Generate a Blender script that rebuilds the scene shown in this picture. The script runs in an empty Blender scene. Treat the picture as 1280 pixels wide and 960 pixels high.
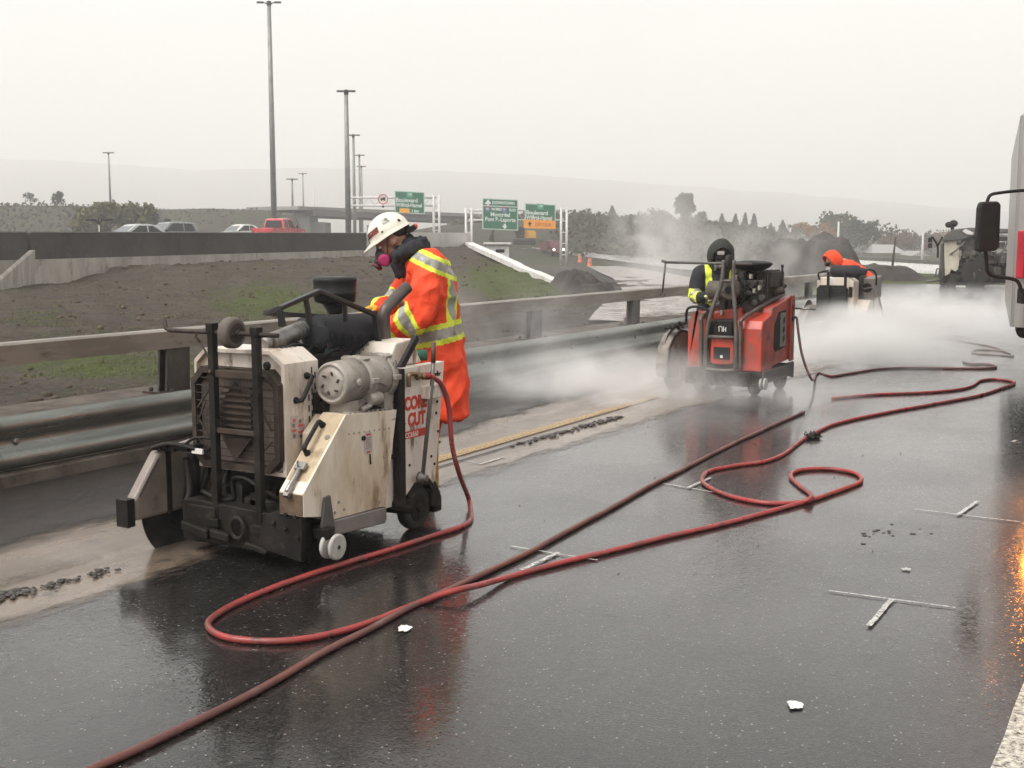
EXPOSURE = 1.08
HAZE = .0014
AMBER = 34.0
STEAM = [
 (775, 474, 11.5, 2.0, 1.3, .36, 2.4, 'white steam drifting left from the foot of the red saw'),
 (900, 494, 10.8, 1.8, .8, .20, 1.1, 'white steam rolling under the red saw'),
 (150, 694, 5.55, .55, .35, .16, 1.6, 'thin puff of spray in front of the blade guard of the nearest saw'),
 (640, 425, 11.8, 1.7, 1.5, .9, .33, 'thin white steam behind the worker in the hard hat'),
 (1050, 440, 15.0, 2.5, 1.8, .60, 3.2, 'thick white steam between the two farther saws'),
 (1085, 402, 17.3, 1.4, 1.0, .42, 3.0, 'white steam round the farthest saw'),
 (1150, 408, 20, 4.0, 4.6, .55, 1.8, 'low white steam over the far road'),
 (1200, 376, 30, 6.0, 5.0, .5, .35, 'thin white steam before the milling machine'),
 (825, 297, 20, 1.2, 1.6, 1.2, .6, 'plume of pale steam rising behind the hooded worker'),
 (930, 330, 24, 3.0, 2.6, 1.2, .22, 'thin pale steam rising beyond the bridge rail'),
]
import bpy, bmesh, math, random
from mathutils import Vector, Matrix, noise
R = math.radians
V = Vector
sc = bpy.context.scene
COL = sc.collection
rnd = random.Random(7)
# ---------------------------------------------------------------- camera geometry
F, YH, CH = 1480.0, 302.0, 1.5
TH = R(30.0)
PT = math.atan((480 - YH) / F)
CAM = V((0, 0, CH))
FW = V((-math.sin(TH) * math.cos(PT), math.cos(TH) * math.cos(PT), -math.sin(PT)))
RT = V((math.cos(TH), math.sin(TH), 0))
UP = RT.cross(FW)
FH = V((-math.sin(TH), math.cos(TH), 0))

def ray(px, py):
    return RT * ((px - 640) / F) + UP * ((480 - py) / F) + FW
def at(px, py, Z):
    d = ray(px, py); return CAM + d * (Z / d.dot(FH))
def gz(px, py, z=0.0):
    d = ray(px, py); return CAM + d * ((z - CH) / d.z)
def ox(px, py, o):
    d = ray(px, py); return CAM + d * (o / d.x)
def sy(px, py, s):
    d = ray(px, py); return CAM + d * (s / d.y)
def cxz(o, s):
    return o * math.cos(TH) + s * math.sin(TH), -o * math.sin(TH) + s * math.cos(TH)
def wxy(X, Z):
    return X * math.cos(TH) - Z * math.sin(TH), X * math.sin(TH) + Z * math.cos(TH)
def sstep(a, b, x):
    t = min(1, max(0, (x - a) / (b - a))); return t * t * (3 - 2 * t)
def lerp(a, b, t): return a + (b - a) * t
def table(tb, x):
    if x <= tb[0][0]: return tb[0][1]
    for (x0, y0), (x1, y1) in zip(tb, tb[1:]):
        if x <= x1: return lerp(y0, y1, (x - x0) / (x1 - x0))
    return tb[-1][1]

# ---------------------------------------------------------------- materials
def newmat(name):
    m = bpy.data.materials.new(name); m.use_nodes = True
    nt = m.node_tree; b = nt.nodes['Principled BSDF']
    return m, nt, b
def N(nt, t, **kw):
    n = nt.nodes.new(t)
    for k, v in kw.items():
        if k in n.inputs: n.inputs[k].default_value = v
        else: setattr(n, k, v)
    return n
def c4(c): return (c[0], c[1], c[2], 1)
def coords(nt, scale=(1, 1, 1)):
    tc = N(nt, 'ShaderNodeTexCoord'); mp = N(nt, 'ShaderNodeMapping'); mp.inputs['Scale'].default_value = scale
    nt.links.new(tc.outputs['Object'], mp.inputs['Vector']); return mp.outputs['Vector']
def noi(nt, vec, scale, detail=4, rough=.55):
    n = N(nt, 'ShaderNodeTexNoise'); n.inputs['Scale'].default_value = scale; n.inputs['Detail'].default_value = detail
    n.inputs['Roughness'].default_value = rough; nt.links.new(vec, n.inputs['Vector']); return n.outputs['Fac']
def ramp(nt, fac, lo, hi, a=0.0, b=1.0):
    n = N(nt, 'ShaderNodeMapRange'); n.clamp = True
    n.inputs['From Min'].default_value = lo; n.inputs['From Max'].default_value = hi
    n.inputs['To Min'].default_value = a; n.inputs['To Max'].default_value = b
    nt.links.new(fac, n.inputs['Value']); return n.outputs['Result']
def mixc(nt, fac, a, b):
    n = N(nt, 'ShaderNodeMix', data_type='RGBA')
    for key, val in ((6, a), (7, b)):
        if isinstance(val, (tuple, list)): n.inputs[key].default_value = c4(val)
        else: nt.links.new(val, n.inputs[key])
    if isinstance(fac, (int, float)): n.inputs[0].default_value = fac
    else: nt.links.new(fac, n.inputs[0])
    return n.outputs[2]
def mth(nt, op, a, b=None):
    n = N(nt, 'ShaderNodeMath', operation=op)
    for i, val in enumerate((a, b)):
        if val is None: continue
        if isinstance(val, (int, float)): n.inputs[i].default_value = val
        else: nt.links.new(val, n.inputs[i])
    return n.outputs[0]
def bumpn(nt, h, strength, dist=.01):
    n = N(nt, 'ShaderNodeBump'); n.inputs['Strength'].default_value = strength; n.inputs['Distance'].default_value = dist
    nt.links.new(h, n.inputs['Height']); return n.outputs['Normal']
MATS = {}
def mat(name, col, rough=.6, metal=0, c2=None, sc_=6, lo=.45, hi=.65, dirt=None, bump=0, bsc=60, stretch=(1, 1, 1), spec=.5, coat=0, rvar=.12):
    """paint-like surface: base, a second tone in patches, and dirt patches (colour, scale, lo, hi)"""
    if name in MATS: return MATS[name]
    m, nt, b = newmat(name)
    vec = coords(nt, stretch)
    col_o = None
    n1 = noi(nt, vec, sc_, 6, .6)
    if c2 is None: c2 = tuple(x * .82 for x in col)
    col_o = mixc(nt, ramp(nt, n1, lo, hi), col, c2)
    if dirt:
        ds = dirt if isinstance(dirt, list) else [dirt]
        for (dc, dsc, dlo, dhi) in ds:
            n2 = noi(nt, vec, dsc, 8, .65)
            col_o = mixc(nt, ramp(nt, n2, dlo, dhi), col_o, dc)
    nt.links.new(col_o, b.inputs['Base Color'])
    nt.links.new(ramp(nt, n1, .3, .7, max(.02, rough - rvar), min(1, rough + rvar)), b.inputs['Roughness'])
    b.inputs['Metallic'].default_value = metal
    b.inputs['Specular IOR Level'].default_value = spec
    b.inputs['Coat Weight'].default_value = coat
    if bump:
        nt.links.new(bumpn(nt, noi(nt, vec, bsc, 5, .6), bump, .01), b.inputs['Normal'])
    MATS[name] = m; return m

# ---------------------------------------------------------------- mesh builder
class MB:
    def __init__(s): s.v = []; s.f = []; s.m = []; s.sm = []
    def add(s, vs, fs, mi=0, sm=False):
        b = len(s.v); s.v += [V(p) for p in vs]
        for f in fs: s.f.append([b + i for i in f]); s.m.append(mi); s.sm.append(sm)
        return s
    def box(s, x0, x1, y0, y1, z0, z1, mi=0):
        vs = [(x, y, z) for z in (z0, z1) for y in (y0, y1) for x in (x0, x1)]
        return s.add(vs, [(0, 2, 3, 1), (4, 5, 7, 6), (0, 1, 5, 4), (2, 6, 7, 3), (0, 4, 6, 2), (1, 3, 7, 5)], mi)
    def obox(s, c, ax, ay, az, mi=0):
        """box from centre and three half-axis vectors"""
        c = V(c); vs = [c + a * ax + b_ * ay + d * az for d in (-1, 1) for b_ in (-1, 1) for a in (-1, 1)]
        return s.add(vs, [(0, 2, 3, 1), (4, 5, 7, 6), (0, 1, 5, 4), (2, 6, 7, 3), (0, 4, 6, 2), (1, 3, 7, 5)], mi)
    def prism(s, poly, axis, a, b, mi=0, sm=False):
        def P(q, t):
            return {'x': (t, q[0], q[1]), 'y': (q[0], t, q[1]), 'z': (q[0], q[1], t)}[axis]
        n = len(poly); vs = [P(q, a) for q in poly] + [P(q, b) for q in poly]
        fs = [list(range(n))[::-1], list(range(n, 2 * n))]
        s.add(vs, fs, mi)
        return s.add(vs, [(i, (i + 1) % n, n + (i + 1) % n, n + i) for i in range(n)], mi, sm)
    def ring(s, poly_o, poly_i, axis, a, b, mi=0):
        """frame: outer and inner polygon with equal counts, extruded"""
        def P(q, t): return {'x': (t, q[0], q[1]), 'y': (q[0], t, q[1]), 'z': (q[0], q[1], t)}[axis]
        n = len(poly_o)
        vs = [P(q, a) for q in poly_o] + [P(q, a) for q in poly_i] + [P(q, b) for q in poly_o] + [P(q, b) for q in poly_i]
        fs = []
        for i in range(n):
            j = (i + 1) % n
            fs += [(i, j, n + j, n + i), (2 * n + i, 2 * n + j, 3 * n + j, 3 * n + i), (i, j, 2 * n + j, 2 * n + i), (n + i, n + j, 3 * n + j, 3 * n + i)]
        return s.add(vs, fs, mi)
    def tube(s, pts, r, n=10, mi=0, caps=True, closed=False, ry=None, upv=None):
        pts = [V(p) for p in pts]; k = len(pts)
        rs = r if isinstance(r, (list, tuple)) else [r] * k
        rys = ry if isinstance(ry, (list, tuple)) else ([ry] * k if ry else rs)
        vs = []; prev = None
        for i, p in enumerate(pts):
            if closed: t = pts[(i + 1) % k] - pts[i - 1]
            else: t = pts[min(i + 1, k - 1)] - pts[max(i - 1, 0)]
            t = t.normalized() if t.length > 1e-9 else V((0, 0, 1))
            if upv is not None: a = V(upv) - t * V(upv).dot(t)
            elif prev is None:
                a = V((0, 0, 1)) if abs(t.z) < .9 else V((1, 0, 0)); a = a - t * a.dot(t)
            else: a = prev - t * prev.dot(t)
            a.normalize(); prev = a; bb = t.cross(a)
            for j in range(n):
                w = 2 * math.pi * j / n
                vs.append(p + a * (math.cos(w) * rs[i]) + bb * (math.sin(w) * rys[i]))
        fs = []
        for i in range(k if closed else k - 1):
            i2 = (i + 1) % k
            for j in range(n): fs.append((i * n + j, i * n + (j + 1) % n, i2 * n + (j + 1) % n, i2 * n + j))
        s.add(vs, fs, mi, True)
        if caps and not closed: s.add(vs, [list(range(n))[::-1], list(range((k - 1) * n, k * n))], mi)
        return s
    def bar(s, pts, w, h, mi=0, upv=(0, 0, 1)):
        """flat bar of rectangular section along a polyline"""
        pts = [V(p) for p in pts]; k = len(pts); vs = []
        for i, p in enumerate(pts):
            t = (pts[min(i + 1, k - 1)] - pts[max(i - 1, 0)]).normalized()
            sd = t.cross(V(upv)); sd = sd.normalized() if sd.length > 1e-5 else V((1, 0, 0)); u = sd.cross(t)
            vs += [p + sd * (w / 2) * a + u * (h / 2) * b for a, b in ((-1, -1), (1, -1), (1, 1), (-1, 1))]
        fs = [(0, 1, 2, 3), tuple((k - 1) * 4 + j for j in (3, 2, 1, 0))]
        for i in range(k - 1):
            for j in range(4): fs.append((i * 4 + j, i * 4 + (j + 1) % 4, i * 4 + 4 + (j + 1) % 4, i * 4 + 4 + j))
        return s.add(vs, fs, mi)
    def cyl(s, p0, p1, r, n=20, mi=0, r1=None):
        return s.tube([p0, p1], [r, r if r1 is None else r1], n, mi)
    def lathe(s, p, axis, prof, n=28, mi=0):
        """profile of (distance along axis, radius)"""
        p = V(p); t = V(axis).normalized(); a = V((0, 0, 1)) if abs(t.z) < .9 else V((1, 0, 0))
        a = (a - t * a.dot(t)).normalized(); b = t.cross(a); vs = []; fs = []; k = len(prof)
        for d, r in prof:
            for j in range(n):
                w = 2 * math.pi * j / n; vs.append(p + t * d + a * (math.cos(w) * r) + b * (math.sin(w) * r))
        for i in range(k - 1):
            for j in range(n): fs.append((i * n + j, i * n + (j + 1) % n, (i + 1) * n + (j + 1) % n, (i + 1) * n + j))
        s.add(vs, fs, mi, True)
        return s.add(vs, [list(range(n))[::-1], list(range((k - 1) * n, k * n))], mi)
    def ell(s, c, r, nu=16, nv=10, mi=0, rot=None):
        c = V(c); vs = []; fs = []
        for i in range(nv + 1):
            th = math.pi * i / nv
            for j in range(nu):
                w = 2 * math.pi * j / nu
                q = V((r[0] * math.sin(th) * math.cos(w), r[1] * math.sin(th) * math.sin(w), r[2] * math.cos(th)))
                vs.append(c + (rot @ q if rot else q))
        for i in range(nv):
            for j in range(nu): fs.append((i * nu + j, i * nu + (j + 1) % nu, (i + 1) * nu + (j + 1) % nu, (i + 1) * nu + j))
        return s.add(vs, fs, mi, True)
    def poly(s, pts, mi=0): return s.add(pts, [list(range(len(pts)))], mi)
    def build(s, name, mats, parent=None, bevel=0, world=True, shift=None, seg=2, recalc=True):
        if not isinstance(mats, (list, tuple)): mats = [mats]
        off = V((0, 0, 0))
        if parent is not None:
            if world: off = OFF[parent.name]
        else:
            lo = V([min(p[i] for p in s.v) for i in range(3)]); hi = V([max(p[i] for p in s.v) for i in range(3)])
            off = V(((lo.x + hi.x) / 2, (lo.y + hi.y) / 2, lo.z))
        me = bpy.data.meshes.new(name)
        me.from_pydata([tuple(p - off) for p in s.v], [], s.f)
        for m in mats: me.materials.append(m)
        me.polygons.foreach_set('material_index', s.m); me.polygons.foreach_set('use_smooth', s.sm)
        bm = bmesh.new(); bm.from_mesh(me)
        bmesh.ops.remove_doubles(bm, verts=bm.verts, dist=1e-5)
        if recalc: bmesh.ops.recalc_face_normals(bm, faces=bm.faces)
        bm.to_mesh(me); bm.free(); me.update()
        o = bpy.data.objects.new(name, me); COL.objects.link(o)
        if parent is not None: o.parent = parent; OFF[o.name] = OFF[parent.name]
        else: o.location = off; OFF[o.name] = off
        if bevel:
            md = o.modifiers.new('bevel', 'BEVEL'); md.width = bevel; md.segments = seg; md.limit_method = 'ANGLE'; md.angle_limit = R(40)
            md.harden_normals = False
        return o
OFF = {}
def tag(o, label=None, cat=None, group=None, kind=None):
    if label: o['label'] = label
    if cat: o['category'] = cat
    if group: o['group'] = group
    if kind: o['kind'] = kind
    return o
def thing(name, loc, label, cat, group=None, rz=0):
    o = bpy.data.objects.new(name, None); COL.objects.link(o); o.empty_display_size = .1
    o.location = loc; o.rotation_euler = (0, 0, rz); OFF[o.name] = V(loc)
    return tag(o, label, cat, group)
def copy_tree(o, parent=None):
    c = o.copy(); COL.objects.link(c); c.parent = parent; OFF[c.name] = OFF[o.name]
    for ch in list(o.children): copy_tree(ch, c)
    return c
def structure(mb, name, mats, **kw):
    return tag(mb.build(name, mats, **kw), kind='structure')
def text_mesh(name, txt, size, m, origin, xdir, ydir, parent, bold=0.0, extrude=.001, align='LEFT', squeeze=1.0, world=True):
    """built-in lettering turned into a mesh; xdir reading direction, ydir up"""
    cu = bpy.data.curves.new(name, 'FONT'); cu.body = txt; cu.size = size; cu.extrude = extrude; cu.offset = bold; cu.align_x = align
    tmp = bpy.data.objects.new(name + '_tmp', cu); COL.objects.link(tmp)
    dg = bpy.context.evaluated_depsgraph_get(); me = bpy.data.meshes.new_from_object(tmp.evaluated_get(dg))
    bpy.data.objects.remove(tmp)
    x = V(xdir).normalized(); y = V(ydir).normalized(); z = x.cross(y)
    off = OFF[parent.name] if world else V((0, 0, 0)); o0 = V(origin) - off
    for v in me.vertices: v.co = o0 + x * v.co.x * squeeze + y * v.co.y + z * v.co.z
    me.materials.clear(); me.materials.append(m)
    o = bpy.data.objects.new(name, me); COL.objects.link(o); o.parent = parent; OFF[o.name] = OFF[parent.name]
    return o
def blob(mb, name, m, parent, voxel=.012, smooth=6, wrinkle=0, wsc=12, fold=0, world=False, decim=0):
    """pieces melted into one continuous skin (voxel remesh), then folded with noise"""
    me = bpy.data.meshes.new(name); me.from_pydata([tuple(p) for p in mb.v], [], mb.f)
    bm = bmesh.new(); bm.from_mesh(me); bmesh.ops.recalc_face_normals(bm, faces=bm.faces); bm.to_mesh(me); bm.free()
    t = bpy.data.objects.new('tmp', me); COL.objects.link(t)
    md = t.modifiers.new('r', 'REMESH'); md.mode = 'VOXEL'; md.voxel_size = voxel
    if smooth:
        ms = t.modifiers.new('s', 'SMOOTH'); ms.factor = .5; ms.iterations = smooth
    dg = bpy.context.evaluated_depsgraph_get(); m2 = bpy.data.meshes.new_from_object(t.evaluated_get(dg))
    bpy.data.objects.remove(t)
    if wrinkle:
        nor = [v.normal.copy() for v in m2.vertices]
        for v, nn in zip(m2.vertices, nor):
            p = v.co
            w = noise.noise(V((p.x * wsc, p.y * wsc, p.z * wsc * .45))) + .5 * noise.noise(V((p.x * wsc * 2.3 + 5, p.y * wsc * 2.3, p.z * wsc)))
            if fold:
                q = V((p.x * 5 + p.z * 3.2, p.y * 5.5 - p.z * 2.2, p.z * 2.4)); w += fold * (.55 - 1.6 * abs(noise.noise(q))) + fold * .5 * (.5 - 1.5 * abs(noise.noise(q * 2.1 + V((3, 7, 1)))))
            v.co = p + nn * (wrinkle * w)
    m2.materials.clear()
    for x in (m if isinstance(m, (list, tuple)) else [m]): m2.materials.append(x)
    m2.polygons.foreach_set('use_smooth', [True] * len(m2.polygons)); m2.name = name
    o = bpy.data.objects.new(name, m2); COL.objects.link(o)
    if parent is not None: o.parent = parent; OFF[o.name] = OFF[parent.name]
    return o
def absorb(o, host):
    """a surface pattern goes into the mesh of the part it lies on"""
    bm = bmesh.new(); bm.from_mesh(host.data); n0 = len(bm.faces); base = len(host.data.materials); bm.from_mesh(o.data); bm.faces.ensure_lookup_table()
    for f in bm.faces[n0:]: f.material_index += base
    for m in o.data.materials: host.data.materials.append(m)
    bm.to_mesh(host.data); bm.free(); bpy.data.objects.remove(o)
def spline(pts, k=8, closed=False):
    """Catmull-Rom through points"""
    P = [V(p) for p in pts]; out = []; n = len(P)
    for i in range(n - 1):
        p0 = P[max(i - 1, 0)]; p1 = P[i]; p2 = P[i + 1]; p3 = P[min(i + 2, n - 1)]
        for j in range(k):
            t = j / k
            out.append(.5 * ((2 * p1) + (p2 - p0) * t + (2 * p0 - 5 * p1 + 4 * p2 - p3) * t * t + (3 * p1 - p0 - 3 * p2 + p3) * t ** 3))
    out.append(P[-1]); return out

# ---------------------------------------------------------------- shared surfaces
MUD = (.13, .105, .085)
M_white = mat('dirty_white_paint', (.74, .665, .585), .38, 0, (.62, .53, .44), 2.2, .45, .7, [((.38, .29, .21), 3.0, .50, .74), ((.17, .115, .075), 7, .56, .68), ((.05, .036, .027), 12, .65, .72)], .05, 90, (1.5, 1.5, .45))
M_side = mat('stained_cream_paint', (.77, .695, .59), .4, 0, (.66, .555, .42), 2.5, .42, .68, [((.44, .32, .20), 2.4, .51, .76), ((.22, .14, .08), 5, .57, .70), ((.045, .033, .025), 10, .66, .72)], .05, 90, (1.5, 1.5, .45))
M_dark = mat('muddy_black_steel', (.011, .0095, .0085), .55, .05, (.022, .018, .015), 7, .45, .65, ((.055, .044, .035), 14, .58, .75), .25, 70, spec=.22)
M_black = mat('black_rubber', (.008, .008, .0085), .5, 0, (.018, .0175, .017), 12, .45, .7, spec=.3)
M_brush = mat('black_bristle', (.008, .009, .013), .75, 0, (.018, .018, .022), 40, .4, .6, None, .6, 60, (1, 6, .5))
M_rust = mat('rusty_brown_steel', (.045, .034, .028), .6, .2, (.075, .055, .042), 9, .4, .65, ((.028, .022, .019), 20, .55, .7), .2, 80, spec=.25)
M_alu = mat('dusty_cast_aluminium', (.36, .325, .285), .55, .15, (.27, .24, .205), 7, .4, .65, [((.17, .14, .115), 9, .52, .70), ((.07, .058, .048), 18, .60, .70)], .15, 70)
M_steel = mat('worn_steel', (.30, .29, .28), .4, .75, (.2, .18, .16), 14, .4, .65, ((.12, .09, .07), 20, .6, .75))
M_galv = mat('galvanised_steel', (.25, .262, .238), .36, .7, (.18, .19, .172), 4, .4, .65, ((.12, .11, .095), 6, .58, .8), .03, 120, (2, .3, 2))
M_conc = mat('weathered_concrete', (.27, .24, .205), .8, 0, (.18, .155, .13), 3, .4, .65, ((.19, .165, .14), 6, .55, .75), .3, 40)
M_red = mat('orange_red_plastic', (.47, .056, .033), .42, 0, (.36, .046, .028), 5, .4, .65, [((.22, .10, .075), 5, .46, .68), ((.085, .055, .045), 10, .56, .70)])
M_tyre = mat('tyre_rubber', (.018, .017, .016), .7, 0, (.04, .036, .032), 14, .4, .65, ((.09, .074, .06), 20, .58, .72), spec=.25)
M_glass = mat('dark_window_glass', (.012, .013, .014), .1, 0, (.018, .019, .02), 3, spec=.22, rvar=.02)
M_hvorange = mat('fluorescent_orange_fabric', (.86, .070, .014), .75, 0, (.74, .054, .012), 9, .45, .7, [((.42, .045, .018), 11, .58, .8), ((.16, .05, .028), 5, .66, .82)], .45, 45)
M_hvyel = mat('lime_yellow_tape', (.72, .82, .06), .6, 0, (.62, .72, .05), 20, .45, .7)
M_refl = mat('grey_reflective_tape', (.33, .32, .29), .45, .1, (.26, .25, .22), 25, .45, .7)
M_skin = mat('skin', (.42, .22, .15), .5, 0, (.34, .16, .11), 25, .4, .65)
M_navy = mat('navy_black_cloth', (.013, .013, .018), .85, 0, (.024, .024, .03), 14, .4, .65, None, .4, 90)
M_letter_red = mat('red_lettering', (.58, .05, .03), .5, 0, (.5, .05, .03), 30)
M_plate_white = mat('white_label', (.72, .70, .66), .5)
M_yellowflap = mat('dirty_yellow_flap', (.50, .33, .05), .7, 0, (.36, .22, .05), 9, .4, .6, ((.14, .1, .06), 14, .55, .7))
# ---------------------------------------------------------------- camera, sky, sun
cam = bpy.data.cameras.new('camera'); co = bpy.data.objects.new('camera', cam); COL.objects.link(co)
cam.sensor_width = 36; cam.lens = 36 * F / 1280; cam.clip_start = .05; cam.clip_end = 9000
co.location = CAM; co.rotation_euler = (R(90) - PT, 0, TH); sc.camera = co
sc.view_settings.view_transform = 'Standard'; sc.view_settings.look = 'None'; sc.view_settings.gamma = 1
sc.view_settings.exposure = EXPOSURE
w = bpy.data.worlds.new('World'); sc.world = w; w.use_nodes = True
nt = w.node_tree; bg = nt.nodes['Background']
SUN_EL, SUN_AZ = R(52), R(200)
sk = N(nt, 'ShaderNodeTexSky', sky_type='NISHITA'); sk.sun_disc = False; sk.sun_elevation = SUN_EL; sk.sun_rotation = SUN_AZ
sk.dust_density = 4; sk.air_density = 1.0
hs = N(nt, 'ShaderNodeHueSaturation'); hs.inputs['Saturation'].default_value = .06
nt.links.new(sk.outputs[0], hs.inputs['Color'])
tint = mixc(nt, 1.0, (1, 1, 1), (1, .988, .97)); mx = tint.node; mx.blend_type = 'MULTIPLY'
nt.links.new(hs.outputs[0], mx.inputs[6]); nt.links.new(tint, bg.inputs['Color'])
bg.inputs['Strength'].default_value = .15
tcw = N(nt, 'ShaderNodeTexCoord'); nw = N(nt, 'ShaderNodeTexNoise'); nw.inputs['Scale'].default_value = 2.6; nw.inputs['Detail'].default_value = 6
mpw = N(nt, 'ShaderNodeMapping'); mpw.inputs['Scale'].default_value = (1, 1, 3.2); nt.links.new(tcw.outputs['Generated'], mpw.inputs['Vector']); nt.links.new(mpw.outputs['Vector'], nw.inputs['Vector'])
clouds = mixc(nt, ramp(nt, nw.outputs['Fac'], .3, .7), (.78, .78, .79), (1.12, 1.12, 1.11)); m3 = mixc(nt, 1.0, (1, 1, 1), (1, 1, 1)); m3.node.blend_type = 'MULTIPLY'; nt.links.new(tint, m3.node.inputs[6]); nt.links.new(clouds, m3.node.inputs[7]); nt.links.new(m3, bg.inputs['Color'])
sl = bpy.data.lights.new('sun', 'SUN'); sl.energy = 1.0; sl.angle = R(30); sl.color = (1, .96, .9)
so = bpy.data.objects.new('sun', sl); COL.objects.link(so)
so.rotation_euler = (R(90) - SUN_EL, 0, R(180) - SUN_AZ)
cy = sc.cycles
cy.use_denoising = True
try: cy.denoiser = 'OPENIMAGEDENOISE'
except Exception: pass
cy.max_bounces = 8; cy.diffuse_bounces = 3; cy.glossy_bounces = 3; cy.transmission_bounces = 3; cy.volume_bounces = 4
cy.volume_step_rate = 1.0; cy.volume_max_steps = 96; cy.caustics_reflective = False; cy.caustics_refractive = False
cy.sample_clamp_indirect = 6

# ---------------------------------------------------------------- terrain
L0 = V((-7.2, 16.9)); L1 = V((-29.2, 46.7)); LD = (L1 - L0).normalized(); LN = V((LD.y, -LD.x))   # far edge of the dirt bank
def barrier_o(s): return -25.5 - .144 * (s - 19.9)
RIDGE = [(-2500, 5), (-400, 6), (0, 6.9), (190, 6.5), (330, 6.4), (372, 5.6), (392, -.6), (462, -.6), (490, 2.6), (580, 4.3), (700, 5.2), (860, 4.2), (940, 3.2), (1000, 1.2), (1050, -.7), (1300, -.7), (2500, -.7)]
def fbm(x, y, sc_, oct_=4):
    a = 0; k = 1; t = 0
    for i in range(oct_):
        a += noise.noise(V((x * sc_, y * sc_, 3.1 * i))) * k; sc_ *= 2.1; k *= .5
    return a
def T(o, s):
    X, Z = cxz(o, s); d = math.hypot(X, Z)
    low = -.1 - .8 * sstep(25, 125, Z)
    if Z > 5:
        px = 640 + F * X / Z
        flat = sstep(880, 980, px)
        low = lerp(low, -.02 - .9 * sstep(70, 130, Z), flat)
        rg = table(RIDGE, px)
        low = lerp(low, rg, sstep(128, 178, Z)) + (fbm(o, s, .06, 3) * .5 * sstep(120, 150, Z))
        low -= 3.5 * sstep(230, 420, Z) * sstep(-.5, 2, rg)
        if px > 980: low += .55 * sstep(46, 60, Z) * (1 - sstep(75, 110, Z)) * sstep(980, 1080, px) * .0
    if s > 25 and -12 < o <= -6.9 and s < 47: return min(low, -.06)
    if o > -6.9: return min(low, -.05) if (s < 60 and o < 30) else low
    # bank between bridge rail and upper road
    ob = barrier_o(s); t = min(1, max(0, (-7.2 - o) / max(.5, (-7.2 - ob))))
    hb = lerp(.42, .84, sstep(20.6, 23.4, s)) + .1 * sstep(24, 36, s) + .42 * sstep(36, 47, s)
    lump = fbm(o, s, .55, 5) * .12 + fbm(o + 9, s, 1.6, 4) * .06
    ze = .33 + (hb - .33) * t + lump * min(1, t * 6) * (1 - .5 * sstep(.9, 1, t))
    if ob > -14 and t > .55: ze -= .38 * sstep(.6, .95, t) * sstep(-13.2, -15.6, ob) * 0
    if o < ob:
        pd = (ob - o) * .99
        zz = min(hb, .56) + .015 * max(0, (s - 19.9) * .99 - (o + 25.5) * .142 - 2) * sstep(0, 3, pd); ze = lerp(zz, low, max(sstep(44, 60, pd), sstep(116, 134, Z)))
    dd = (V((o, s)) - L0).dot(LN)
    if s < 5: dd = -9
    k = sstep(.35, 2.0, dd)
    lo2 = low + (.13 * (fbm(o, s, .5, 5) + .25) * (1 - sstep(60, 100, Z)) if dd > 0 else 0)
    return lerp(ze, lo2, k)
def hit(px, py, far=900):
    d = ray(px, py); d = d / d.dot(FH); z = 3.0
    while z < far:
        p = CAM + d * z
        if p.z <= T(p.x, p.y): return p
        z += max(.15, z * .004)
    return CAM + d * far

azs = []
a = -180.0
while a < 180:
    azs.append(a); a += .22 if -27 <= a < 27 else (1.0 if -50 <= a < 50 else 6.0)
rads = [1.5]
while rads[-1] < 4600: rads.append(rads[-1] * (1.022 if 9 < rads[-1] < 60 else 1.05))
tv = []; tf = []; na = len(azs); nr = len(rads)
for r in rads:
    for a in azs:
        X = r * math.sin(R(a)); Z = r * math.cos(R(a)); o, s = wxy(X, Z)
        z = T(o, s) if Z > 4 or o < -6 else -.06
        tv.append((o, s, z))
for i in range(nr - 1):
    for j in range(na):
        j2 = (j + 1) % na
        tf.append((i * na + j, i * na + j2, (i + 1) * na + j2, (i + 1) * na + j))
tf.append(tuple(range(na))[::-1])
g = MB(); g.add(tv, tf, 0, True)
# soil, thin autumn grass and far fields
m, nt, b = newmat('soil_and_thin_grass')
vec = coords(nt)
n_big = noi(nt, vec, .33, 5, .6); n_mid = noi(nt, vec, 1.7, 7, .65); n_fine = noi(nt, vec, 14, 6, .7); n_str = noi(nt, coords(nt, (.6, 2.2, 1)), 2.2, 6, .65)
soil = mixc(nt, ramp(nt, n_mid, .35, .68), (.098, .081, .064), (.046, .038, .030))
soil = mixc(nt, ramp(nt, n_fine, .48, .75), soil, (.15, .125, .10))
soil = mixc(nt, ramp(nt, n_str, .58, .72), soil, (.055, .042, .034))
grass = mixc(nt, ramp(nt, n_fine, .38, .62), (.055, .078, .018), (.10, .118, .036))
gf = mth(nt, 'MULTIPLY', ramp(nt, n_big, .47, .60), ramp(nt, n_mid, .38, .58))
gmask = N(nt, 'ShaderNodeAttribute', attribute_name='grass')
gf2 = mth(nt, 'MULTIPLY', ramp(nt, mth(nt, 'ADD', mth(nt, 'MULTIPLY', n_mid, .9), gmask.outputs['Fac']), .80, 1.04), 1.0)
colr = mixc(nt, gf2, soil, grass)
wet = N(nt, 'ShaderNodeAttribute', attribute_name='wet')
colr = mixc(nt, wet.outputs['Fac'], colr, mixc(nt, ramp(nt, n_mid, .4, .62), (.05, .042, .036), (.022, .018, .016)))
far = N(nt, 'ShaderNodeAttribute', attribute_name='scrub')
colr = mixc(nt, far.outputs['Fac'], colr, mixc(nt, ramp(nt, n_big, .4, .6), (.042, .034, .026), (.05, .058, .026)))
nt.links.new(colr, b.inputs['Base Color']); b.inputs['Roughness'].default_value = .9; b.inputs['Specular IOR Level'].default_value = .2
nt.links.new(ramp(nt, wet.outputs['Fac'], 0, 1, .92, .5), b.inputs['Roughness'])
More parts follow.
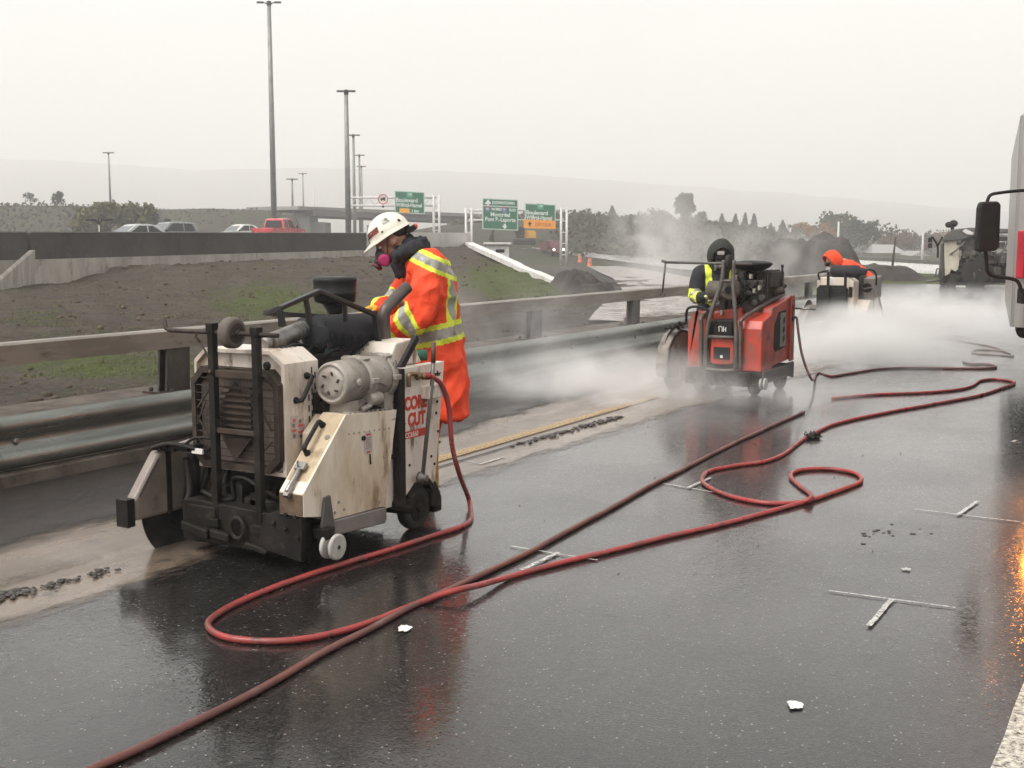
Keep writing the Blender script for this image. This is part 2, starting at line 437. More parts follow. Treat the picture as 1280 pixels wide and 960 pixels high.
nt.links.new(bumpn(nt, mth(nt, 'ADD', n_fine, mth(nt, 'MULTIPLY', n_mid, 2.5)), 1.0, .09), b.inputs['Normal'])
ground = structure(g, 'ground', m, recalc=False)
# what grows where
me = ground.data; off = ground.location
GR = [me.attributes.new(n, 'FLOAT', 'POINT') for n in ('grass', 'wet', 'scrub')]
def masks(o, s):
    X, Z = cxz(o, s); px = 640 + F * X / max(Z, 1) if Z > 3 else -9999
    py = YH + F * (CH - T(o, s)) / max(Z, 1) if Z > 3 else 999
    d = (V((o, s)) - L0).dot(LN); gr = 0.12; wt = 0; sb = 0
    if Z > 4 and o < -6.9 and d < .3 and Z < 70:
        gr = .20 + .42 * math.exp(-((px - 335) / 75) ** 2 - ((py - 378) / 26) ** 2) + .36 * math.exp(-((px - 120) / 160) ** 2 - ((py - 455) / 28) ** 2)
        gr += .75 * math.exp(-((px - 655) / 75) ** 2 - ((py - 352) / 22) ** 2) + .2 * math.exp(-((px - 470) / 60) ** 2 - ((py - 410) / 40) ** 2)
        gr += .15 * math.exp(-((px - 60) / 60) ** 2 - ((py - 400) / 18) ** 2)
        gr -= .4 * sstep(365, 395, py) * sstep(560, 640, px)
        wt = .55 * sstep(370, 395, py) * sstep(590, 660, px)
    elif Z > 4 and d >= .3 and Z < 110 and o < -6.9 and px < 1000:
        gr = -.2; wt = .75 if px > 690 else .35
    elif Z > 4 and Z < 110 and px >= 1000: gr = .62; wt = .0
    if Z >= 110: sb = sstep(110, 135, Z); gr = .3 if px > 180 else .1
    return gr, wt, sb
vals = [masks(v.co.x + off.x, v.co.y + off.y) for v in me.vertices]
for k in range(3): GR[k].data.foreach_set('value', [q[k] for q in vals])

# ---------------------------------------------------------------- far hills
hp = [(-900, 215), (-300, 205), (0, 200), (130, 206), (240, 214), (400, 212), (560, 216), (640, 219), (740, 226), (830, 232), (940, 240), (1060, 249), (1180, 260), (1300, 268), (1700, 262), (2400, 255)]
h = MB(); hv = []; cols = 140
for j in range(cols):
    px = lerp(-900, 2400, j / (cols - 1)); y = table(hp, px) + 2.0 * noise.noise(V((px * .02, 1, 0))) + 1.2 * noise.noise(V((px * .07, 5, 0)))
    for Zd, k in ((1100, -.02), (1350, .35), (1620, .72), (1850, 1.0), (2250, .8), (2500, -.02)):
        p = at(px, YH, Zd); p.z = -3 + (CH + (YH - y) * 1850 / F + 3) * k + (3 * noise.noise(V((px * .03, Zd * .01, 2))) if 0 < k < 1 else 0)
        hv.append(p)
hf = [(j * 6 + i, j * 6 + i + 1, (j + 1) * 6 + i + 1, (j + 1) * 6 + i) for j in range(cols - 1) for i in range(5)]
h.add(hv, hf, 0, True)
structure(h, 'hills', mat('wooded_hillside', (.04, .045, .026), .95, 0, (.085, .065, .038), .012, .4, .6), recalc=False)

# ---------------------------------------------------------------- haze
hz = MB(); hz.box(-5200, 5200, -900, 5200, -12, 300)
m = bpy.data.materials.new('haze_air'); m.use_nodes = True; nt = m.node_tree; nt.nodes.clear()
out = N(nt, 'ShaderNodeOutputMaterial'); pv = N(nt, 'ShaderNodeVolumePrincipled')
pv.inputs['Color'].default_value = (.985, .975, .965, 1); pv.inputs['Density'].default_value = HAZE; pv.inputs['Anisotropy'].default_value = .1
nt.links.new(pv.outputs[0], out.inputs['Volume'])
tag(hz.build('haze', m), 'pale grey mist thinning the far hills and trees', None, None, 'stuff')

# ---------------------------------------------------------------- wet road
rd = MB()
rd.poly([(-6.25, -14, 0), (14, -14, 0), (14, 44, 0), (-10.2, 44, 0), (-10.6, 39, 0), (-6.25, 26.2, 0)])
m, nt, b = newmat('wet_asphalt')
vec = coords(nt)
agg = N(nt, 'ShaderNodeTexVoronoi'); agg.inputs['Scale'].default_value = 95; nt.links.new(vec, agg.inputs['Vector'])
agg2 = N(nt, 'ShaderNodeTexVoronoi'); agg2.inputs['Scale'].default_value = 42; nt.links.new(vec, agg2.inputs['Vector'])
sep = N(nt, 'ShaderNodeSeparateColor'); nt.links.new(agg.outputs['Color'], sep.inputs[0])
sep2 = N(nt, 'ShaderNodeSeparateColor'); nt.links.new(agg2.outputs['Color'], sep2.inputs[0])
nb = noi(nt, vec, .9, 5, .6); nl = noi(nt, coords(nt, (1, .22, 1)), 1.3, 5, .6); nf = noi(nt, vec, 260, 3, .6)
base = mixc(nt, ramp(nt, nb, .35, .68), (.007, .0065, .006), (.012, .011, .0103))
base = mixc(nt, ramp(nt, sep.outputs[0], .55, 1.0, 0, .5), base, (.045, .041, .038))
chip = mth(nt, 'MULTIPLY', mth(nt, 'GREATER_THAN', sep.outputs[1], .968), mth(nt, 'LESS_THAN', mth(nt, 'ADD', agg.outputs['Distance'], mth(nt, 'MULTIPLY', nf, .25)), .46))
base = mixc(nt, chip, base, (.30, .28, .26))
base = mixc(nt, ramp(nt, sep2.outputs[2], .93, .99), base, (.012, .011, .011))
nt.links.new(base, b.inputs['Base Color'])
rg = mth(nt, 'ADD', ramp(nt, nl, .36, .66, .26, .40), ramp(nt, nb, .3, .7, -.04, .04))
nt.links.new(rg, b.inputs['Roughness']); b.inputs['IOR'].default_value = 1.45
b.inputs['Specular IOR Level'].default_value = .12
b.inputs['Coat IOR'].default_value = 1.52; nt.links.new(ramp(nt, nb, .3, .6, .75, 1.0), b.inputs['Coat Weight']); nt.links.new(ramp(nt, nl, .36, .66, .02, .075), b.inputs['Coat Roughness'])
stone = mth(nt, 'MULTIPLY', ramp(nt, sep.outputs[2], .55, .9), mth(nt, 'SUBTRACT', 1.0, agg.outputs['Distance']))
hc_ = mth(nt, 'ADD', mth(nt, 'MULTIPLY', stone, 1.1), mth(nt, 'ADD', mth(nt, 'MULTIPLY', noi(nt, coords(nt, (1, 1, 1)), 17, 3), .9), mth(nt, 'MULTIPLY', noi(nt, vec, 85, 3), .35)))
nt.links.new(bumpn(nt, hc_, .12, .006), b.inputs['Coat Normal'])
hgt = mth(nt, 'ADD', mth(nt, 'MULTIPLY', agg.outputs['Distance'], .8), mth(nt, 'ADD', mth(nt, 'MULTIPLY', nf, .35), mth(nt, 'MULTIPLY', noi(nt, vec, 26, 3), .5)))
nt.links.new(bumpn(nt, hgt, .34, .006), b.inputs['Normal'])
structure(rd, 'road', m)
# wet stone slurry along the cut, feathering out over the asphalt
def wavy(pts, z, amp=.05, sc_=1.7, k=10, seed=0):
    q = spline([(p[0], p[1], z) for p in pts], k)
    return [V((p.x + amp * noise.noise(V((p.y * sc_, p.x * sc_, seed))), p.y, z)) for p in q]
m_sl, nt, b = newmat('wet_stone_slurry')
vec = coords(nt); n1 = noi(nt, coords(nt, (2.2, .35, 1)), 1.6, 6, .6); n2 = noi(nt, vec, 30, 5, .65); n3 = noi(nt, vec, 4.5, 6, .62)
cc = mixc(nt, ramp(nt, n1, .32, .66), (.20, .152, .112), (.115, .088, .067)); cc = mixc(nt, ramp(nt, n3, .55, .72), cc, (.05, .042, .036))
cc = mixc(nt, ramp(nt, n2, .58, .74, 0, .35), cc, (.06, .05, .045))
nt.links.new(cc, b.inputs['Base Color']); nt.links.new(ramp(nt, n1, .3, .7, .22, .36), b.inputs['Roughness']); b.inputs['IOR'].default_value = 1.36
b.inputs['Coat Weight'].default_value = .55; b.inputs['Coat Roughness'].default_value = .16; b.inputs['Coat IOR'].default_value = 1.36
nt.links.new(bumpn(nt, mth(nt, 'ADD', n2, mth(nt, 'MULTIPLY', n3, 1.5)), .16, .005), b.inputs['Normal'])
def strip(mb, left, right, mi=0):
    n = min(len(left), len(right))
    mb.add(left[:n] + right[:n], [(i, i + 1, n + i + 1, n + i) for i in range(n - 1)], mi)
def feathered(name, y0, y1, left, right, soft_l, soft_r, z, m, cols=14, dy=.2):
    """thin sheet whose rims thin out: attribute 'cover' falls to 0 over soft_l / soft_r metres"""
    mb = MB(); rows = int((y1 - y0) / dy); vs = []; cv = []
    for i in range(rows + 1):
        y = y0 + i * dy; l = left(y); r = right(y)
        for j in range(cols + 1):
            t = j / cols; t = 1 - (1 - t) ** 1.6; x = lerp(l, r, t); vs.append((x, y, z))
            cv.append(min(1, (x - l) / soft_l if soft_l else 1, (r - x) / soft_r if soft_r else 1, (y - y0) / .6, (y1 - y) / .6))
    mb.add(vs, [(i * (cols + 1) + j, i * (cols + 1) + j + 1, (i + 1) * (cols + 1) + j + 1, (i + 1) * (cols + 1) + j) for i in range(rows) for j in range(cols)])
    o = structure(mb, name, m); at_ = o.data.attributes.new('cover', 'FLOAT', 'POINT')
    key = {(round(p[0], 4), round(p[1], 4)): c for p, c in zip(vs, cv)}; lx, ly = o.location.x, o.location.y
    at_.data.foreach_set('value', [key.get((round(v.co.x + lx, 4), round(v.co.y + ly, 4)), .5) for v in o.data.vertices]); return o
def make_feather(m, sc_=5, lo=.22, hi=.5, amp=1.0):
    nt = m.node_tree; b = nt.nodes['Principled BSDF']; out = nt.nodes['Material Output']; a = N(nt, 'ShaderNodeAttribute', attribute_name='cover'); tr_ = N(nt, 'ShaderNodeBsdfTransparent'); mx_ = N(nt, 'ShaderNodeMixShader')
    n = noi(nt, coords(nt, (1.6, .5, 1)), sc_, 8, .68); f = ramp(nt, mth(nt, 'ADD', a.outputs['Fac'], mth(nt, 'MULTIPLY', mth(nt, 'SUBTRACT', n, .5), amp)), lo, hi)
    nt.links.new(f, mx_.inputs[0]); nt.links.new(tr_.outputs[0], mx_.inputs[1]); nt.links.new(b.outputs[0], mx_.inputs[2]); nt.links.new(mx_.outputs[0], out.inputs['Surface'])
make_feather(m_sl)
rt_ = [(0, -3.82), (3, -3.84), (6, -3.82), (9, -3.78), (12, -3.7), (15, -3.55), (18, -3.4), (30, -3.2)]
feathered('slurry_film', 0, 30, lambda y: -5.75, lambda y: table(rt_, y) + .08 * noise.noise(V((y * 1.1, 0, 0))), .6, .5, .004, m_sl)
m_sh = mat('dark_gritty_shoulder', (.028, .022, .018), .38, 0, (.017, .014, .012), 2.6, .35, .65, ((.055, .045, .037), 9, .55, .75), .5, 55, (1, .5, 1))
make_feather(m_sh, 4)
feathered('gritty_shoulder', 0, 26, lambda y: -6.24, lambda y: -4.78 + .2 * sstep(6, 12, y) * -1 + .16 * noise.noise(V((y * 1.1, 4, 0))), 0, .6, .008, m_sh)
# painted lines
def paint(name, col, thr=(.42, .62), wear=(.06, .052, .046), rough=.35):
    m, nt, b = newmat(name); vec = coords(nt)
    n = noi(nt, vec, 48, 8, .75)
    nt.links.new(mixc(nt, ramp(nt, n, thr[0] - .12, thr[1] - .05), col, wear), b.inputs['Base Color']); b.inputs['Roughness'].default_value = rough
    tr_ = N(nt, 'ShaderNodeBsdfTransparent'); mx_ = N(nt, 'ShaderNodeMixShader'); nt.links.new(ramp(nt, n, thr[0] + .02, thr[1]), mx_.inputs[0]); nt.links.new(b.outputs[0], mx_.inputs[1]); nt.links.new(tr_.outputs[0], mx_.inputs[2]); nt.links.new(mx_.outputs[0], nt.nodes['Material Output'].inputs['Surface'])
    return m
m_yel = paint('worn_yellow_paint', (.55, .33, .085), (.47, .66), (.15, .115, .075))
m_yelf = paint('slurried_yellow_paint', (.24, .17, .09), (.36, .54), (.13, .105, .082))
m_wht = paint('worn_white_paint', (.66, .62, .52), (.52, .66), (.11, .10, .09))
m_mark = paint('survey_spray_paint', (.66, .64, .60), (.51, .67), (.09, .085, .08))
yl = MB(); strip(yl, wavy([(-4.53, 5.2), (-4.53, 7), (-4.53, 9), (-4.52, 10.6)], .012, .012, 5), wavy([(-4.41, 5.2), (-4.41, 7), (-4.42, 9), (-4.43, 10.6)], .012, .012, 5, 10, 3))
structure(yl, 'yellow_line', m_yel)
yl = MB(); strip(yl, wavy([(-4.55, 2.0), (-4.55, 3), (-4.55, 3.8)], .012, .02, 5), wavy([(-4.43, 2.0), (-4.43, 3), (-4.43, 3.8)], .012, .02, 5, 10, 3))
structure(yl, 'faded_yellow_line', m_yelf)
yl = MB(); strip(yl, wavy([(-5.86, 12.6), (-5.85, 13.6), (-5.83, 14.8)], .012, .015, 5), wavy([(-5.74, 12.6), (-5.73, 13.6), (-5.72, 14.8)], .012, .015, 5, 10, 3))
structure(yl, 'shoulder_yellow_dash', m_yelf)
wl = MB(); strip(wl, wavy([(-.43, -6), (-.43, 2), (-.43, 12), (-.43, 30)], .006, .008, 4, 40), wavy([(-.30, -6), (-.30, 2), (-.30, 12), (-.30, 30)], .006, .008, 4, 40, 3))
structure(wl, 'edge_line', m_wht)
def stroke(mb, pts, wd, z=.007):
    P = [gz(x, y, z) for x, y in pts]
    for a, b_ in zip(P, P[1:]):
        t = (b_ - a).normalized(); sd = V((-t.y, t.x, 0)) * wd / 2; k = max(2, int((b_ - a).length / .03)); l = []; r = []
        for i in range(k + 1):
            p = a.lerp(b_, i / k); jit = 1 + .55 * noise.noise(p * 45)
            l.append(p + sd * jit); r.append(p - sd * (2 - jit))
        strip(mb, l, r)
for pts in ([[(1036, 738), (1194, 759)], [(1086, 782), (1115, 748)]], [[(1143, 636), (1275, 652)], [(1198, 643), (1222, 626)]],
            [[(637, 682), (747, 700)], [(652, 712), (698, 690)]], [[(829, 604), (892, 615)], [(860, 609), (888, 597)]], [[(1262, 552), (1278, 553)], [(1266, 552), (1270, 550)]],
            [[(574, 574), (602, 580)], [(600, 580), (630, 571)]]):
    tm = MB(); stroke(tm, pts[0], .012, .007); stroke(tm, pts[1], .022, .0095)
    structure(tm, 'survey_mark', m_mark)
m_spot = paint('white_paint_spill', (.66, .65, .62), (.70, .85), (.4, .39, .37), .6)
def splat(px, py, rx, ry, name, m, z=.007, seed=1, n=26, spike=.5):
    c = gz(px, py, z); mb = MB(); pts = []
    for i in range(n):
        a = 2 * math.pi * i / n; k = 1 + spike * noise.noise(V((math.cos(a) * 2, math.sin(a) * 2, seed)))
        pts.append(c + RT * (math.cos(a) * rx * k) + FH * (math.sin(a) * ry * k))
    mb.poly(pts); structure(mb, name, m)
splat(506, 785, .026, .038, 'paint_spot', m_spot, seed=2); splat(995, 881, .026, .034, 'paint_spot', m_spot, seed=5, spike=.8)
splat(1133, 711, .02, .02, 'paint_spot', m_mark, seed=7)
# saw kerf and mud clods lying along it
kf = MB(); strip(kf, wavy([(-4.315, 5.6), (-4.315, 7.2), (-4.31, 8.2)], .0105, .004, 3), wavy([(-4.295, 5.6), (-4.295, 7.2), (-4.29, 8.2)], .0105, .004, 3))
structure(kf, 'saw_cut', mat('dark_kerf', (.012, .011, .010), .6))
cl = MB(); r2 = random.Random(3)
def clods(px0, py0, px1, py1, n, sz, wob=.05):
    a = gz(px0, py0); b_ = gz(px1, py1)
    for i in range(n):
        t = r2.random(); p = a.lerp(b_, t) + V((r2.gauss(0, wob * .5), r2.gauss(0, wob), 0))
        dn = noise.noise(V((t * 7, px0, 0)))
        if dn < -.02: continue
        s_ = sz * r2.uniform(.35, 1) * (1 + dn)
        cl.ell((p.x, p.y, .012), (s_ * r2.uniform(.7, 1.3), s_ * r2.uniform(.8, 1.6), s_ * r2.uniform(.25, .5)), 7, 5, 0, Matrix.Rotation(r2.uniform(0, 3), 3, 'Z'))
clods(0, 752, 150, 712, 150, .014, .045); clods(652, 557, 770, 523, 170, .021, .06); clods(0, 745, 30, 738, 30, .02, .04)
for i in range(60):
    p = gz(r2.uniform(560, 1180), r2.uniform(500, 720)); s_ = r2.uniform(.002, .006); cl.ell((p.x, p.y, .004), (s_, s_, s_ * .6), 6, 4)
for i in range(16):
    p = gz(r2.gauss(1115, 26), r2.gauss(665, 7)); s_ = r2.uniform(.003, .010); cl.ell((p.x, p.y, .002), (s_ * 1.6, s_ * 2.2, s_ * .18), 7, 4)
tag(cl.build('mud_clods', mat('wet_mud', (.028, .022, .018), .45, 0, (.05, .04, .032), 40)), 'crumbs of dark mud scattered along the saw cut', None, None, 'stuff')

# ---------------------------------------------------------------- muddy water, lower ramp
m_water, nt, b = newmat('muddy_wet_gravel')
vec = coords(nt, (1, 1, 1)); n1 = noi(nt, vec, 2.4, 7, .7); n2 = noi(nt, coords(nt, (1, .5, 1)), .9, 6, .65)
nt.links.new(mixc(nt, ramp(nt, n1, .45, .66), (.24, .205, .175), (.09, .075, .065)), b.inputs['Base Color']); nt.links.new(ramp(nt, n1, .4, .65, .12, .55), b.inputs['Roughness'])
nt.links.new(bumpn(nt, n1, .5, .03), b.inputs['Normal'])
def sheet(name, edge, z, m, dz=None):
    mb = MB(); n = len(edge[0])
    strip(mb, [gz(x, y, z) for x, y in edge[0]], [gz(x, y, z) for x, y in edge[1]]); return structure(mb, name, m)
mw = MB()
rows = [(326, 735, 776), (330, 742, 800), (336, 752, 838), (342, 766, 868), (350, 775, 905), (358, 778, 930), (368, 776, 945), (380, 768, 950), (392, 764, 955), (404, 752, 960), (416, 742, 968), (428, 735, 975)]
for k, z in ((0, .07),):
    l = [gz(a, y, z if y > 345 else lerp(-.3, z, sstep(326, 345, y))) for y, a, b_ in rows]; r_ = [gz(b_, y, z if y > 345 else lerp(-.3, z, sstep(326, 345, y))) for y, a, b_ in rows]
    n = len(rows); vs = []; K = 12
    for i in range(n):
        for j in range(K + 1):
            p = l[i].lerp(r_[i], j / K); p.z = (T(p.x, p.y) if p.x < -6.9 else -.08) + .05 + .02 * fbm(p.x, p.y, 1.2, 3); vs.append(p)
    mw.add(vs, [(i * (K + 1) + j, i * (K + 1) + j + 1, (i + 1) * (K + 1) + j + 1, (i + 1) * (K + 1) + j) for i in range(n - 1) for j in range(K)], 0, True)
structure(mw, 'muddy_water', m_water)
m_ramp = mat('wet_pale_ramp_asphalt', (.16, .15, .14), .25, 0, (.10, .095, .09), .4, .4, .65)
rp = MB(); rows = [(640, 307, 310), (690, 313, 317), (740, 317, 323), (800, 323, 331), (850, 328, 338), (900, 331, 343), (960, 334, 347)]
def zr(y): return T(*hit(760, y).xy) + .25
l = [hit(x, a) + V((0, 0, .12)) for x, a, b_ in rows]; r_ = [hit(x, b_) + V((0, 0, .10)) for x, a, b_ in rows]
strip(rp, l, r_); structure(rp, 'ramp_road', m_ramp)
ur = MB(); bd = V((-.1425, .9898, 0)).normalized(); bn = V((-.9898, -.1425, 0)); b0 = V((-25.5, 19.9, .60))
strip(ur, [b0 + bd * t + bn * 3 + V((0, 0, .015 * max(0, t - 2))) for t in range(-20, 27, 2)], [b0 + bd * (t * 2 + 40) + bn * 42 + V((0, 0, .015 * max(0, t * 2 + 38))) for t in range(-20, 27, 2)])
structure(ur, 'upper_road', mat('grey_asphalt', (.06, .058, .055), .5, 0, (.045, .043, .041), 2))

# ---------------------------------------------------------------- bridge kerb, rail and W-beam
kb = MB(); kb.prism([(-7.25, -.05), (-7.25, .33), (-7.2, .355), (-6.56, .355), (-6.52, .33), (-6.5, .09), (-6.22, .085), (-6.20, -.05)], 'y', -4, 26.5)
structure(kb, 'kerb', mat('wet_dark_concrete', (.125, .105, .086), .8, 0, (.07, .058, .048), 3, .4, .65, ((.035, .029, .024), 5, .46, .70), .4, 40, spec=.15), bevel=.01)
tr = thing('bridge_rail', (-6.75, 12, .355), 'long grey steel bridge rail on wide dark posts along the kerb', 'railing')
mb = MB(); mb.prism([(-6.83, .70), (-6.83, .83), (-6.80, .842), (-6.70, .842), (-6.67, .83), (-6.67, .70)], 'y', -2, 18.0); mb.prism([(-6.83, .70), (-6.83, .83), (-6.80, .842), (-6.70, .842), (-6.67, .83), (-6.67, .70)], 'y', 18.012, 26.4)
M_railtop = mat('weathered_rail_steel', (.26, .235, .2), .45, .45, (.19, .165, .135), 3, .4, .62, ((.11, .085, .065), 7, .58, .75), .1, 90, (2, .5, 2))
mb.build('top_rail', M_railtop, tr)
M_post = mat('stained_post_steel', (.085, .075, .065), .45, .4, (.05, .042, .036), 4, .4, .62, ((.16, .14, .12), 9, .6, .75), .15, 70)
for k in range(-1, 8):
    s_ = 6.5 + 2.84 * k; mb = MB()
    mb.prism([(s_ - .125, .37), (s_ + .115, .37), (s_ + .125, .70), (s_ - .10, .70)], 'x', -6.79, -6.77); mb.prism([(s_ - .125, .37), (s_ + .115, .37), (s_ + .125, .70), (s_ - .10, .70)], 'x', -6.71, -6.69)
    mb.box(-6.77, -6.71, s_ - .012, s_ + .012, .37, .70)
    po = mb.build('post', M_post, tr)
    bp_ = MB(); bp_.box(-6.90, -6.60, s_ - .17, s_ + .17, .352, .372); mb = bp_
    for a in (-.11, .11):
        for b_ in (-.12, .12): mb.cyl((-6.75 + a, s_ + b_, .37), (-6.75 + a, s_ + b_, .40), .016, 8)
    mb.build('base_plate', M_rust, po)
wb = thing('w_beam_guardrail', (-6.3, 12, .0), 'low galvanised corrugated crash barrier in front of the bridge kerb', 'guardrail')
prof = [(-6.335, .425), (-6.31, .432), (-6.285, .42), (-6.262, .385), (-6.262, .355), (-6.285, .325), (-6.33, .292), (-6.335, .265), (-6.33, .238), (-6.285, .205), (-6.262, .175), (-6.262, .145), (-6.285, .11), (-6.31, .098), (-6.335, .105)]
y0 = -3.0
while y0 < 22.5:
    y1 = y0 + 3.9; mb = MB(); k = len(prof); d = .004 if int(y0 / 3.81) % 2 else 0
    vs = [(x + d, y, z) for y in (y0, y1) for x, z in prof] + [(x + d - .006, y, z) for y in (y0, y1) for x, z in prof]
    fs = [(i, i + 1, k + i + 1, k + i) for i in range(k - 1)] + [(2 * k + i, 2 * k + i + 1, 3 * k + i + 1, 3 * k + i) for i in range(k - 1)]
    mb.add(vs, fs, 0, True); bo = mb.build('beam', M_galv, wb, recalc=False)
    for yb in (y0 + .15, y0 + 1.95): mb = MB(); mb.lathe((-6.333, yb, .265), (1, 0, 0), [(0, .024), (.012, .024), (.022, .014)], 10); mb.build('bolt', M_steel, bo)
    y0 += 3.81
for k in range(-1, 11):
    mb = MB(); mb.box(-6.46, -6.345, 6.2 + 1.9 * k - .05, 6.2 + 1.9 * k + .05, .06, .40); mb.build('post', M_post, wb)

# ---------------------------------------------------------------- upper road barrier, wing wall, coping, cabinet
M_bdark = mat('dark_weathered_concrete', (.066, .06, .053), .8, 0, (.05, .045, .04), 1.2, .4, .65, ((.085, .077, .068), 4, .55, .75), .2, 30)
cb = thing('concrete_barrier', tuple(b0), 'long dark grey concrete barrier with pale footing along the upper road', 'barrier')
def bpt(t, off_, z): p = b0 + bd * t + bn * off_; return V((p.x, p.y, z))
def tz(t): return 1.753 + .005 * t
def bz(t): return 1.054 + .007 * t
def wall_piece(mb, t0, t1, oa, ob_, za, zb, n=6):
    vs = []
    for i in range(n + 1):
        t = lerp(t0, t1, i / n); vs += [bpt(t, oa, za(t)), bpt(t, oa, zb(t)), bpt(t, ob_, zb(t)), bpt(t, ob_, za(t))]
    fs = [(0, 1, 2, 3), tuple(n * 4 + j for j in (3, 2, 1, 0))]
    for i in range(n):
        for j in range(4): fs.append((i * 4 + j, i * 4 + (j + 1) % 4, i * 4 + 4 + (j + 1) % 4, i * 4 + 4 + j))
    mb.add(vs, fs)
for t0, t1 in ((-14, -.04), (.06, 6), (6.02, 11), (11.02, 17.5)):
    mb = MB(); wall_piece(mb, t0, t1, .02, .30, bz, lambda t: tz(t) - .03); mb.build('panel', M_bdark, cb, bevel=.01)
    mb = MB(); wall_piece(mb, t0, t1, .0, .32, lambda t: tz(t) - .03, tz); mb.build('coping', mat('pale_concrete_cap', (.23, .22, .2), .8), cb)
mb = MB(); wall_piece(mb, -14, 17.5, -.06, .34, lambda t: .1, lambda t: bz(t) - .003, 12); mb.build('footing', mat('pale_streaked_concrete', (.42, .39, .345), .85, 0, (.31, .285, .25), 2, .4, .62, ((.17, .15, .13), 5, .56, .72), .2, 40, (1, 1, .3)), cb)
c2 = MB(); wall_piece(c2, 17.55, 27.5, 0, .32, lambda t: .2, lambda t: tz(t) + .02)
tag(c2.build('concrete_barrier', mat('pale_new_concrete', (.55, .53, .5), .8, 0, (.46, .44, .41), .7)), 'pale concrete barrier continuing beyond the worker in the hard hat', 'barrier')
ww = MB()
q = [at(-70, 405, 22.5), at(-70, 470, 22.5), at(37, 385, 29.2), at(37, 312, 29.2)]
q2 = [p + FH * .35 for p in q]
ww.add(q + q2, [(0, 1, 2, 3), (7, 6, 5, 4), (0, 3, 7, 4), (1, 5, 6, 2), (0, 4, 5, 1), (3, 2, 6, 7)])
tag(ww.build('wing_wall', mat('pale_streaked_concrete', (.4,) * 3), bevel=.02), 'pale concrete wing wall at the left end of the dark barrier', 'wall')
cw = MB(); ca = at(586, 303, 55); cb_ = at(716, 359, 26.5); vs = []
nn = 24
for i in range(nn + 1):
    p = ca.lerp(cb_, i / nn); sd = V((LN.x, LN.y, 0)); wd = lerp(.40, .22, i / nn); jz = .02 * noise.noise(V((i, 0, 0)))
    if 15 < i < 19: jz -= .03
    vs += [p - sd * wd / 2 + V((0, 0, jz)), p + sd * wd / 2 + V((0, 0, jz)), p + sd * wd / 2 + V((0, 0, -.16)), p - sd * wd / 2 + V((0, 0, -.16))]
cw.add(vs, [(0, 1, 2, 3), tuple(nn * 4 + j for j in (3, 2, 1, 0))] + [(i * 4 + j, i * 4 + (j + 1) % 4, i * 4 + 4 + (j + 1) % 4, i * 4 + 4 + j) for i in range(nn) for j in range(4)])
tag(cw.build('coping_wall', mat('white_concrete', (.66, .64, .60), .8, 0, (.5, .48, .44), 1.5)), 'white sloping coping down the end of the grassy bank', 'wall')
cp = at(622, 322, 55); cp.z = T(cp.x, cp.y)
cab = thing('utility_cabinet', tuple(cp), 'white metal roadside cabinet with a flat overhanging lid', 'cabinet')
def obx(mb, c, hx, hy, z0, z1, mi=0): mb.obox(c + V((0, 0, (z0 + z1) / 2 - c.z)), RT * hx, FH * hy, V((0, 0, (z1 - z0) / 2)), mi)
mb = MB(); obx(mb, cp, .53, .5, cp.z - .2, 1.36); mb.build('body', mat('white_painted_metal', (.72, .71, .68), .5), cab, bevel=.01)
mb = MB(); obx(mb, cp - FH * .03, .64, .65, 1.362, 1.46); mb.build('lid', mat('pale_lid', (.6, .58, .55), .6), cab, bevel=.02)
mb = MB(); obx(mb, cp - FH * .51 + RT * .12, .2, .008, 1.0, 1.15); mb.build('label_plate', M_dark, cab)
# ---------------------------------------------------------------- trees
def leafmat(name, a, b_, tr=.0):
    m, nt, b = newmat(name); vec = coords(nt); n = noi(nt, vec, .9, 4, .6); n2 = noi(nt, vec, 6, 3)
    c = mixc(nt, ramp(nt, n, .38, .62), a, b_); c = mixc(nt, ramp(nt, n2, .5, .8, 0, .6), c, tuple(x * .5 for x in a))
    nt.links.new(c, b.inputs['Base Color']); b.inputs['Roughness'].default_value = .8; return m
L_dark = leafmat('dark_evergreen_leaves', (.020, .028, .018), (.035, .042, .022))
L_green = leafmat('dull_green_leaves', (.045, .055, .022), (.075, .082, .03))
L_olive = leafmat('olive_leaves', (.085, .088, .030), (.13, .125, .04))
L_orange = leafmat('orange_autumn_leaves', (.19, .085, .025), (.26, .13, .04))
L_rust = leafmat('rusty_autumn_leaves', (.12, .06, .035), (.16, .075, .04))
L_pink = leafmat('pink_autumn_leaves', (.30, .085, .06), (.36, .12, .08))
M_bark = mat('grey_bark', (.07, .058, .048), .9, 0, (.045, .038, .032), 6)
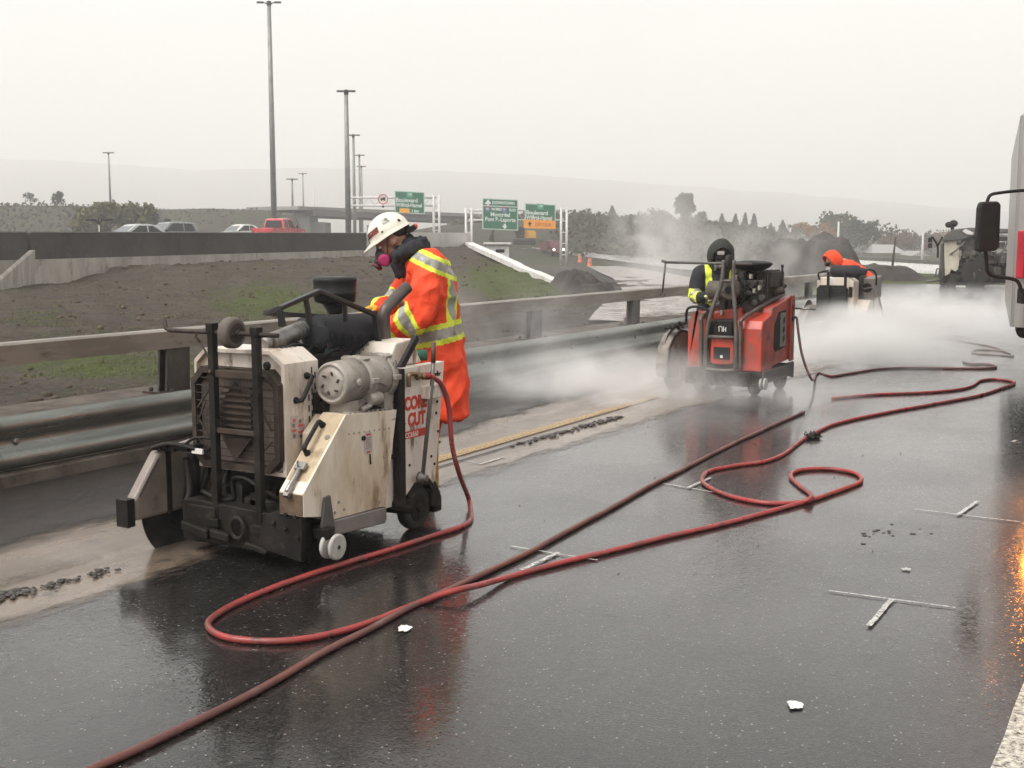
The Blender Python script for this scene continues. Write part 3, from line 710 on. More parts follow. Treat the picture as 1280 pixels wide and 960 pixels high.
def tree(name, p, h_, wd, leaf, label, kind='round', n=420, seed=1, group='trees beyond the roadworks'):
    r = random.Random(seed); t = thing(name, tuple(p), label, 'tree' if 'shrub' not in name else 'shrub', group)
    mb = MB(); th = h_ * (.95 if kind == 'cone' else .7)
    mb.tube([p, p + V((r.uniform(-.1, .1), 0, th * .5)), p + V((r.uniform(-.2, .2), .1, th))], [h_ * .022 + .03, h_ * .015 + .02, .02], 7)
    limbs = []
    for i in range(9):
        zz = h_ * r.uniform(.25, .7); a = r.uniform(0, 6.28); ln = wd * r.uniform(.35, .8) * .8
        e = p + V((math.cos(a) * ln, math.sin(a) * ln, zz + h_ * r.uniform(.08, .25))); limbs.append(e)
        mb.tube([p + V((0, 0, zz)), (p + V((0, 0, zz))).lerp(e, .6) + V((0, 0, .1)), e], [.012 * h_, .008 * h_, .01], 5)
    mb.build('trunk', M_bark, t)
    mb = MB(); cl = []
    if kind == 'cone':
        for i in range(n):
            k = r.random() ** .7; rad = wd * .5 * (1 - k) * r.uniform(.35, 1.05) * (1 + .3 * math.sin(k * 40)); a = r.uniform(0, 6.28)
            cl.append((p + V((math.cos(a) * rad, math.sin(a) * rad, h_ * (.06 + .95 * k))), .09 * h_ * (1.1 - k * .7)))
    else:
        cs = [(p + V((r.gauss(0, wd * .22), r.gauss(0, wd * .22), h_ * r.uniform(.35, .85))), wd * r.uniform(.16, .30)) for _ in range(9)] + [(e, wd * r.uniform(.12, .24)) for e in limbs]
        if kind == 'tall': cs = [(V((p.x + (c[0].x - p.x) * .7, p.y + (c[0].y - p.y) * .7, p.z + (c[0].z - p.z) * 1.1)), c[1] * .85) for c in cs]
        for i in range(n):
            c, rr = r.choice(cs); d = V((r.gauss(0, 1), r.gauss(0, 1), r.gauss(0, .8))); d = d.normalized() * rr * r.random() ** .4
            cl.append((c + d, h_ * .035 * r.uniform(.6, 1.5)))
    for c, sz in cl:
        for _ in range(3):
            a = V((r.gauss(0, 1), r.gauss(0, 1), r.gauss(0, 1))).normalized(); b_ = a.orthogonal().normalized(); b_.rotate(Matrix.Rotation(r.uniform(0, 6), 3, a)); u = a.cross(b_)
            q = c + V((r.gauss(0, 1), r.gauss(0, 1), r.gauss(0, 1))) * sz * .5
            mb.add([q + b_ * sz * 1.15, q + u * sz * .85, q - b_ * sz * 1.1, q - u * sz * .8], [(0, 1, 2, 3)])
    mb.build('crown', leaf, t, recalc=False)
    return t
def tree_px(px, ytop, ybase, Z, wpx, leaf, label, kind='round', n=420, seed=1, name='tree'):
    p = at(px, ybase, Z); g_ = T(p.x, p.y); p.z = min(g_ + .3, p.z) if g_ < p.z else g_
    zt = at(px, ytop, Z).z; return tree(name, p, max(1.2, zt - p.z), wpx * Z / F, leaf, label, kind, n, seed)
K = dict
TREES = [
 (733, 263, 285, 230, 22, L_dark, 'small dark tree standing behind the pink shrubs above the scrubby bank', 'round', 300, 'tree'),
 (765, 258, 284, 235, 18, L_dark, 'dark pointed conifer left of the leafy tree line on the bank', 'cone', 330, 'conifer_tree'),
 (783, 268, 285, 240, 14, L_dark, 'low dark tree just right of the pointed conifer on the bank', 'round', 200, 'tree'),
 (805, 265, 288, 240, 18, L_dark, 'dark bushy tree in the middle of the bank tree line', 'round', 300, 'tree'),
 (824, 262, 288, 245, 24, L_green, 'broad dull green tree left of the tallest tree', 'round', 380, 'tree'),
 (854, 244, 290, 240, 29, L_green, 'tallest tree with a rounded crown above the bank', 'tall', 700, 'tree'),
 (873, 264, 290, 235, 20, L_dark, 'dark tree at the right foot of the tallest tree', 'round', 320, 'tree'),
 (902, 268, 292, 245, 13, L_dark, 'slim dark conifer behind the hooded worker, leftmost of its row', 'cone', 240, 'conifer_tree'),
 (919, 268, 292, 245, 12, L_dark, 'slim dark conifer beside the white pole behind the hooded worker', 'cone', 240, 'conifer_tree'),
 (931, 267, 292, 250, 10, L_dark, 'narrow upright conifer just right of the white pole', 'cone', 200, 'conifer_tree'),
 (942, 268, 293, 250, 10, L_dark, 'narrow upright conifer, right end of the slim conifer row', 'cone', 200, 'conifer_tree'),
 (963, 279, 295, 245, 10, L_dark, 'short conifer behind the left edge of the soil mound', 'cone', 160, 'conifer_tree'),
 (978, 276, 296, 240, 15, L_dark, 'short wide conifer behind the soil mound', 'cone', 260, 'conifer_tree'),
 (994, 279, 303, 215, 22, L_olive, 'pale olive tree next to the orange autumn tree', 'round', 330, 'tree'),
 (1020, 277, 305, 200, 34, L_orange, 'orange autumn tree above the soil mound', 'round', 520, 'tree'),
 (1037, 267, 310, 215, 46, L_green, 'large dull green tree behind the orange autumn tree', 'round', 650, 'tree'),
 (1084, 277, 316, 200, 46, L_dark, 'wide dark green tree left of the white house', 'round', 650, 'tree'),
 (1061, 285, 318, 195, 34, L_dark, 'dark green tree between the white pole and the wide dark tree', 'round', 420, 'tree'),
 (1117, 288, 318, 215, 38, L_rust, 'rusty red autumn tree behind the white house', 'round', 450, 'tree'),
 (1143, 289, 318, 220, 36, L_green, 'dull green tree behind the dark utility pole', 'round', 420, 'tree'),
 (1164, 290, 318, 220, 30, L_rust, 'brownish autumn tree left of the milling machine', 'round', 400, 'tree'),
 (1185, 288, 320, 230, 40, L_rust, 'brownish autumn tree behind the milling machine', 'round', 400, 'tree'),
 (726, 270, 286, 226, 12, L_pink, 'pink autumn shrub, left of the pair above the bank', 'round', 130, 'shrub'),
 (741, 272, 286, 226, 13, L_pink, 'pink autumn shrub, right of the pair above the bank', 'round', 130, 'shrub'),
 (38, 240, 262, 170, 14, L_dark, 'small dark shrub on the far left bank', 'round', 150, 'shrub'),
 (73, 241, 268, 165, 18, L_dark, 'dark upright tree at the end of the left bank', 'tall', 260, 'tree'),
 (112, 250, 285, 120, 30, L_olive, 'low yellowish shrub at the left of the leafy thicket', 'round', 300, 'shrub'),
 (138, 247, 290, 115, 50, L_olive, 'wide olive tree behind the silver car', 'round', 620, 'tree'),
 (168, 249, 290, 118, 40, L_olive, 'rounded olive tree right of the wide olive tree', 'round', 480, 'tree'),
 (193, 253, 290, 125, 26, L_dark, 'bare brownish tree right of the olive trees', 'round', 260, 'tree'),
]
for i, (px, y0_, y1_, Z, wp, lf, lb, kd, n, nm) in enumerate(TREES): tree_px(px, y0_, y1_, Z, wp, lf, lb, kd, int(n * 1.5), 11 + i, nm)
# distant hedge lines that read as one mass
def scrub(name, label, spans, leaf, seed):
    r = random.Random(seed); mb = MB()
    for px0, px1, ya, yb, Z, n, sz in spans:
        for _ in range(n):
            px = r.uniform(px0, px1); zz = Z * r.uniform(.93, 1.07); p = at(px, 290, zz); gz_ = T(p.x, p.y)
            hh = (yb - ya) * zz / F; dn = .55 + .45 * noise.noise(V((px * .05, seed, 0)))
            c = V((p.x, p.y, gz_ + hh * r.random() * max(.15, dn)))
            for _k in range(2):
                a = V((r.gauss(0, 1), r.gauss(0, 1), r.gauss(0, 1))).normalized(); b_ = a.orthogonal().normalized(); u = a.cross(b_); s_ = sz * r.uniform(.5, 1.4)
                q = c + V((r.gauss(0, 1), r.gauss(0, 1), r.gauss(0, .6))) * s_ * .6
                mb.add([q + b_ * s_, q + u * s_ * .7, q - b_ * s_, q - u * s_ * .7], [(0, 1, 2, 3)])
    tag(mb.build(name, leaf, recalc=False), label, None, None, 'stuff')
scrub('bank_scrub', 'brown and green scrub covering the far bank', [(690, 980, 290, 300, 178, 1300, .3), (690, 980, 291, 300, 160, 1300, .28), (690, 960, 292, 300, 148, 800, .22), (560, 700, 291, 298, 185, 500, .3), (880, 1000, 288, 300, 130, 500, .3), (-60, 200, 296, 300, 165, 700, .22), (-60, 200, 296, 300, 152, 500, .2), (-40, 130, 296, 300, 140, 400, .2), (200, 375, 298, 300, 168, 300, .15)], leafmat('scrub_leaves', (.036, .030, .021), (.055, .052, .026)), 5)
scrub('far_wood', 'low far-off woodland fading into the mist', [(-60, 120, 250, 258, 520, 300, .9), (120, 380, 250, 262, 620, 500, 1.0), (720, 1000, 262, 285, 300, 700, .7), (1000, 1300, 282, 306, 320, 900, .8)], leafmat('far_leaves', (.055, .055, .028), (.09, .085, .04)), 9)
r5 = random.Random(21); gm = MB(); cnt = 0
for _ in range(60000):
    px = r5.uniform(-40, 740); py = r5.uniform(340, 500); p = None
    X = None
    # sample world positions on the bank directly
    o = r5.uniform(-26, -7.35); s_ = r5.uniform(2, 40)
    if o < barrier_o(s_) + .4 or (V((o, s_)) - L0).dot(LN) > -.2: continue
    gv = masks(o, s_)[0]
    if gv < .17 or r5.random() > (gv - .10) * 2.2 or noise.noise(V((o * .8, s_ * .8, 4))) < -.05: continue
    z = T(o, s_); cnt += 1
    for _k in range(4):
        a = r5.uniform(0, 6.28); hh = r5.uniform(.02, .05); q = V((o + r5.gauss(0, .03), s_ + r5.gauss(0, .03), z - .01)); d = V((math.cos(a), math.sin(a), 0)); e = V((-d.y, d.x, 0))
        gm.add([q - e * .006, q + e * .006, q + d * hh * .5 + V((0, 0, hh))], [(0, 1, 2)])
    if cnt > 15000: break
sm = MB(); cnt = 0
while cnt < 3600:
    s_ = 2 + 40 * r5.random() ** 1.5; o = -7.3 - (-7.3 - barrier_o(s_)) * r5.random()
    if (V((o, s_)) - L0).dot(LN) > -.1 or noise.noise(V((o * .6, s_ * .6, 9))) < -.12: continue
    cnt += 1; rr = .010 + .045 * r5.random() ** 4; z = T(o, s_)
    sm.ell((o, s_, z + rr * .15), (rr * r5.uniform(.8, 1.5), rr * r5.uniform(.8, 1.5), rr * r5.uniform(.5, .9)), 6, 4, 0, Matrix.Rotation(r5.uniform(0, 3), 3, 'Z'))
tag(sm.build('soil_clods', mat('dry_clod_soil', (.11, .085, .064), .95, 0, (.055, .043, .034), 3, spec=.15)), 'small clods and stones strewn over the dirt bank', None, None, 'stuff')
tag(gm.build('grass', leafmat('short_grass', (.085, .105, .028), (.16, .17, .05)), recalc=False), 'short thin grass growing on the dirt bank', None, None, 'stuff')

# ---------------------------------------------------------------- light poles
M_pole = mat('grey_light_pole', (.22, .22, .21), .5, .4, (.17, .17, .165), 2)
M_polew = mat('pale_light_pole', (.55, .54, .52), .5)
def pole(px, ytop, Z, rpx, label, arms=True, m=None, name='light_pole', group='light poles along the highway', lean=0, base=None):
    p = at(px, 290, Z); p.z = T(p.x, p.y) if base is None else base
    zt = at(px, ytop, Z).z; t = thing(name, tuple(p), label, 'light pole' if name == 'light_pole' else 'pole', group)
    mb = MB(); r0 = rpx * Z / F / 2; top = V((p.x, p.y, zt)) + RT * lean
    mb.tube([p - V((0, 0, .3)), p.lerp(top, .5), top], [r0, r0 * .85, r0 * .6], 10); mb.build('shaft', m or M_pole, t)
    if arms:
        mb = MB(); al = .55 if Z == 112 else .25
        for d in (-1, 1):
            mb.tube([top - V((0, 0, .25)), top + RT * d * al * .5 + V((0, 0, -.08)), top + RT * d * al], .05, 6)
            mb.obox(top + RT * d * (al + .25), RT * .3, FH * .13, V((0, 0, .07)))
        mb.lathe(top, (0, 0, 1), [(-.3, r0 * .7), (0, r0 * .8), (.12, r0 * .6)], 10)
        mb.build('lamp_arm', M_dark, t)
    return t
pole(343, 3, 112, 7.5, 'tall grey twin-arm light pole rising to the top of the picture behind the red pickup')
pole(435.5, 114, 105, 7.5, 'twin-arm light pole left of the hard hat, tallest of the group beside the overpass')
pole(443.5, 169, 148, 4.6, 'slimmer twin-arm light pole second in the row beside the overpass')
pole(450.5, 194, 182, 3.6, 'thin twin-arm light pole third in the row beside the overpass')
pole(453, 208, 205, 3, 'thin distant light pole, farthest of the row beside the overpass', .8)
pole(366.5, 224, 170, 3.0, 'thin short light pole right of the tallest pole', .4)
pole(380, 217, 230, 2.2, 'very faint thin light pole before the overpass', .8)
pole(139.5, 191, 178, 2.8, 'lone faint light pole above the thicket on the left', 1.2)
pole(124, 275, 75, 2.0, 'short pale double lamp post sticking up above the dark barrier', .35, M_polew)
pole(1048, 277, 110, 3.6, 'white slim pole beside the orange autumn tree', .0, M_polew, 'utility_pole', 'poles among the trees')
pole(924.5, 268, 190, 3.2, 'white slim pole behind the hooded worker', .0, M_polew, 'utility_pole', 'poles among the trees')
pole(800, 262, 200, 1.6, 'thin white pole among the trees of the bank', .0, M_polew, 'utility_pole', 'poles among the trees')
pole(1154, 291, 120, 3.6, 'white slim pole left of the milling machine', .0, M_polew, 'utility_pole', 'poles among the trees')
pole(393, 236, 260, 2.6, 'faint white tower-like mast beyond the overpass', .0, M_polew, 'utility_pole', 'poles among the trees')
M_wood = mat('dark_timber', (.05, .042, .036), .85)
pole(1116, 296, 56, 3.2, 'dark leaning timber pole in the grass before the white house', .0, M_wood, 'utility_pole', 'poles among the trees', lean=.15)
pole(785, 280, 150, 1.4, 'thin dark pole on the scrubby bank', .0, M_wood, 'utility_pole', 'poles among the trees')

# ---------------------------------------------------------------- gantries and signs
M_sgreen = mat('green_sign_sheeting', (.0, .125, .062), .5, 0, (.0, .11, .055), 2)
M_sedge = mat('pale_sign_border', (.55, .66, .58), .5)
M_slet = mat('white_sign_lettering', (.72, .78, .74), .5)
M_sor = mat('orange_sign_sheeting', (.85, .33, .02), .5)
M_gan = mat('white_gantry_steel', (.60, .59, .57), .5, .1, (.5, .49, .47), 2)
def gantry(Z, xl, xr, yt, yb, ybase, label, skip_left=False, tilt=0):
    pl = at(xl, yt, Z); pr = at(xr, yt, Z + tilt); t = thing('sign_gantry', tuple(at((xl + xr) / 2, ybase, Z)), label, 'gantry')
    for q in ([pr] if skip_left else [pl, pr]):
        mb = MB(); gzz = T(q.x, q.y)
        for d in (-.28, .28): mb.tube([V((q.x, q.y, gzz - .3)) + RT * d, V((q.x, q.y, q.z + .25)) + RT * d], .13, 8)
        for zz in range(1, 6): mb.obox(V((q.x, q.y, gzz + zz * 1.1)), RT * .28, FH * .05, V((0, 0, .05)))
        mb.build('post', M_gan, t)
    for yy in (yt, yb):
        mb = MB(); a = at(xl, yy, Z); b_ = at(xr, yy + (2 if tilt else 0), Z + tilt); mb.tube([a, b_], .1, 8); mb.build('beam', M_gan, t)
    mb = MB(); n = 14
    for i in range(n):
        a = at(lerp(xl, xr, i / n), yt if i % 2 else yb, Z); b_ = at(lerp(xl, xr, (i + 1) / n), yb if i % 2 else yt, Z); mb.tube([a, b_], .03, 5)
    mb.build('lattice', M_gan, t)
    return t
def sign_panel(name, px0, px1, y0_, y1_, Z, label, mface, slope=2.0, group=None, edge=True):
    c = at((px0 + px1) / 2, (y0_ + y1_) / 2, Z); hw = (px1 - px0) * Z / F / 2; hh = (y1_ - y0_) * Z / F / 2
    t = thing(name, tuple(c - V((0, 0, hh))), label, 'road sign', group)
    xd = (RT * math.cos(R(8)) + FH * math.sin(R(8))).normalized(); xd = (xd + V((0, 0, -slope / (px1 - px0) * .8))).normalized(); yd = V((0, 0, 1)); nd = xd.cross(yd).normalized()
    if edge:
        mb = MB(); mb.obox(c, xd * hw, nd * .04, yd * hh); mb.build('border', M_sedge, t)
    mb = MB(); k = .09 if edge else 0; mb.obox(c + nd * .03, xd * (hw - k), nd * .03, yd * (hh - k)); mb.build('panel', mface, t)
    front = c + nd * .075
    return t, front, xd, yd, hw, hh
gantry(118, 586, 705, 263, 275, 330, 'white lattice gantry on two posts carrying two green signs')
t, f_, xd, yd, hw, hh = sign_panel('highway_sign', 603, 647.5, 249, 287, 117, 'large green sign with two route shields and four lines of white lettering', M_sgreen, 2.2)
k = hh / 19
def sl_(t, s, x, y, size, m=M_slet, al='LEFT', sq=.95, b_=.012): return text_mesh('lettering', s, size, m, f_ + xd * x + yd * y, xd, yd, t, b_, .004, al, sq)
mb = MB(); mb.obox(f_ + yd * (k * 9.8), xd * (hw - .12), xd.cross(yd) * .006, yd * .035); mb.build('divider', M_slet, t)
sl_(t, 'DOWNTOWN', -hw * .46, k * 12.4, .40, M_slet, 'LEFT', .84)
mb = MB(); mb.poly([f_ + xd * (-hw * .68 + a * .3) + yd * (k * 13.8 + b_ * .3) for a, b_ in ((-1, -.6), (-.2, -.6), (-.2, -1), (.2, -1), (.2, -.6), (1, -.2), (0, 1), (-1, -.2))]); mb.build('arrow', M_slet, t)
for x in (-.72, .22):
    mb = MB(); mb.poly([f_ + xd * (hw * x + a * .26) + yd * (k * 5.6 + b_ * .33) for a, b_ in ((-1, 1), (1, 1), (.95, -.2), (.5, -.75), (0, -1), (-.5, -.75), (-.95, -.2))]); sh = mb.build('shield', mat('blue_grey_shield', (.12, .15, .33), .5), t)
    mb = MB(); mb.obox(f_ + xd * (hw * x) + yd * (k * 5.6 + .25), xd * .24, xd.cross(yd) * .006, yd * .07); mb.build('shield_band', mat('red_shield_band', (.40, .06, .07), .5), sh)
    text_mesh('shield_number', '73' if x > 0 else '540', .26, M_slet, f_ + xd * (hw * x) + yd * (k * 5.0) + xd.cross(yd) * .004, xd, yd, sh, .004, .003, 'CENTER', .8)
sl_(t, 'NORD', -hw * .5, k * 4.6, .36); sl_(t, 'SUD', hw * .5, k * 4.4, .36)
sl_(t, 'Montréal', 0, k * -2.6, .56, M_slet, 'CENTER'); sl_(t, 'Pont P.-Laporte', 0, k * -8.6, .56, M_slet, 'CENTER', .84)
mb = MB(); mb.poly([f_ + xd * (hw * .25 + a * .28) + yd * (k * -14.6 + b_ * .26) for a, b_ in ((-.4, 1), (.4, 1), (.4, .2), (1, .2), (0, -1), (-1, .2), (-.4, .2))]); mb.build('down_arrow', M_slet, t)
def willy(px0, px1, y0_, y1_, Z, label, third):
    global f_
    t, f_, xd_, yd_, hw, hh = sign_panel('highway_sign', px0, px1, y0_, y1_, Z, label, M_sgreen, 2.2)
    k = hh / 13
    mb = MB(); mb.obox(f_ + yd * (hh * .68), xd * .32, xd.cross(yd) * .006, yd * .27); sh = mb.build('route_marker', mat('green_route_marker', (.06, .3, .18), .5), t)
    text_mesh('marker_number', '138', .34, M_slet, f_ + yd * (hh * .62) + xd.cross(yd) * .008, xd, yd, sh, .004, .003, 'CENTER', .8)
    sl_(t, 'Boulevard', -hw * .92, hh * (.02 if third else -.28), .56); sl_(t, 'Wilfrid-Hamel', -hw * .92, hh * (-.42 if third else -.86), .56, M_slet, 'LEFT', .80)
    if third:
        mb = MB(); mb.obox(f_ - yd * (hh * .76) - xd * hw * .35, xd * .5, xd.cross(yd) * .01, yd * .22); mb.build('exit_tab', mat('yellow_exit_tab', (.85, .42, .06), .5), t)
        sl_(t, '1 km', hw * .1, -hh * .88, .4)
    return t
willy(656, 694.5, 255, 276, 117.5, 'green sign standing on an orange strip, right one on the two-post gantry', False)
t, f_, xd, yd, hw, hh = sign_panel('orange_sign', 654.5, 694.5, 275.2, 285.6, 117.2, 'orange strip sign with a black arrow below a green sign', M_sor, 1.6, None, False)
mb = MB(); mb.poly([f_ + xd * (-hw * .62 + a * .22) + yd * (b_ * .24) for a, b_ in ((-.3, -.2), (-.3, -1), (.3, -1), (.3, -.2), (1, -.1), (0, 1), (-1, -.1))]); mb.build('arrow', M_dark, t)
sl_(t, 'DÉTOUR', -hw * .28, -.17, .42, mat('dark_orange_lettering', (.45, .14, .02), .5))
gantry(120, 438, 545.5, 247, 257, 302, 'white lattice gantry behind the hard hat carrying a round sign and a green sign', True)
willy(493.5, 530.5, 239.5, 266.5, 118.8, 'green sign with a small yellow tab hung behind the hard hat', True)
c = at(478.8, 249, 118.5); t = thing('round_sign', tuple(c - V((0, 0, .5))), 'round white and red restriction sign left of the green sign behind the hard hat', 'road sign')
nd = -FH; mb = MB(); mb.lathe(c, nd, [(0, .52), (.03, .52)], 24); mb.build('panel', M_plate_white, t)
mb = MB(); mb.tube([c + nd * .04 + RT * (math.cos(a) * .47) + V((0, 0, math.sin(a) * .47)) for a in [i * .2618 for i in range(24)]], .05, 6, closed=True); mb.build('red_ring', mat('sign_red', (.5, .05, .05), .5), t)
mb = MB(); mb.obox(c + nd * .045 + V((0, 0, .02)), RT * .24, nd * .006, V((0, 0, .1))); mb.obox(c + nd * .045 + V((0, 0, .14)) + RT * .1, RT * .11, nd * .006, V((0, 0, .06)))
for d in (-.16, .16): mb.lathe(c + nd * .04 + RT * d + V((0, 0, -.1)), nd, [(0, .07), (.012, .07)], 12)
mb.build('truck_symbol', M_dark, t)
mb = MB(); mb.obox(c - V((0, 0, .72)), RT * .12, nd * .02, V((0, 0, .1))); mb.build('tab', M_dark, t)

# ---------------------------------------------------------------- overpass
M_ovc = mat('grey_bridge_concrete', (.26, .25, .235), .85, 0, (.2, .19, .18), .5)
oc = at(430, 270, 185); t = thing('overpass', (oc.x, oc.y, -1), 'grey concrete overpass with an abutment and a pier behind the light poles', 'bridge')
mb = MB(); a = at(362, 266, 172); b_ = at(590, 276, 215); mb.bar([a, b_], 9, .95); mb.build('girder', mat('dark_girder', (.12, .115, .11), .8), t)
mb = MB(); a = at(340, 260.5, 170); b_ = at(590, 270.5, 213); mb.bar([a - V((0, 0, .0)), b_], 10, .5); mb.build('parapet', M_ovc, t)
mb = MB(); a = at(398, 282, 176); mb.obox(V((a.x, a.y, 1.4)), RT * 1.3, FH * 3.5, V((0, 0, 2.9))); mb.build('pier', M_ovc, t)
mb = MB(); a = at(470, 282, 186); mb.obox(V((a.x, a.y, 1.2)), RT * 1.0, FH * 3.5, V((0, 0, 2.8))); mb.build('pier', M_ovc, t)
mb = MB(); a0 = at(352, 266, 168); a1 = at(386, 266, 171); mb.add([a0, a1, V((a1.x, a1.y, -1)), V((a0.x, a0.y, -1)), a0 + FH * 8, a1 + FH * 8, V((a1.x, a1.y, -1)) + FH * 8, V((a0.x, a0.y, -1)) + FH * 8], [(0, 1, 2, 3), (7, 6, 5, 4), (0, 3, 7, 4), (1, 5, 6, 2), (0, 4, 5, 1), (3, 2, 6, 7)]); mb.build('abutment', mat('pale_abutment', (.3, .29, .27), .85), t)

# ---------------------------------------------------------------- vehicles on the upper road
def carpaint(n, c): return mat(n, c, .25, .3, tuple(x * .9 for x in c), 3, coat=.6)
M_chrome = mat('pale_trim', (.5, .5, .5), .25, .8)
M_hl, nt_, b_ = newmat('lit_headlamp'); b_.inputs['Base Color'].default_value = (.9, .85, .75, 1); b_.inputs['Emission Color'].default_value = (1, .9, .75, 1); b_.inputs['Emission Strength'].default_value = 6
M_tl = mat('red_tail_lamp', (.35, .02, .02), .2)
def car(loc, heading, paint_, label, pickup=False, suv=False, lit=False):
    """local x forward; loc on the road; heading angle of the nose"""
    t = thing('pickup_truck' if pickup else 'car', loc, label, 'pickup truck' if pickup else 'car', None, heading)
    L, W, H = (2.9, 1.0, 1.9) if pickup else (2.25, .9, 1.62 if suv else 1.46)
    bl = H * .57 if not pickup else H * .58      # belt line
    mb = MB()
    prof = [(-L, .35), (-L - .02, bl * .75), (-L + .05, bl), (L * .42, bl), (L * .93, bl * .84), (L, bl * .6), (L - .02, .32)]
    if pickup: prof = [(-L, .5), (-L, bl), (-.95, bl), (L * .38, bl + .02), (L * .95, bl - .03), (L, bl * .7), (L, .45)]
    ys = [(-W, .94), (-W * .9, 1), (W * .9, 1), (W, .94)]
    n = len(prof); vs = []
    for y, k in ((-W * .96, .985), (-W, .96), (W, .96), (W * .96, .985)):
        vs += [(x * (1 if abs(y) < W else 1), y, z if (abs(y) == W or z < bl * .9) else z) for x, z in prof]
    fs = [tuple(range(n))[::-1], tuple(3 * n + i for i in range(n))]
    for r_ in range(3):
        for i in range(n): fs.append((r_ * n + i, r_ * n + (i + 1) % n, (r_ + 1) * n + (i + 1) % n, (r_ + 1) * n + i))
    mb.add(vs, fs); body = mb.build('body', paint_, t, .04, False)
    # greenhouse: painted curved shell with dark windows set just proud of it
    if pickup: gp_ = [(-.98, bl), (-.86, H - .14), (-.74, H - .03), (0, H), (.62, H - .04), (.80, H - .12), (1.35, bl)]
    elif suv: gp_ = [(-L * .93, bl), (-L * .86, H - .22), (-L * .76, H - .06), (-L * .3, H), (L * .05, H - .04), (L * .16, H - .12), (L * .50, bl)]
    else: gp_ = [(-L * .84, bl), (-L * .62, H - .20), (-L * .46, H - .07), (-L * .18, H), (L * .04, H - .03), (L * .18, H - .13), (L * .54, bl)]
    kk = len(gp_); mb = MB(); vs = []; tw = lambda z: W * (.95 - .17 * (z - bl) / (H - bl))
    q_ = spline([(x, 0, z) for x, z in gp_], 4); q_ = [(p.x, p.z) for p in q_]; kk = len(q_)
    for yk in (-1, -.86, .86, 1):
        for x, z in q_: vs.append((x, yk * tw(z), z + (.025 * (H > z) if abs(yk) < 1 and z > bl + .1 else 0)))
    fs = [(r_ * kk + i, r_ * kk + i + 1, (r_ + 1) * kk + i + 1, (r_ + 1) * kk + i) for r_ in range(3) for i in range(kk - 1)] + [tuple(range(kk))[::-1], tuple(3 * kk + i for i in range(kk))]
    mb.add(vs, fs, 0, False); mb.build('roof', paint_, t, .03, False)
    gx = [gp_[0], gp_[2], gp_[4], gp_[-1]]
    def pane(name, x0b, x0t, x1t, x1b, zb, zt, sgn):
        mb = MB(); mb.prism([(x0b, zb), (x0t, zt), (x1t, zt), (x1b, zb)], 'y', 0, .012)
        mb.v = [V((p.x, sgn * (tw(p.z) + .004 + p.y), p.z)) for p in mb.v]; mb.build(name, M_glass, t, 0, False)
    xm = (gx[1][0] + gx[2][0]) / 2
    for sgn in (-1, 1):
        pane('side_window', gx[0][0] + .26, gx[1][0] + .16, xm - .05, xm - .05, bl + .05, H - .10, sgn); pane('side_window', xm + .05, xm + .05, gx[2][0] + .0, gx[3][0] - .30, bl + .05, H - .10, sgn)
    for (xb_, zb_), (xt_, zt_), sg, nm_ in ((gp_[-1], gp_[-2], 1, 'windscreen'), (gp_[0], gp_[1], -1, 'rear_window')):
        mb = MB(); a_ = V((xb_, 0, zb_)); c_ = V((xt_, 0, zt_)); d_ = c_ - a_; n_ = V((d_.z, 0, -d_.x)) * sg; n_.normalize()
        lo_, hi_ = a_ + d_ * .08 + n_ * .03, a_ + d_ * .97 + n_ * .03
        mb.add([lo_ + V((0, -W * .80, 0)), lo_ + V((0, W * .80, 0)), hi_ + V((0, W * .68, 0)), hi_ + V((0, -W * .68, 0)), lo_ + V((0, -W * .80, 0)) - n_ * .02, lo_ + V((0, W * .80, 0)) - n_ * .02, hi_ + V((0, W * .68, 0)) - n_ * .02, hi_ + V((0, -W * .68, 0)) - n_ * .02], [(0, 1, 2, 3), (7, 6, 5, 4), (0, 4, 5, 1), (1, 5, 6, 2), (2, 6, 7, 3), (3, 7, 4, 0)])
        mb.build(nm_, M_glass if (pickup or nm_ == 'rear_window') else mat('sky_lit_windscreen', (.10, .115, .12), .08, 0, (.12, .13, .135), 2, rvar=.02), t, 0, False)
    for sx in (-.62, .64):
        for sgn in (-1, 1):
            mb = MB(); rr = .38 if pickup else .32
            mb.lathe((L * sx, sgn * W * .78, rr), (0, sgn, 0), [(0, rr * .92), (.05, rr), (.18, rr), (.21, rr * .9)], 20); wh = mb.build('wheel', M_tyre, t, 0, False)
            mb = MB(); mb.lathe((L * sx, sgn * (W * .78 + .2), rr), (0, sgn, 0), [(0, rr * .62), (.025, rr * .6), (.03, rr * .2)], 16); mb.build('rim', M_chrome, wh, 0, False)
    for sgn in (-1, 1):
        mb = MB(); mb.obox((L * .97, sgn * W * .72, bl * .72), V((.05, 0, 0)), V((0, .17, 0)), V((0, 0, .09))); mb.build('headlight', M_hl if lit else M_plate_white, t, .02, False)
        mb = MB(); mb.obox((-L, sgn * W * .85, bl * .8), V((.04, 0, 0)), V((0, .1, 0)), V((0, 0, .14))); mb.build('tail_light', M_tl, t, .01, False)
        mb = MB(); mb.ell((gx[3][0] - .25, sgn * (W + .14), bl + (.16 if pickup else .08)), (.07, .13, .17 if pickup else .08), 10, 8); mb.build('wing_mirror', M_dark, t, 0, False)
    if pickup:
        mb = MB(); mb.box(-L + .12, -1.0, -W * .86, W * .86, bl - .02, bl + .006); mb.build('bed', M_dark, t, 0, False)
    return t
camL = math.atan2(-RT.y, -RT.x)
def on_upper(px, Z): p = at(px, 290, Z); return (p.x, p.y, .60)
bdang = math.atan2(bd.y, bd.x)
p = at(168, 290, 75); car((p.x, p.y, T(p.x, p.y) + .03), camL + R(50), carpaint('silver_car_paint', (.42, .44, .43)), 'silver sedan showing its windscreen above the dark barrier')
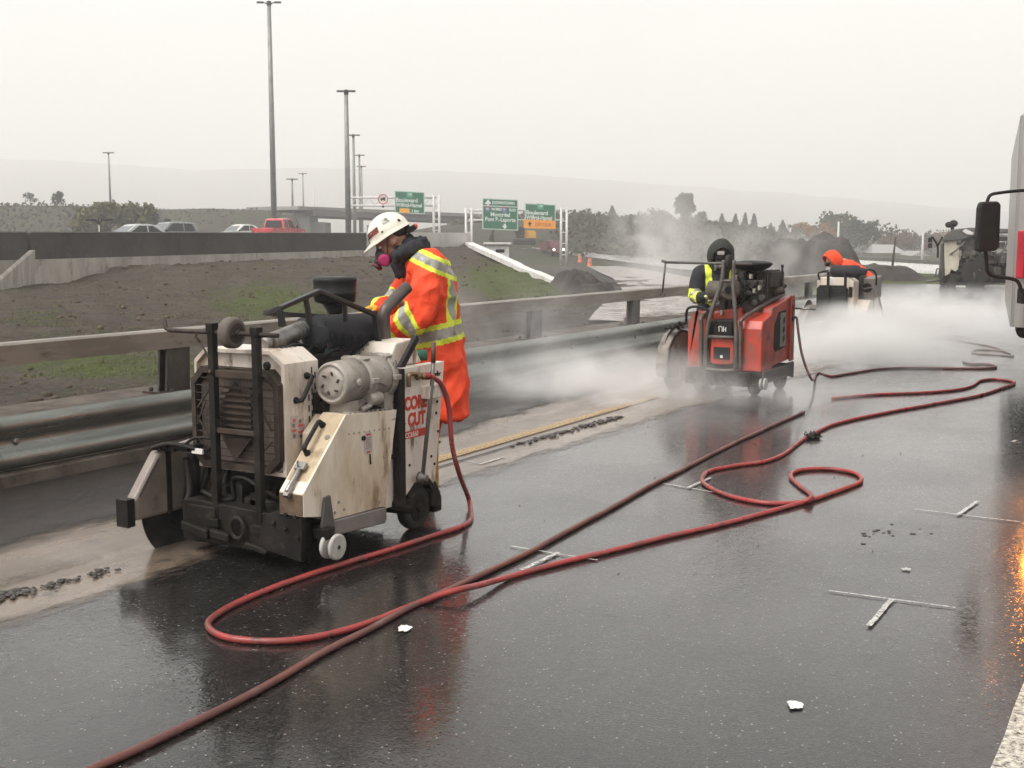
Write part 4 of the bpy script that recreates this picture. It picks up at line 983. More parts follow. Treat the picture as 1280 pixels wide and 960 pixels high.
p = at(210, 290, 86); car((p.x, p.y, T(p.x, p.y) + .03), camL + R(52), carpaint('grey_car_paint', (.20, .205, .21)), 'grey hatchback just right of the silver sedan', suv=True)
p = at(349, 290, 100); car((p.x, p.y, T(p.x, p.y) + .03), R(103), carpaint('red_pickup_paint', (.52, .03, .035)), 'red pickup truck seen from behind over the dark barrier', pickup=True)
p = at(300, 290, 110); car((p.x, p.y, T(p.x, p.y) + .03), camL + R(55), carpaint('white_car_paint', (.75, .74, .72)), 'white car half hidden behind the barrier left of the red pickup')
p = at(402, 290, 114); None and car((p.x, p.y, T(p.x, p.y) + .03), bdang + R(172), carpaint('white_car_paint', (.75,) * 3), 'white car with lit headlights under the overpass', lit=True)

# ---------------------------------------------------------------- excavator, far truck, cones
M_cat = mat('yellow_machine_paint', (.62, .30, .03), .5, 0, (.5, .24, .03), 1.5)
p = hit(655, 306); ex = thing('excavator', tuple(p), 'yellow excavator at the foot of the far bank below the signs', 'excavator', None, math.atan2(-RT.y, -RT.x))
mb = MB(); mb.box(-1.4, 1.4, -.9, -.35, 0, .7); mb.box(-1.4, 1.4, .35, .9, 0, .7); mb.build('track', M_dark, ex, .15, False)
mb = MB(); mb.prism([(-1.5, .8), (-1.5, 1.5), (-1.3, 1.75), (.2, 1.75), (.9, 1.2), (.9, .8)], 'y', -.9, .5); mb.build('engine_housing', M_cat, ex, .05, False)
mb = MB(); mb.prism([(.0, .8), (-.1, 2.2), (.6, 2.2), (1.0, 1.5), (1.0, .8)], 'y', .52, .95); mb.build('cab', M_glass, ex, .03, False)
mb = MB(); mb.bar([(.8, 0, 1.2), (1.7, 0, 3.2), (3.0, 0, 3.9)], .25, .35); mb.build('boom', M_dark, ex, .02, False)
mb = MB(); mb.bar([(2.9, 0, 4.0), (4.0, 0, 1.3)], .2, .28); mb.prism([(3.8, 1.3), (4.2, 1.3), (4.4, .6), (3.7, .2)], 'y', -.35, .35); mb.build('stick_and_bucket', M_dark, ex, .02, False)
p = hit(691, 320); tk = thing('dump_truck', tuple(p), 'dark red truck with two lit headlights beside the gantry post', 'truck', None, math.atan2(-FH.y, -FH.x) + R(15)); tk.scale = (.8, .8, .8)
mb = MB(); mb.prism([(.6, .5), (.6, 2.3), (1.6, 2.3), (1.85, 1.4), (2.9, 1.25), (2.95, .5)], 'y', -.95, .95); mb.build('cab', carpaint('dark_red_truck_paint', (.12, .025, .025)), tk, .06, False)
mb = MB(); mb.prism([(-3, .9), (-3, 2.0), (.4, 2.2), (.4, .9)], 'y', -1.05, 1.05); mb.build('dump_body', mat('dark_red_body', (.10, .025, .025), .6), tk, .03, False)
for sx in (-2.2, 2.1):
    for sg in (-.85, .85):
        mb = MB(); mb.cyl((sx, sg - .13, .45), (sx, sg + .13, .45), .45, 16); mb.build('wheel', M_tyre, tk, 0, False)
for sg in (-.72, .72):
    mb = MB(); mb.ell((2.97, sg, .95), (.05, .16, .13), 10, 8); mb.build('headlight', M_hl, tk, 0, False)
M_cone = mat('orange_cone_plastic', (.55, .12, .06), .6)
for px, py, lb in ((725, 328, 'small faded orange traffic barrel left of the bright one on the dirt'), (737, 333, 'bright orange traffic barrel at the edge of the dirt heap')):
    p = hit(px, py); t = thing('traffic_barrel', tuple(p), lb, 'barrel', 'orange barrels along the lower ramp')
    mb = MB(); mb.lathe(p, (0, 0, 1), [(0, .28), (.08, .28), (.09, .23), (.4, .20), (.74, .16), (.78, .10)], 14); mb.build('body', M_cone, t)
    mb = MB(); mb.lathe(p, (0, 0, 1), [(.45, .20), (.56, .19)], 14); mb.build('reflective_band', mat('dull_cone_band', (.45, .3, .25), .6), t)
# muddy heaps by the lower ramp
def heap(name, label, c, rx, ry, h_, m, seed, ang=0, nu=90, nv=30, rough=.12, kind=None):
    mb = MB(); vs = []; fs = []; c = V(c)
    for i in range(nv + 1):
        k = i / nv
        for j in range(nu):
            a = 2 * math.pi * j / nu; x = math.cos(a) * rx * k; y = math.sin(a) * ry * k
            xx = x * math.cos(ang) - y * math.sin(ang); yy = x * math.sin(ang) + y * math.cos(ang)
            z = h_ * min(1, (1 - sstep(.2, 1.05, k)) * 1.5) * (1 + .22 * noise.noise(V((xx * .5, yy * .5, seed)))) + rough * fbm(xx + seed, yy, 1.5, 5) * (1 - k ** 3) - .12 * k
            vs.append((c.x + xx, c.y + yy, T(c.x + xx, c.y + yy) + z))
    for i in range(nv):
        for j in range(nu): fs.append((i * nu + j, i * nu + (j + 1) % nu, (i + 1) * nu + (j + 1) % nu, (i + 1) * nu + j))
    mb.add(vs, fs, 0, True); o = mb.build(name, m, recalc=True)
    return tag(o, label, 'mound' if kind is None else None, None, kind)
M_dsoil = mat('dark_wet_soil', (.045, .036, .03), .85, 0, (.024, .019, .016), 1.6, .4, .62, ((.08, .066, .054), 5, .56, .74), .9, 14)
p = at(1008, 349, 44); heap('soil_mound', 'large dark mound of soil behind the orange hooded worker', (p.x, p.y, T(p.x, p.y)), 2.75, 2.2, 1.5, M_dsoil, 3, rough=.28)
p = at(1085, 349, 48); heap('soil_mound', 'low dark spread of soil running right from the large mound', (p.x, p.y, T(p.x, p.y)), 2.8, 2.0, .55, M_dsoil, 8)
p = at(748, 344, 44); heap('soil_mound', 'low dark heap of mud between the gantry and the muddy water', (p.x, p.y, T(p.x, p.y)), 2.4, 3.4, .06, M_dsoil, 12, rough=.22)
p = at(735, 366, 27); heap('soil_mound', 'dark bank of mud behind the bridge rail beside the muddy water', (p.x, p.y, T(p.x, p.y)), 1.0, 2.6, .28, M_dsoil, 15, .6, rough=.26)

# ---------------------------------------------------------------- far barrier, houses on the right
fb = MB(); a = at(1058, 322, 66); b_ = at(1178, 339, 54); a.z = b_.z = 0
fb.prism([(0, 0)] * 3, 'x', 0, 0) if False else None
dirv = (b_ - a).normalized(); nv_ = V((-dirv.y, dirv.x, 0))
def prof_sweep(mb, a, b_, pr, mi=0):
    n = len(pr); vs = [a + nv_ * x + V((0, 0, z)) for x, z in pr] + [b_ + nv_ * x + V((0, 0, z)) for x, z in pr]
    mb.add(vs, [tuple(range(n))[::-1], tuple(range(n, 2 * n))] + [(i, (i + 1) % n, n + (i + 1) % n, n + i) for i in range(n)], mi)
fbt = thing('concrete_barrier', tuple((a + b_) / 2 + V((0, 0, -.1))), 'pale roadside barrier topped with a dark rail beyond the grass patch', 'barrier')
za = at(1058, 330, 66).z; zb = at(1178, 343, 54).z
pr = [(-.3, -.6), (-.2, .25), (-.1, .55), (.1, .55), (.3, -.6)]
A_ = V((a.x, a.y, at(1058, 325, 66).z - .5)); B_ = V((b_.x, b_.y, at(1178, 332.5, 54).z - .5))
prof_sweep(fb, A_, B_, pr); fb.build('wall', mat('white_barrier_concrete', (.62, .61, .59), .8), fbt)
fb = MB(); fb.bar([A_ + V((0, 0, .66)), B_ + V((0, 0, .66))], .25, .16); fb.build('rail', mat('dull_dark_rail', (.14, .135, .125), .6), fbt)
def house(px, yb, Z, wpx, hpx, label, seed):
    p = at(px, yb, Z); wd = wpx * Z / F; h_ = hpx * Z / F
    t = thing('house', tuple(p), label, 'house', None, TH)
    hw = wd / 2; wl = h_ * .58
    mb = MB(); mb.box(-hw, hw, 0, 6, -1.5, wl); mb.build('wall', mat('white_siding', (.66, .65, .63), .8), t, 0, False)
    mb = MB(); mb.prism([(-hw - .4, wl), (0, h_), (hw + .4, wl)], 'y', -.4, 6.4) if seed else mb.add([(-hw - .4, -.5, wl), (hw + .4, -.5, wl), (hw - .6, 3, h_), (-hw + .6, 3, h_), (-hw - .4, 6.5, wl), (hw + .4, 6.5, wl)], [(0, 1, 2, 3), (3, 2, 5, 4), (0, 3, 4), (1, 5, 2), (0, 4, 5, 1)])
    mb.build('roof', mat('pale_grey_shingles', (.30, .29, .28), .85), t, 0, False)
    for x in (-.6, -.05, .5):
        mb = MB(); mb.box(hw * x - .1, hw * x + wd * .13, -.05, .02, wl * .35, wl * .8); mb.build('window', M_glass, t, 0, False)
house(1110, 331, 190, 36, 25, 'long white house with a low roof behind the far barrier', 0)
house(1150, 333, 180, 24, 19, 'small white gabled house left of the milling machine', 1)
# ---------------------------------------------------------------- white saw in the foreground
def wheel_parts(mb_name, c, ax, r, wd, parent, hub=M_steel, tyre=M_tyre, n=24, name='wheel'):
    c = V(c); ax = V(ax).normalized(); mb = MB()
    mb.lathe(c - ax * wd / 2, ax, [(0, r * .80), (wd * .12, r * .95), (wd * .3, r), (wd * .7, r), (wd * .88, r * .95), (wd, r * .80)], n); w_ = mb.build(name, tyre, parent)
    mb = MB(); mb.lathe(c - ax * (wd / 2 + .004), ax, [(0, r * .62), (.002, r * .66), (wd + .006, r * .66), (wd + .008, r * .62)], n); mb.lathe(c - ax * (wd / 2 + .02), ax, [(0, r * .22), (wd + .04, r * .22)], 12)
    for i in range(5):
        a = i * 2 * math.pi / 5; u = ax.orthogonal().normalized(); v = ax.cross(u); q = c + (u * math.cos(a) + v * math.sin(a)) * r * .42
        mb.cyl(q - ax * (wd / 2 + .009), q + ax * (wd / 2 + .009), r * .1, 8)
    mb.build('hub', hub, w_); return w_
S1 = thing('concrete_saw', (-3.85, 4.6, 0), 'white walk-behind concrete saw with red lettering, steered by the worker in the hard hat', 'concrete saw', 'walk-behind saws cutting the road')
# chassis
mb = MB(); mb.box(-4.12, -3.66, 4.17, 5.22, .13, .29); mb.build('chassis', M_dark, S1, .012)
mb = MB(); mb.prism([(-4.21, .06), (-4.21, .255), (-4.16, .27), (-3.47, .245), (-3.47, .10), (-3.62, .06)], 'y', 4.085, 4.165)
mb.box(-4.16, -3.98, 4.07, 4.084, .115, .245); mb.build('front_bumper', M_dark, S1, .008)
mb = MB(); mb.box(-4.20, -3.66, 4.20, 4.98, .035, .128); mb.build('belly_light_block', M_dark, S1, .01)  # dark box added to shut out the light under the bumper
mb = MB(); mb.prism([(-3.70, .09), (-3.445, .055), (-3.435, .305), (-3.50, .315), (-3.63, .26), (-3.68, .2)], 'y', 4.055, 4.083)
for x, z in ((-3.52, .27), (-3.47, .26), (-3.60, .22), (-3.53, .2), (-3.46, .17)): mb.cyl((x, 4.04, z), (x, 4.056, z), .012, 8)
mb.build('corner_plate', M_dark, S1, .006)
mb = MB(); mb.tube([(-3.83 + .042 * math.cos(a), 4.06, .165 + .05 * math.sin(a)) for a in [i * .3927 for i in range(16)]], .012, 8, closed=True); mb.build('tow_ring', M_dark, S1)
mb = MB(); mb.prism([(-4.17, .12), (-4.0, .09), (-4.0, .14), (-4.17, .17)], 'y', 4.03, 4.068); mb.prism([(-3.99, .105), (-3.87, .09), (-3.87, .135), (-3.99, .15)], 'y', 4.035, 4.068); mb.build('skid_lug', M_dark, S1, .01)
mb = MB(); mb.prism([(-3.78, .09), (-3.64, .065), (-3.63, .085), (-3.66, .1), (-3.76, .115)], 'y', 4.03, 4.05); mb.build('skid_lug', M_dark, S1, .008)
# belly clutter between bumper and radiator
mb = MB(); mb.box(-4.10, -3.66, 4.28, 4.34, .25, .46); mb.box(-4.08, -4.0, 4.17, 4.29, .26, .33); mb.box(-3.85, -3.78, 4.17, 4.28, .25, .31); mb.box(-3.95, -3.89, 4.16, 4.30, .26, .355)
mb.tube(spline([(-3.93, 4.15, .28), (-3.94, 4.15, .37), (-3.86, 4.15, .385), (-3.79, 4.16, .35)], 6), .009, 8); mb.tube([(-4.07, 4.2, .26), (-4.03, 4.24, .45)], .014, 8); mb.tube([(-4.11, 4.16, .25), (-4.08, 4.24, .43)], .01, 8)
mb.tube(spline([(-4.15, 4.2, .27), (-4.1, 4.12, .30), (-3.98, 4.13, .27), (-3.9, 4.2, .3)], 6), .013, 8); mb.tube(spline([(-3.76, 4.2, .3), (-3.7, 4.14, .33), (-3.67, 4.2, .27)], 6), .013, 8)
for i in range(9): mb.box(-4.05 + .045 * i, -4.05 + .045 * i + .018, 4.255, 4.28, .27 + .02 * (i % 3), .34 + .02 * (i % 2))
mb.build('frame_clutter', M_dark, S1, .004)
# radiator cowl
def octo(x0, x1, z0, z1, cut): return [(x0, z0 + cut), (x0, z1 - cut), (x0 + cut, z1), (x1 - cut, z1), (x1, z1 - cut), (x1, z0 + cut), (x1 - cut, z0), (x0 + cut, z0)]
mb = MB(); cw_ = [(-4.215, .405), (-4.215, .93), (-4.145, .99), (-3.735, .995), (-3.645, .935), (-3.645, .40)]
mb.ring(cw_, [(-4.20, .43), (-4.20, .915), (-4.14, .97), (-3.74, .975), (-3.665, .92), (-3.665, .42)], 'y', 4.20, 4.445)
cowl_o = mb.build('radiator_cowl', M_white, S1, .006)
mb = MB(); mb.prism([(-4.2, .43), (-4.2, .915), (-4.14, .97), (-3.74, .975), (-3.665, .92), (-3.665, .42)], 'y', 4.226, 4.24); mb.build('cowl_front', M_white, S1)
M_core = mat('dusty_radiator_fins', (.24, .19, .165), .7, .1, (.17, .135, .115), 60, .4, .6, ((.08, .062, .054), 7, .55, .72), .3, 120, (3, 1, .3))
mb = MB(); nfin = 70
for i in range(nfin):
    x = lerp(-4.175, -3.695, i / (nfin - 1)); c_ = max(0, .05 - (x + 4.175)) + max(0, .05 + x + 3.695); mb.box(x - .0022, x + .0022, 4.205, 4.2255, .45 + c_, .87 - c_)
mb.prism(octo(-4.185, -3.685, .44, .88, .05), 'y', 4.214, 4.2262); mb.build('radiator_core', M_core, S1)
mb = MB(); mb.ring(octo(-4.205, -3.655, .415, .905, .065), octo(-4.18, -3.685, .445, .875, .055), 'y', 4.165, 4.226)
for i in range(11):
    z = lerp(.475, .85, i / 10); c_ = max(0, .045 - min(z - .445, .875 - z)); mb.box(-4.18 + c_, -3.685 - c_, 4.172, 4.176, z - .0022, z + .0022)
for a, b_ in (((-4.17, .70), (-4.09, .80)), ((-3.70, .62), (-3.80, .76)), ((-4.17, .55), (-4.08, .47)), ((-3.70, .57), (-3.81, .47)), ((-4.17, .66), (-4.10, .56)), ((-4.175, .62), (-4.115, .74))):
    mb.bar([(a[0], 4.169, a[1]), (b_[0], 4.169, b_[1])], .008, .006, 0, (0, 1, 0))
gr = mb.build('grille', M_rust, S1)
mb = MB()
mb.prism([(-3.915, .845), (-4.035, .70), (-4.03, .58), (-3.93, .575), (-3.80, .585), (-3.79, .70)], 'y', 4.157, 4.163)
mb.prism([(-4.01, .575), (-3.82, .575), (-3.925, .46)], 'y', 4.157, 4.163)
for i in range(8): z = .60 + .03 * i; mb.box(-4.02 + (.012 * max(0, i - 3)), -3.80, 4.138, 4.157, z, z + .011)
mb.build('louvre_shield', M_rust, gr)
# guard posts with cross bars
for x, zt in ((-3.99, 1.11), (-3.718, 1.10)):
    mb = MB(); mb.box(x - .018, x + .018, 4.08, 4.115, .15, zt); mb.box(x - .022, x + .022, 4.075, 4.12, zt - .03, zt + .012); mb.box(x - .03, x + .03, 4.065, 4.12, .15, .19); mb.build('guard_post', M_dark, S1, .004)
for z, h_ in ((.885, .018), (.615, .012)):
    mb = MB(); mb.box(-3.972, -3.736, 4.088, 4.108, z - h_, z + h_); mb.build('guard_crossbar', M_rust, S1, .003)
mb = MB(); mb.tube([(-3.975, 4.06, .885), (-3.985, 4.07, .90), (-3.985, 4.09, .87)], .008, 8); mb.build('guard_clip', M_rust, S1)
mb = MB(); mb.tube([(-4.30, 4.10, 1.125), (-4.292, 4.10, 1.085), (-4.27, 4.10, 1.077), (-3.59, 4.10, 1.077)], .011, 10); mb.lathe((-3.72, 4.1, 1.077), (1, 0, 0), [(0, .016), (.02, .016)], 10); mb.build('pointer_rod', M_rust, S1)
wheel_parts('w', (-3.868, 4.10, 1.08), (1, 0, 0), .074, .062, S1, M_rust, mat('grey_brown_rubber', (.12, .10, .085), .8, 0, (.09, .075, .062), 9), 28, 'pointer_wheel')
mb = MB(); mb.tube([(-4.13, 4.16, 1.02), (-4.17, 4.17, 1.045), (-4.16, 4.17, 1.055)], .006, 8); mb.tube([(-4.13, 4.16, 1.02), (-4.03, 4.13, .93)], .005, 8); mb.build('wire_hook', M_rust, S1)
mb = MB(); mb.lathe((-3.735, 4.19, .925), (0, -1, 0), [(0, .02), (.012, .02), (.016, .012)], 12); mb.build('cowl_cap', M_black, S1)
# vent slots and handle on the cowl side, top vents
mb = MB()
for c_ in range(3):
    for r_ in range(8):
        y = 4.372 + .024 * c_; z = .50 + .052 * r_ + (.026 if c_ % 2 else 0); mb.box(-3.6462, -3.6435, y - .005, y + .005, z - .016, z + .016)
for c_ in range(4):
    for r_ in range(4):
        x = -3.76 - .03 * r_; y = 4.32 + .03 * c_; mb.obox((x, y, .9962), V((.012, 0, 0)), V((0, .004, 0)), V((0, 0, .0015)))
absorb(mb.build('vent_slots', mat('dark_slot', (.03, .026, .023), .8), S1), cowl_o)
def grip(name, pts, nrm, parent, r=.011):
    mb = MB(); P = [V(p) for p in pts]; n_ = V(nrm); a, b_ = P
    mb.tube(spline([a, a + n_ * .028, a.lerp(b_, .12) + n_ * .04, a.lerp(b_, .88) + n_ * .04, b_ + n_ * .028, b_], 5), r, 10)
    for p in (a, b_): mb.lathe(p, n_, [(0, .017), (.01, .016), (.012, .01)], 12)
    return mb.build(name, M_black, parent)
grip('handle', [(-3.645, 4.355, .868), (-3.645, 4.275, .758)], (1, 0, 0), S1)
# warning label on the cowl
lb = MB(); lb.box(-3.6445, -3.643, 4.235, 4.33, .575, .685); wl_ = lb.build('warning_label', mat('grey_label', (.52, .46, .42), .5, 0, (.4, .3, .27), 60), S1)
mb = MB()
for y0, y1, z0, z1 in ((4.24, 4.275, .61, .622), (4.287, 4.325, .628, .642), (4.287, 4.325, .598, .61), (4.25, 4.27, .655, .672)): mb.box(-3.6435, -3.6420, y0, y1, z0, z1)
mb.build('label_red_bar', mat('faded_red_print', (.55, .12, .10), .5), wl_)
mb = MB()
for y, z in ((4.255, .64), (4.303, .655), (4.258, .59), (4.305, .585)): mb.lathe((-3.6432, y, z), (1, 0, 0), [(0, .011), (.0012, .011)], 10)
mb.build('label_symbol', mat('grey_print', (.18, .16, .15), .5), wl_)
# low side cover
o_ = -3.42
sp = [(4.05, .268), (4.05, .375), (4.368, .695), (4.775, .668), (4.672, .20), (4.235, .215), (4.225, .235)]
mb = MB(); mb.prism(sp, 'x', -3.56, o_); mb.prism([(4.30, .30), (4.30, .60), (4.40, .68), (4.76, .66), (4.66, .25)], 'x', -3.63, -3.562); sc_ov = mb.build('side_cover', M_side, S1, .012, seg=3)
mb = MB(); mb.box(-3.556, -3.424, 4.045, 4.0495, .272, .368); mb.build('rusty_front_plate', mat('rust_brown_stain', (.15, .095, .055), .65, 0, (.08, .05, .032), 12, .4, .6, ((.32, .24, .16), 9, .58, .72)), S1)
mb = MB(); mb.prism([(4.056, .3755), (4.366, .692), (4.364, .6945), (4.054, .3785)], 'x', -3.553, -3.432); mb.build('slope_stain_shade', mat('tan_stain_and_shade', (.50, .40, .27), .45, 0, (.40, .30, .19), 5, .42, .62, [((.20, .125, .07), 6, .52, .70), ((.07, .05, .036), 14, .64, .72)], .05, 90), S1)  # overlay with the stain and some of the slope's shading painted in
mb = MB(); mb.prism([(4.20, .205), (4.26, .137), (4.655, .115), (4.672, .13), (4.668, .196), (4.25, .212)], 'x', -3.455, -3.412); mb.build('lower_skirt', mat('bare_grey_steel', (.27, .26, .25), .45, .5, (.2, .185, .17), 5), S1, .006)
mb = MB(); mb.prism([(4.155, .20), (4.185, .335), (4.225, .34), (4.262, .13), (4.19, .13)], 'x', -3.418, -3.404); mb.build('pivot_bracket', mat('dark_grey_bracket', (.13, .125, .12), .5, .4), S1, .004)
sn = V((0, -.707, .70)).normalized()
mb = MB()
for i in range(9): mb.lathe((o_, 4.385 + .04 * i, .60 - .002 * i), (1, 0, 0), [(0, .006), (.004, .005)], 8)
for i in range(10): mb.obox((o_ - .02, 4.40 + .037 * i, .693 - .0024 * i), V((.018, 0, 0)), V((0, .008, 0)), V((0, 0, .008)))
for y, z in ((4.27, .245), (4.34, .248), (4.62, .23), (4.66, .45), (4.30, .29)): mb.lathe((o_, y, z), (1, 0, 0), [(0, .009), (.005, .008)], 8)
absorb(mb.build('rivets', M_alu, sc_ov), sc_ov)
mb = MB(); mb.prism([(.0, -.055), (.03, -.045), (.034, .0), (.03, .045), (.012, .06), (-.012, .06), (-.03, .045), (-.034, 0), (-.03, -.045)], 'x', 0, .0016)
mb.v = [V((o_ + .0005 + p.x, 4.535 + p.y, .535 + p.z)) for p in mb.v]; ol = mb.build('instruction_label', mat('grey_label', (.5,) * 3), S1)
mb = MB(); mb.box(o_ + .002, o_ + .0028, 4.52, 4.55, .572, .582); mb.box(o_ + .002, o_ + .0028, 4.522, 4.548, .488, .496); mb.build('label_red_bar', M_letter_red, ol)
mb = MB()
for i in range(7): mb.box(o_ + .002, o_ + .0026, 4.514 + .002 * (i % 3), 4.556 - .003 * (i % 2), .508 + .0085 * i, .511 + .0085 * i)
mb.build('label_print', mat('grey_print', (.2,) * 3), ol)
mb = MB(); mb.lathe((o_, 4.495, .565), (1, 0, 0), [(0, .012), (.01, .011), (.012, .006)], 10); mb.tube([(o_ + .004, 4.545, .48), (o_ + .004, 4.548, .43)], .004, 6); mb.build('cover_bolt', M_dark, S1)
grip('handle', [(-3.515, 4.20, .527), (-3.515, 4.315, .642)], sn, S1)
mb = MB(); mb.lathe((-3.455, 4.27, .597), sn, [(0, .014), (.004, .014)], 12); mb.build('cover_lock', M_steel, S1)
mb = MB(); mb.tube([V((-3.497, 4.042, 0.367)) + sn * .02, V((-3.497, 4.132, 0.457)) + sn * .02], .013, 10); mb.obox(V((-3.497, 4.142, 0.467)) + sn * .02, V((.028, 0, 0)), sn * .01, V((0, .014, .014))); mb.tube([V((-3.505, 4.132, 0.462)) + sn * .02, V((-3.49, 4.142, 0.472)) + sn * .06], .004, 6); mb.obox(V((-3.497, 4.047, 0.372)) + sn * .01, V((.014, 0, 0)), V((0, .02, .02)), sn * .012); mb.build('latch', M_steel, S1, .002)
# engine block and top clutter
mb = MB(); mb.box(-4.12, -3.68, 4.47, 4.84, .30, .86); mb.box(-4.05, -3.72, 4.50, 4.82, .86, .925); mb.box(-4.1, -3.8, 4.85, 5.05, .86, .93)
for i in range(10): mb.box(-4.02 + .033 * i, -4.02 + .033 * i + .014, 4.5 + .03 * (i % 3), 4.80, .925, .94 + .014 * (i % 4))
mb.build('engine_block', M_dark, S1, .008)
mb = MB(); rr = random.Random(8)
for i in range(16):
    a = V((rr.uniform(-4.1, -3.72), rr.uniform(4.46, 4.6), rr.uniform(.90, .96))); b_ = V((rr.uniform(-4.05, -3.7), rr.uniform(4.65, 5.0), rr.uniform(.9, .97)))
    mb.tube(spline([a, a.lerp(b_, .3) + V((rr.uniform(-.05, .05), 0, .04)), a.lerp(b_, .7) + V((0, rr.uniform(-.05, .05), .03)), b_], 5), rr.uniform(.004, .011), 7)
mb.build('engine_hoses', M_black, S1)
mb = MB(); mb.tube([(-3.74, 4.62, .955), (-3.71, 4.64, .955)], .014, 8); mb.build('green_cap', mat('green_plastic', (.02, .10, .06), .4), S1)
# big cast drum lying along the side
dc = V((-3.515, 4.375, .835))
mb = MB(); mb.lathe(dc, (0, 1, 0), [(0, .04), (0, .07), (.003, .072), (.003, .084), (0, .086), (0, .092), (.012, .101), (.05, .104), (.17, .105)], 36); dr = mb.build('drum', M_alu, S1)
mb = MB(); mb.lathe(dc + V((0, .17, 0)), (0, 1, 0), [(0, .108), (.004, .118), (.05, .118), (.055, .108)], 36)
mb.lathe(dc + V((0, .225, 0)), (0, 1, 0), [(0, .104), (.135, .104)], 36); mb.lathe(dc + V((0, .36, 0)), (0, 1, 0), [(0, .108), (.004, .117), (.035, .117), (.04, .104), (.075, .085), (.09, .05)], 36)
for a in (0, 1.05, 2.1, 3.14, 4.19, 5.24):
    for yy in (.195, .378):
        q = dc + V((math.cos(a) * .115, yy, math.sin(a) * .115)); mb.obox(q, V((math.cos(a) * .013, 0, math.sin(a) * .013)), V((0, .024, 0)), V((-math.sin(a) * .013, 0, math.cos(a) * .013)))
mb.build('drum_housing', M_alu, S1, .004)
mb = MB()
for i in range(6):
    a = i * 1.047 + .3; q = dc + V((math.cos(a) * .048, -.003, math.sin(a) * .048)); mb.obox(q, V((math.cos(a + .6) * .009, 0, math.sin(a + .6) * .009)), V((0, .004, 0)), V((-math.sin(a + .6) * .004, 0, math.cos(a + .6) * .004)))
absorb(mb.build('cooling_slots', M_rust, dr), dr)
mb = MB(); q = dc + V((.095, .085, .0)); mb.lathe(q, (1, 0, .1), [(0, .021), (.014, .021), (.018, .017), (.018, .0)], 6); mb.build('drum_plug', M_alu, dr)
mb = MB(); mb.tube(spline([dc + V((.1, .365, .06)), dc + V((.11, .37, .085)), dc + V((.112, .38, .06)), dc + V((.105, .385, .03))], 6), .003, 6); mb.tube([dc + V((.09, .10, .05)), dc + V((.11, .30, -.04))], .003, 6); mb.build('drum_wire', M_steel, dr)
mb = MB(); mb.box(-3.59, -3.45, 4.43, 4.56, .69, .745); mb.box(-3.62, -3.44, 4.70, 4.80, .67, .76); mb.lathe((-3.42, 4.60, .745), (0, 1, 0), [(-.05, .02), (-.04, .032), (.03, .032), (.04, .02)], 16); mb.tube(spline([(-3.46, 4.6, .745), (-3.42, 4.56, .72), (-3.43, 4.5, .70)], 5), .014, 8); mb.build('drum_mount', M_alu, S1, .006)
mb = MB(); mb.box(-3.66, -3.60, 4.40, 4.46, .68, .78); mb.lathe((-3.60, 4.42, .72), (1, 0, 0), [(0, .03), (.03, .03), (.035, .015)], 14); mb.box(-3.66, -3.46, 4.44, 4.80, .672, .69); mb.build('drum_bracket', M_dark, S1, .004)
# corrugated air pipe, frame, brush, filter bowl, exhaust
pp = [ox(337, 428, -3.86), ox(360, 419, -3.86), ox(380, 411, -3.86)]
mb = MB(); mb.tube([pp[0] - (pp[1] - pp[0]) * .35, pp[0].lerp(pp[1], .3)], .030, 16); mb.tube(spline(pp, 8), .043, 20)
for i in range(3): q = pp[0].lerp(pp[2], .72 + .12 * i); mb.lathe(q, pp[2] - pp[0], [(0, .046), (.010, .046)], 20)
mb.build('air_pipe', M_steel, S1)
mb = MB(); q = pp[2]; d_ = (pp[2] - pp[0]).normalized(); mb.lathe(q - d_ * .01, d_, [(0, .046), (.01, .058), (.06, .060), (.075, .05), (.10, .048)], 24); mb.build('air_pipe_boot', M_black, S1)
fr = [ox(353, 408, -3.68), ox(350, 385, -3.68), ox(398, 364, -3.68), ox(468, 393, -3.68), ox(474, 432, -3.66)]
M_framebar = mat('black_frame_steel', (.022, .021, .021), .38, .3, (.04, .038, .036), 12, .45, .7)
mb = MB(); mb.bar(fr, .022, .032, 0, (1, 0, 0)); back = [p + V((-.15, .06, -.03)) for p in fr[1:4]]
mb.bar([fr[1], back[0], back[2]], .018, .024); mb.bar([fr[2] + V((0, .02, -.01)), back[1]], .02, .02); mb.bar([fr[2].lerp(fr[1], .35), fr[2].lerp(fr[1], .35) + V((0, .03, -.12))], .024, .02, 0, (1, 0, 0)); mb.bar([fr[2].lerp(fr[3], .45), fr[2].lerp(fr[3], .45) + V((-.02, .03, -.10))], .02, .02, 0, (1, 0, 0))
mb.build('guard_frame', M_framebar, S1, .004)
ba = ox(391, 418, -3.80); bb = ox(470, 415, -3.80)
mb = MB(); mb.lathe(ba, bb - ba, [(0, .05), (.01, .085), (.03, .095), ((bb - ba).length - .03, .105), ((bb - ba).length, .09), ((bb - ba).length + .01, .04)], 32)
rr = random.Random(5); dirb = (bb - ba).normalized()
for i in range(420):
    t = rr.random(); a = rr.uniform(-2.4, 1.2); q = ba.lerp(bb, t) + V((math.cos(a) * .097, 0, math.sin(a) * .097)); mb.tube([q, q + V((.006 * math.cos(a) + .004, rr.uniform(-.012, .012), -.035 - rr.random() * .03))], [.0035, .0012], 4)
mb.build('brush_roll', M_brush, S1)
fc = ox(419, 378, -3.93)
mb = MB(); mb.lathe(fc, (0, 0, 1), [(-.01, .06), (.0, .095), (.006, .108), (.045, .112), (.052, .116), (.058, .112), (.105, .113), (.118, .117), (.13, .112), (.135, .09)], 36); mb.build('filter_bowl', M_black, S1)
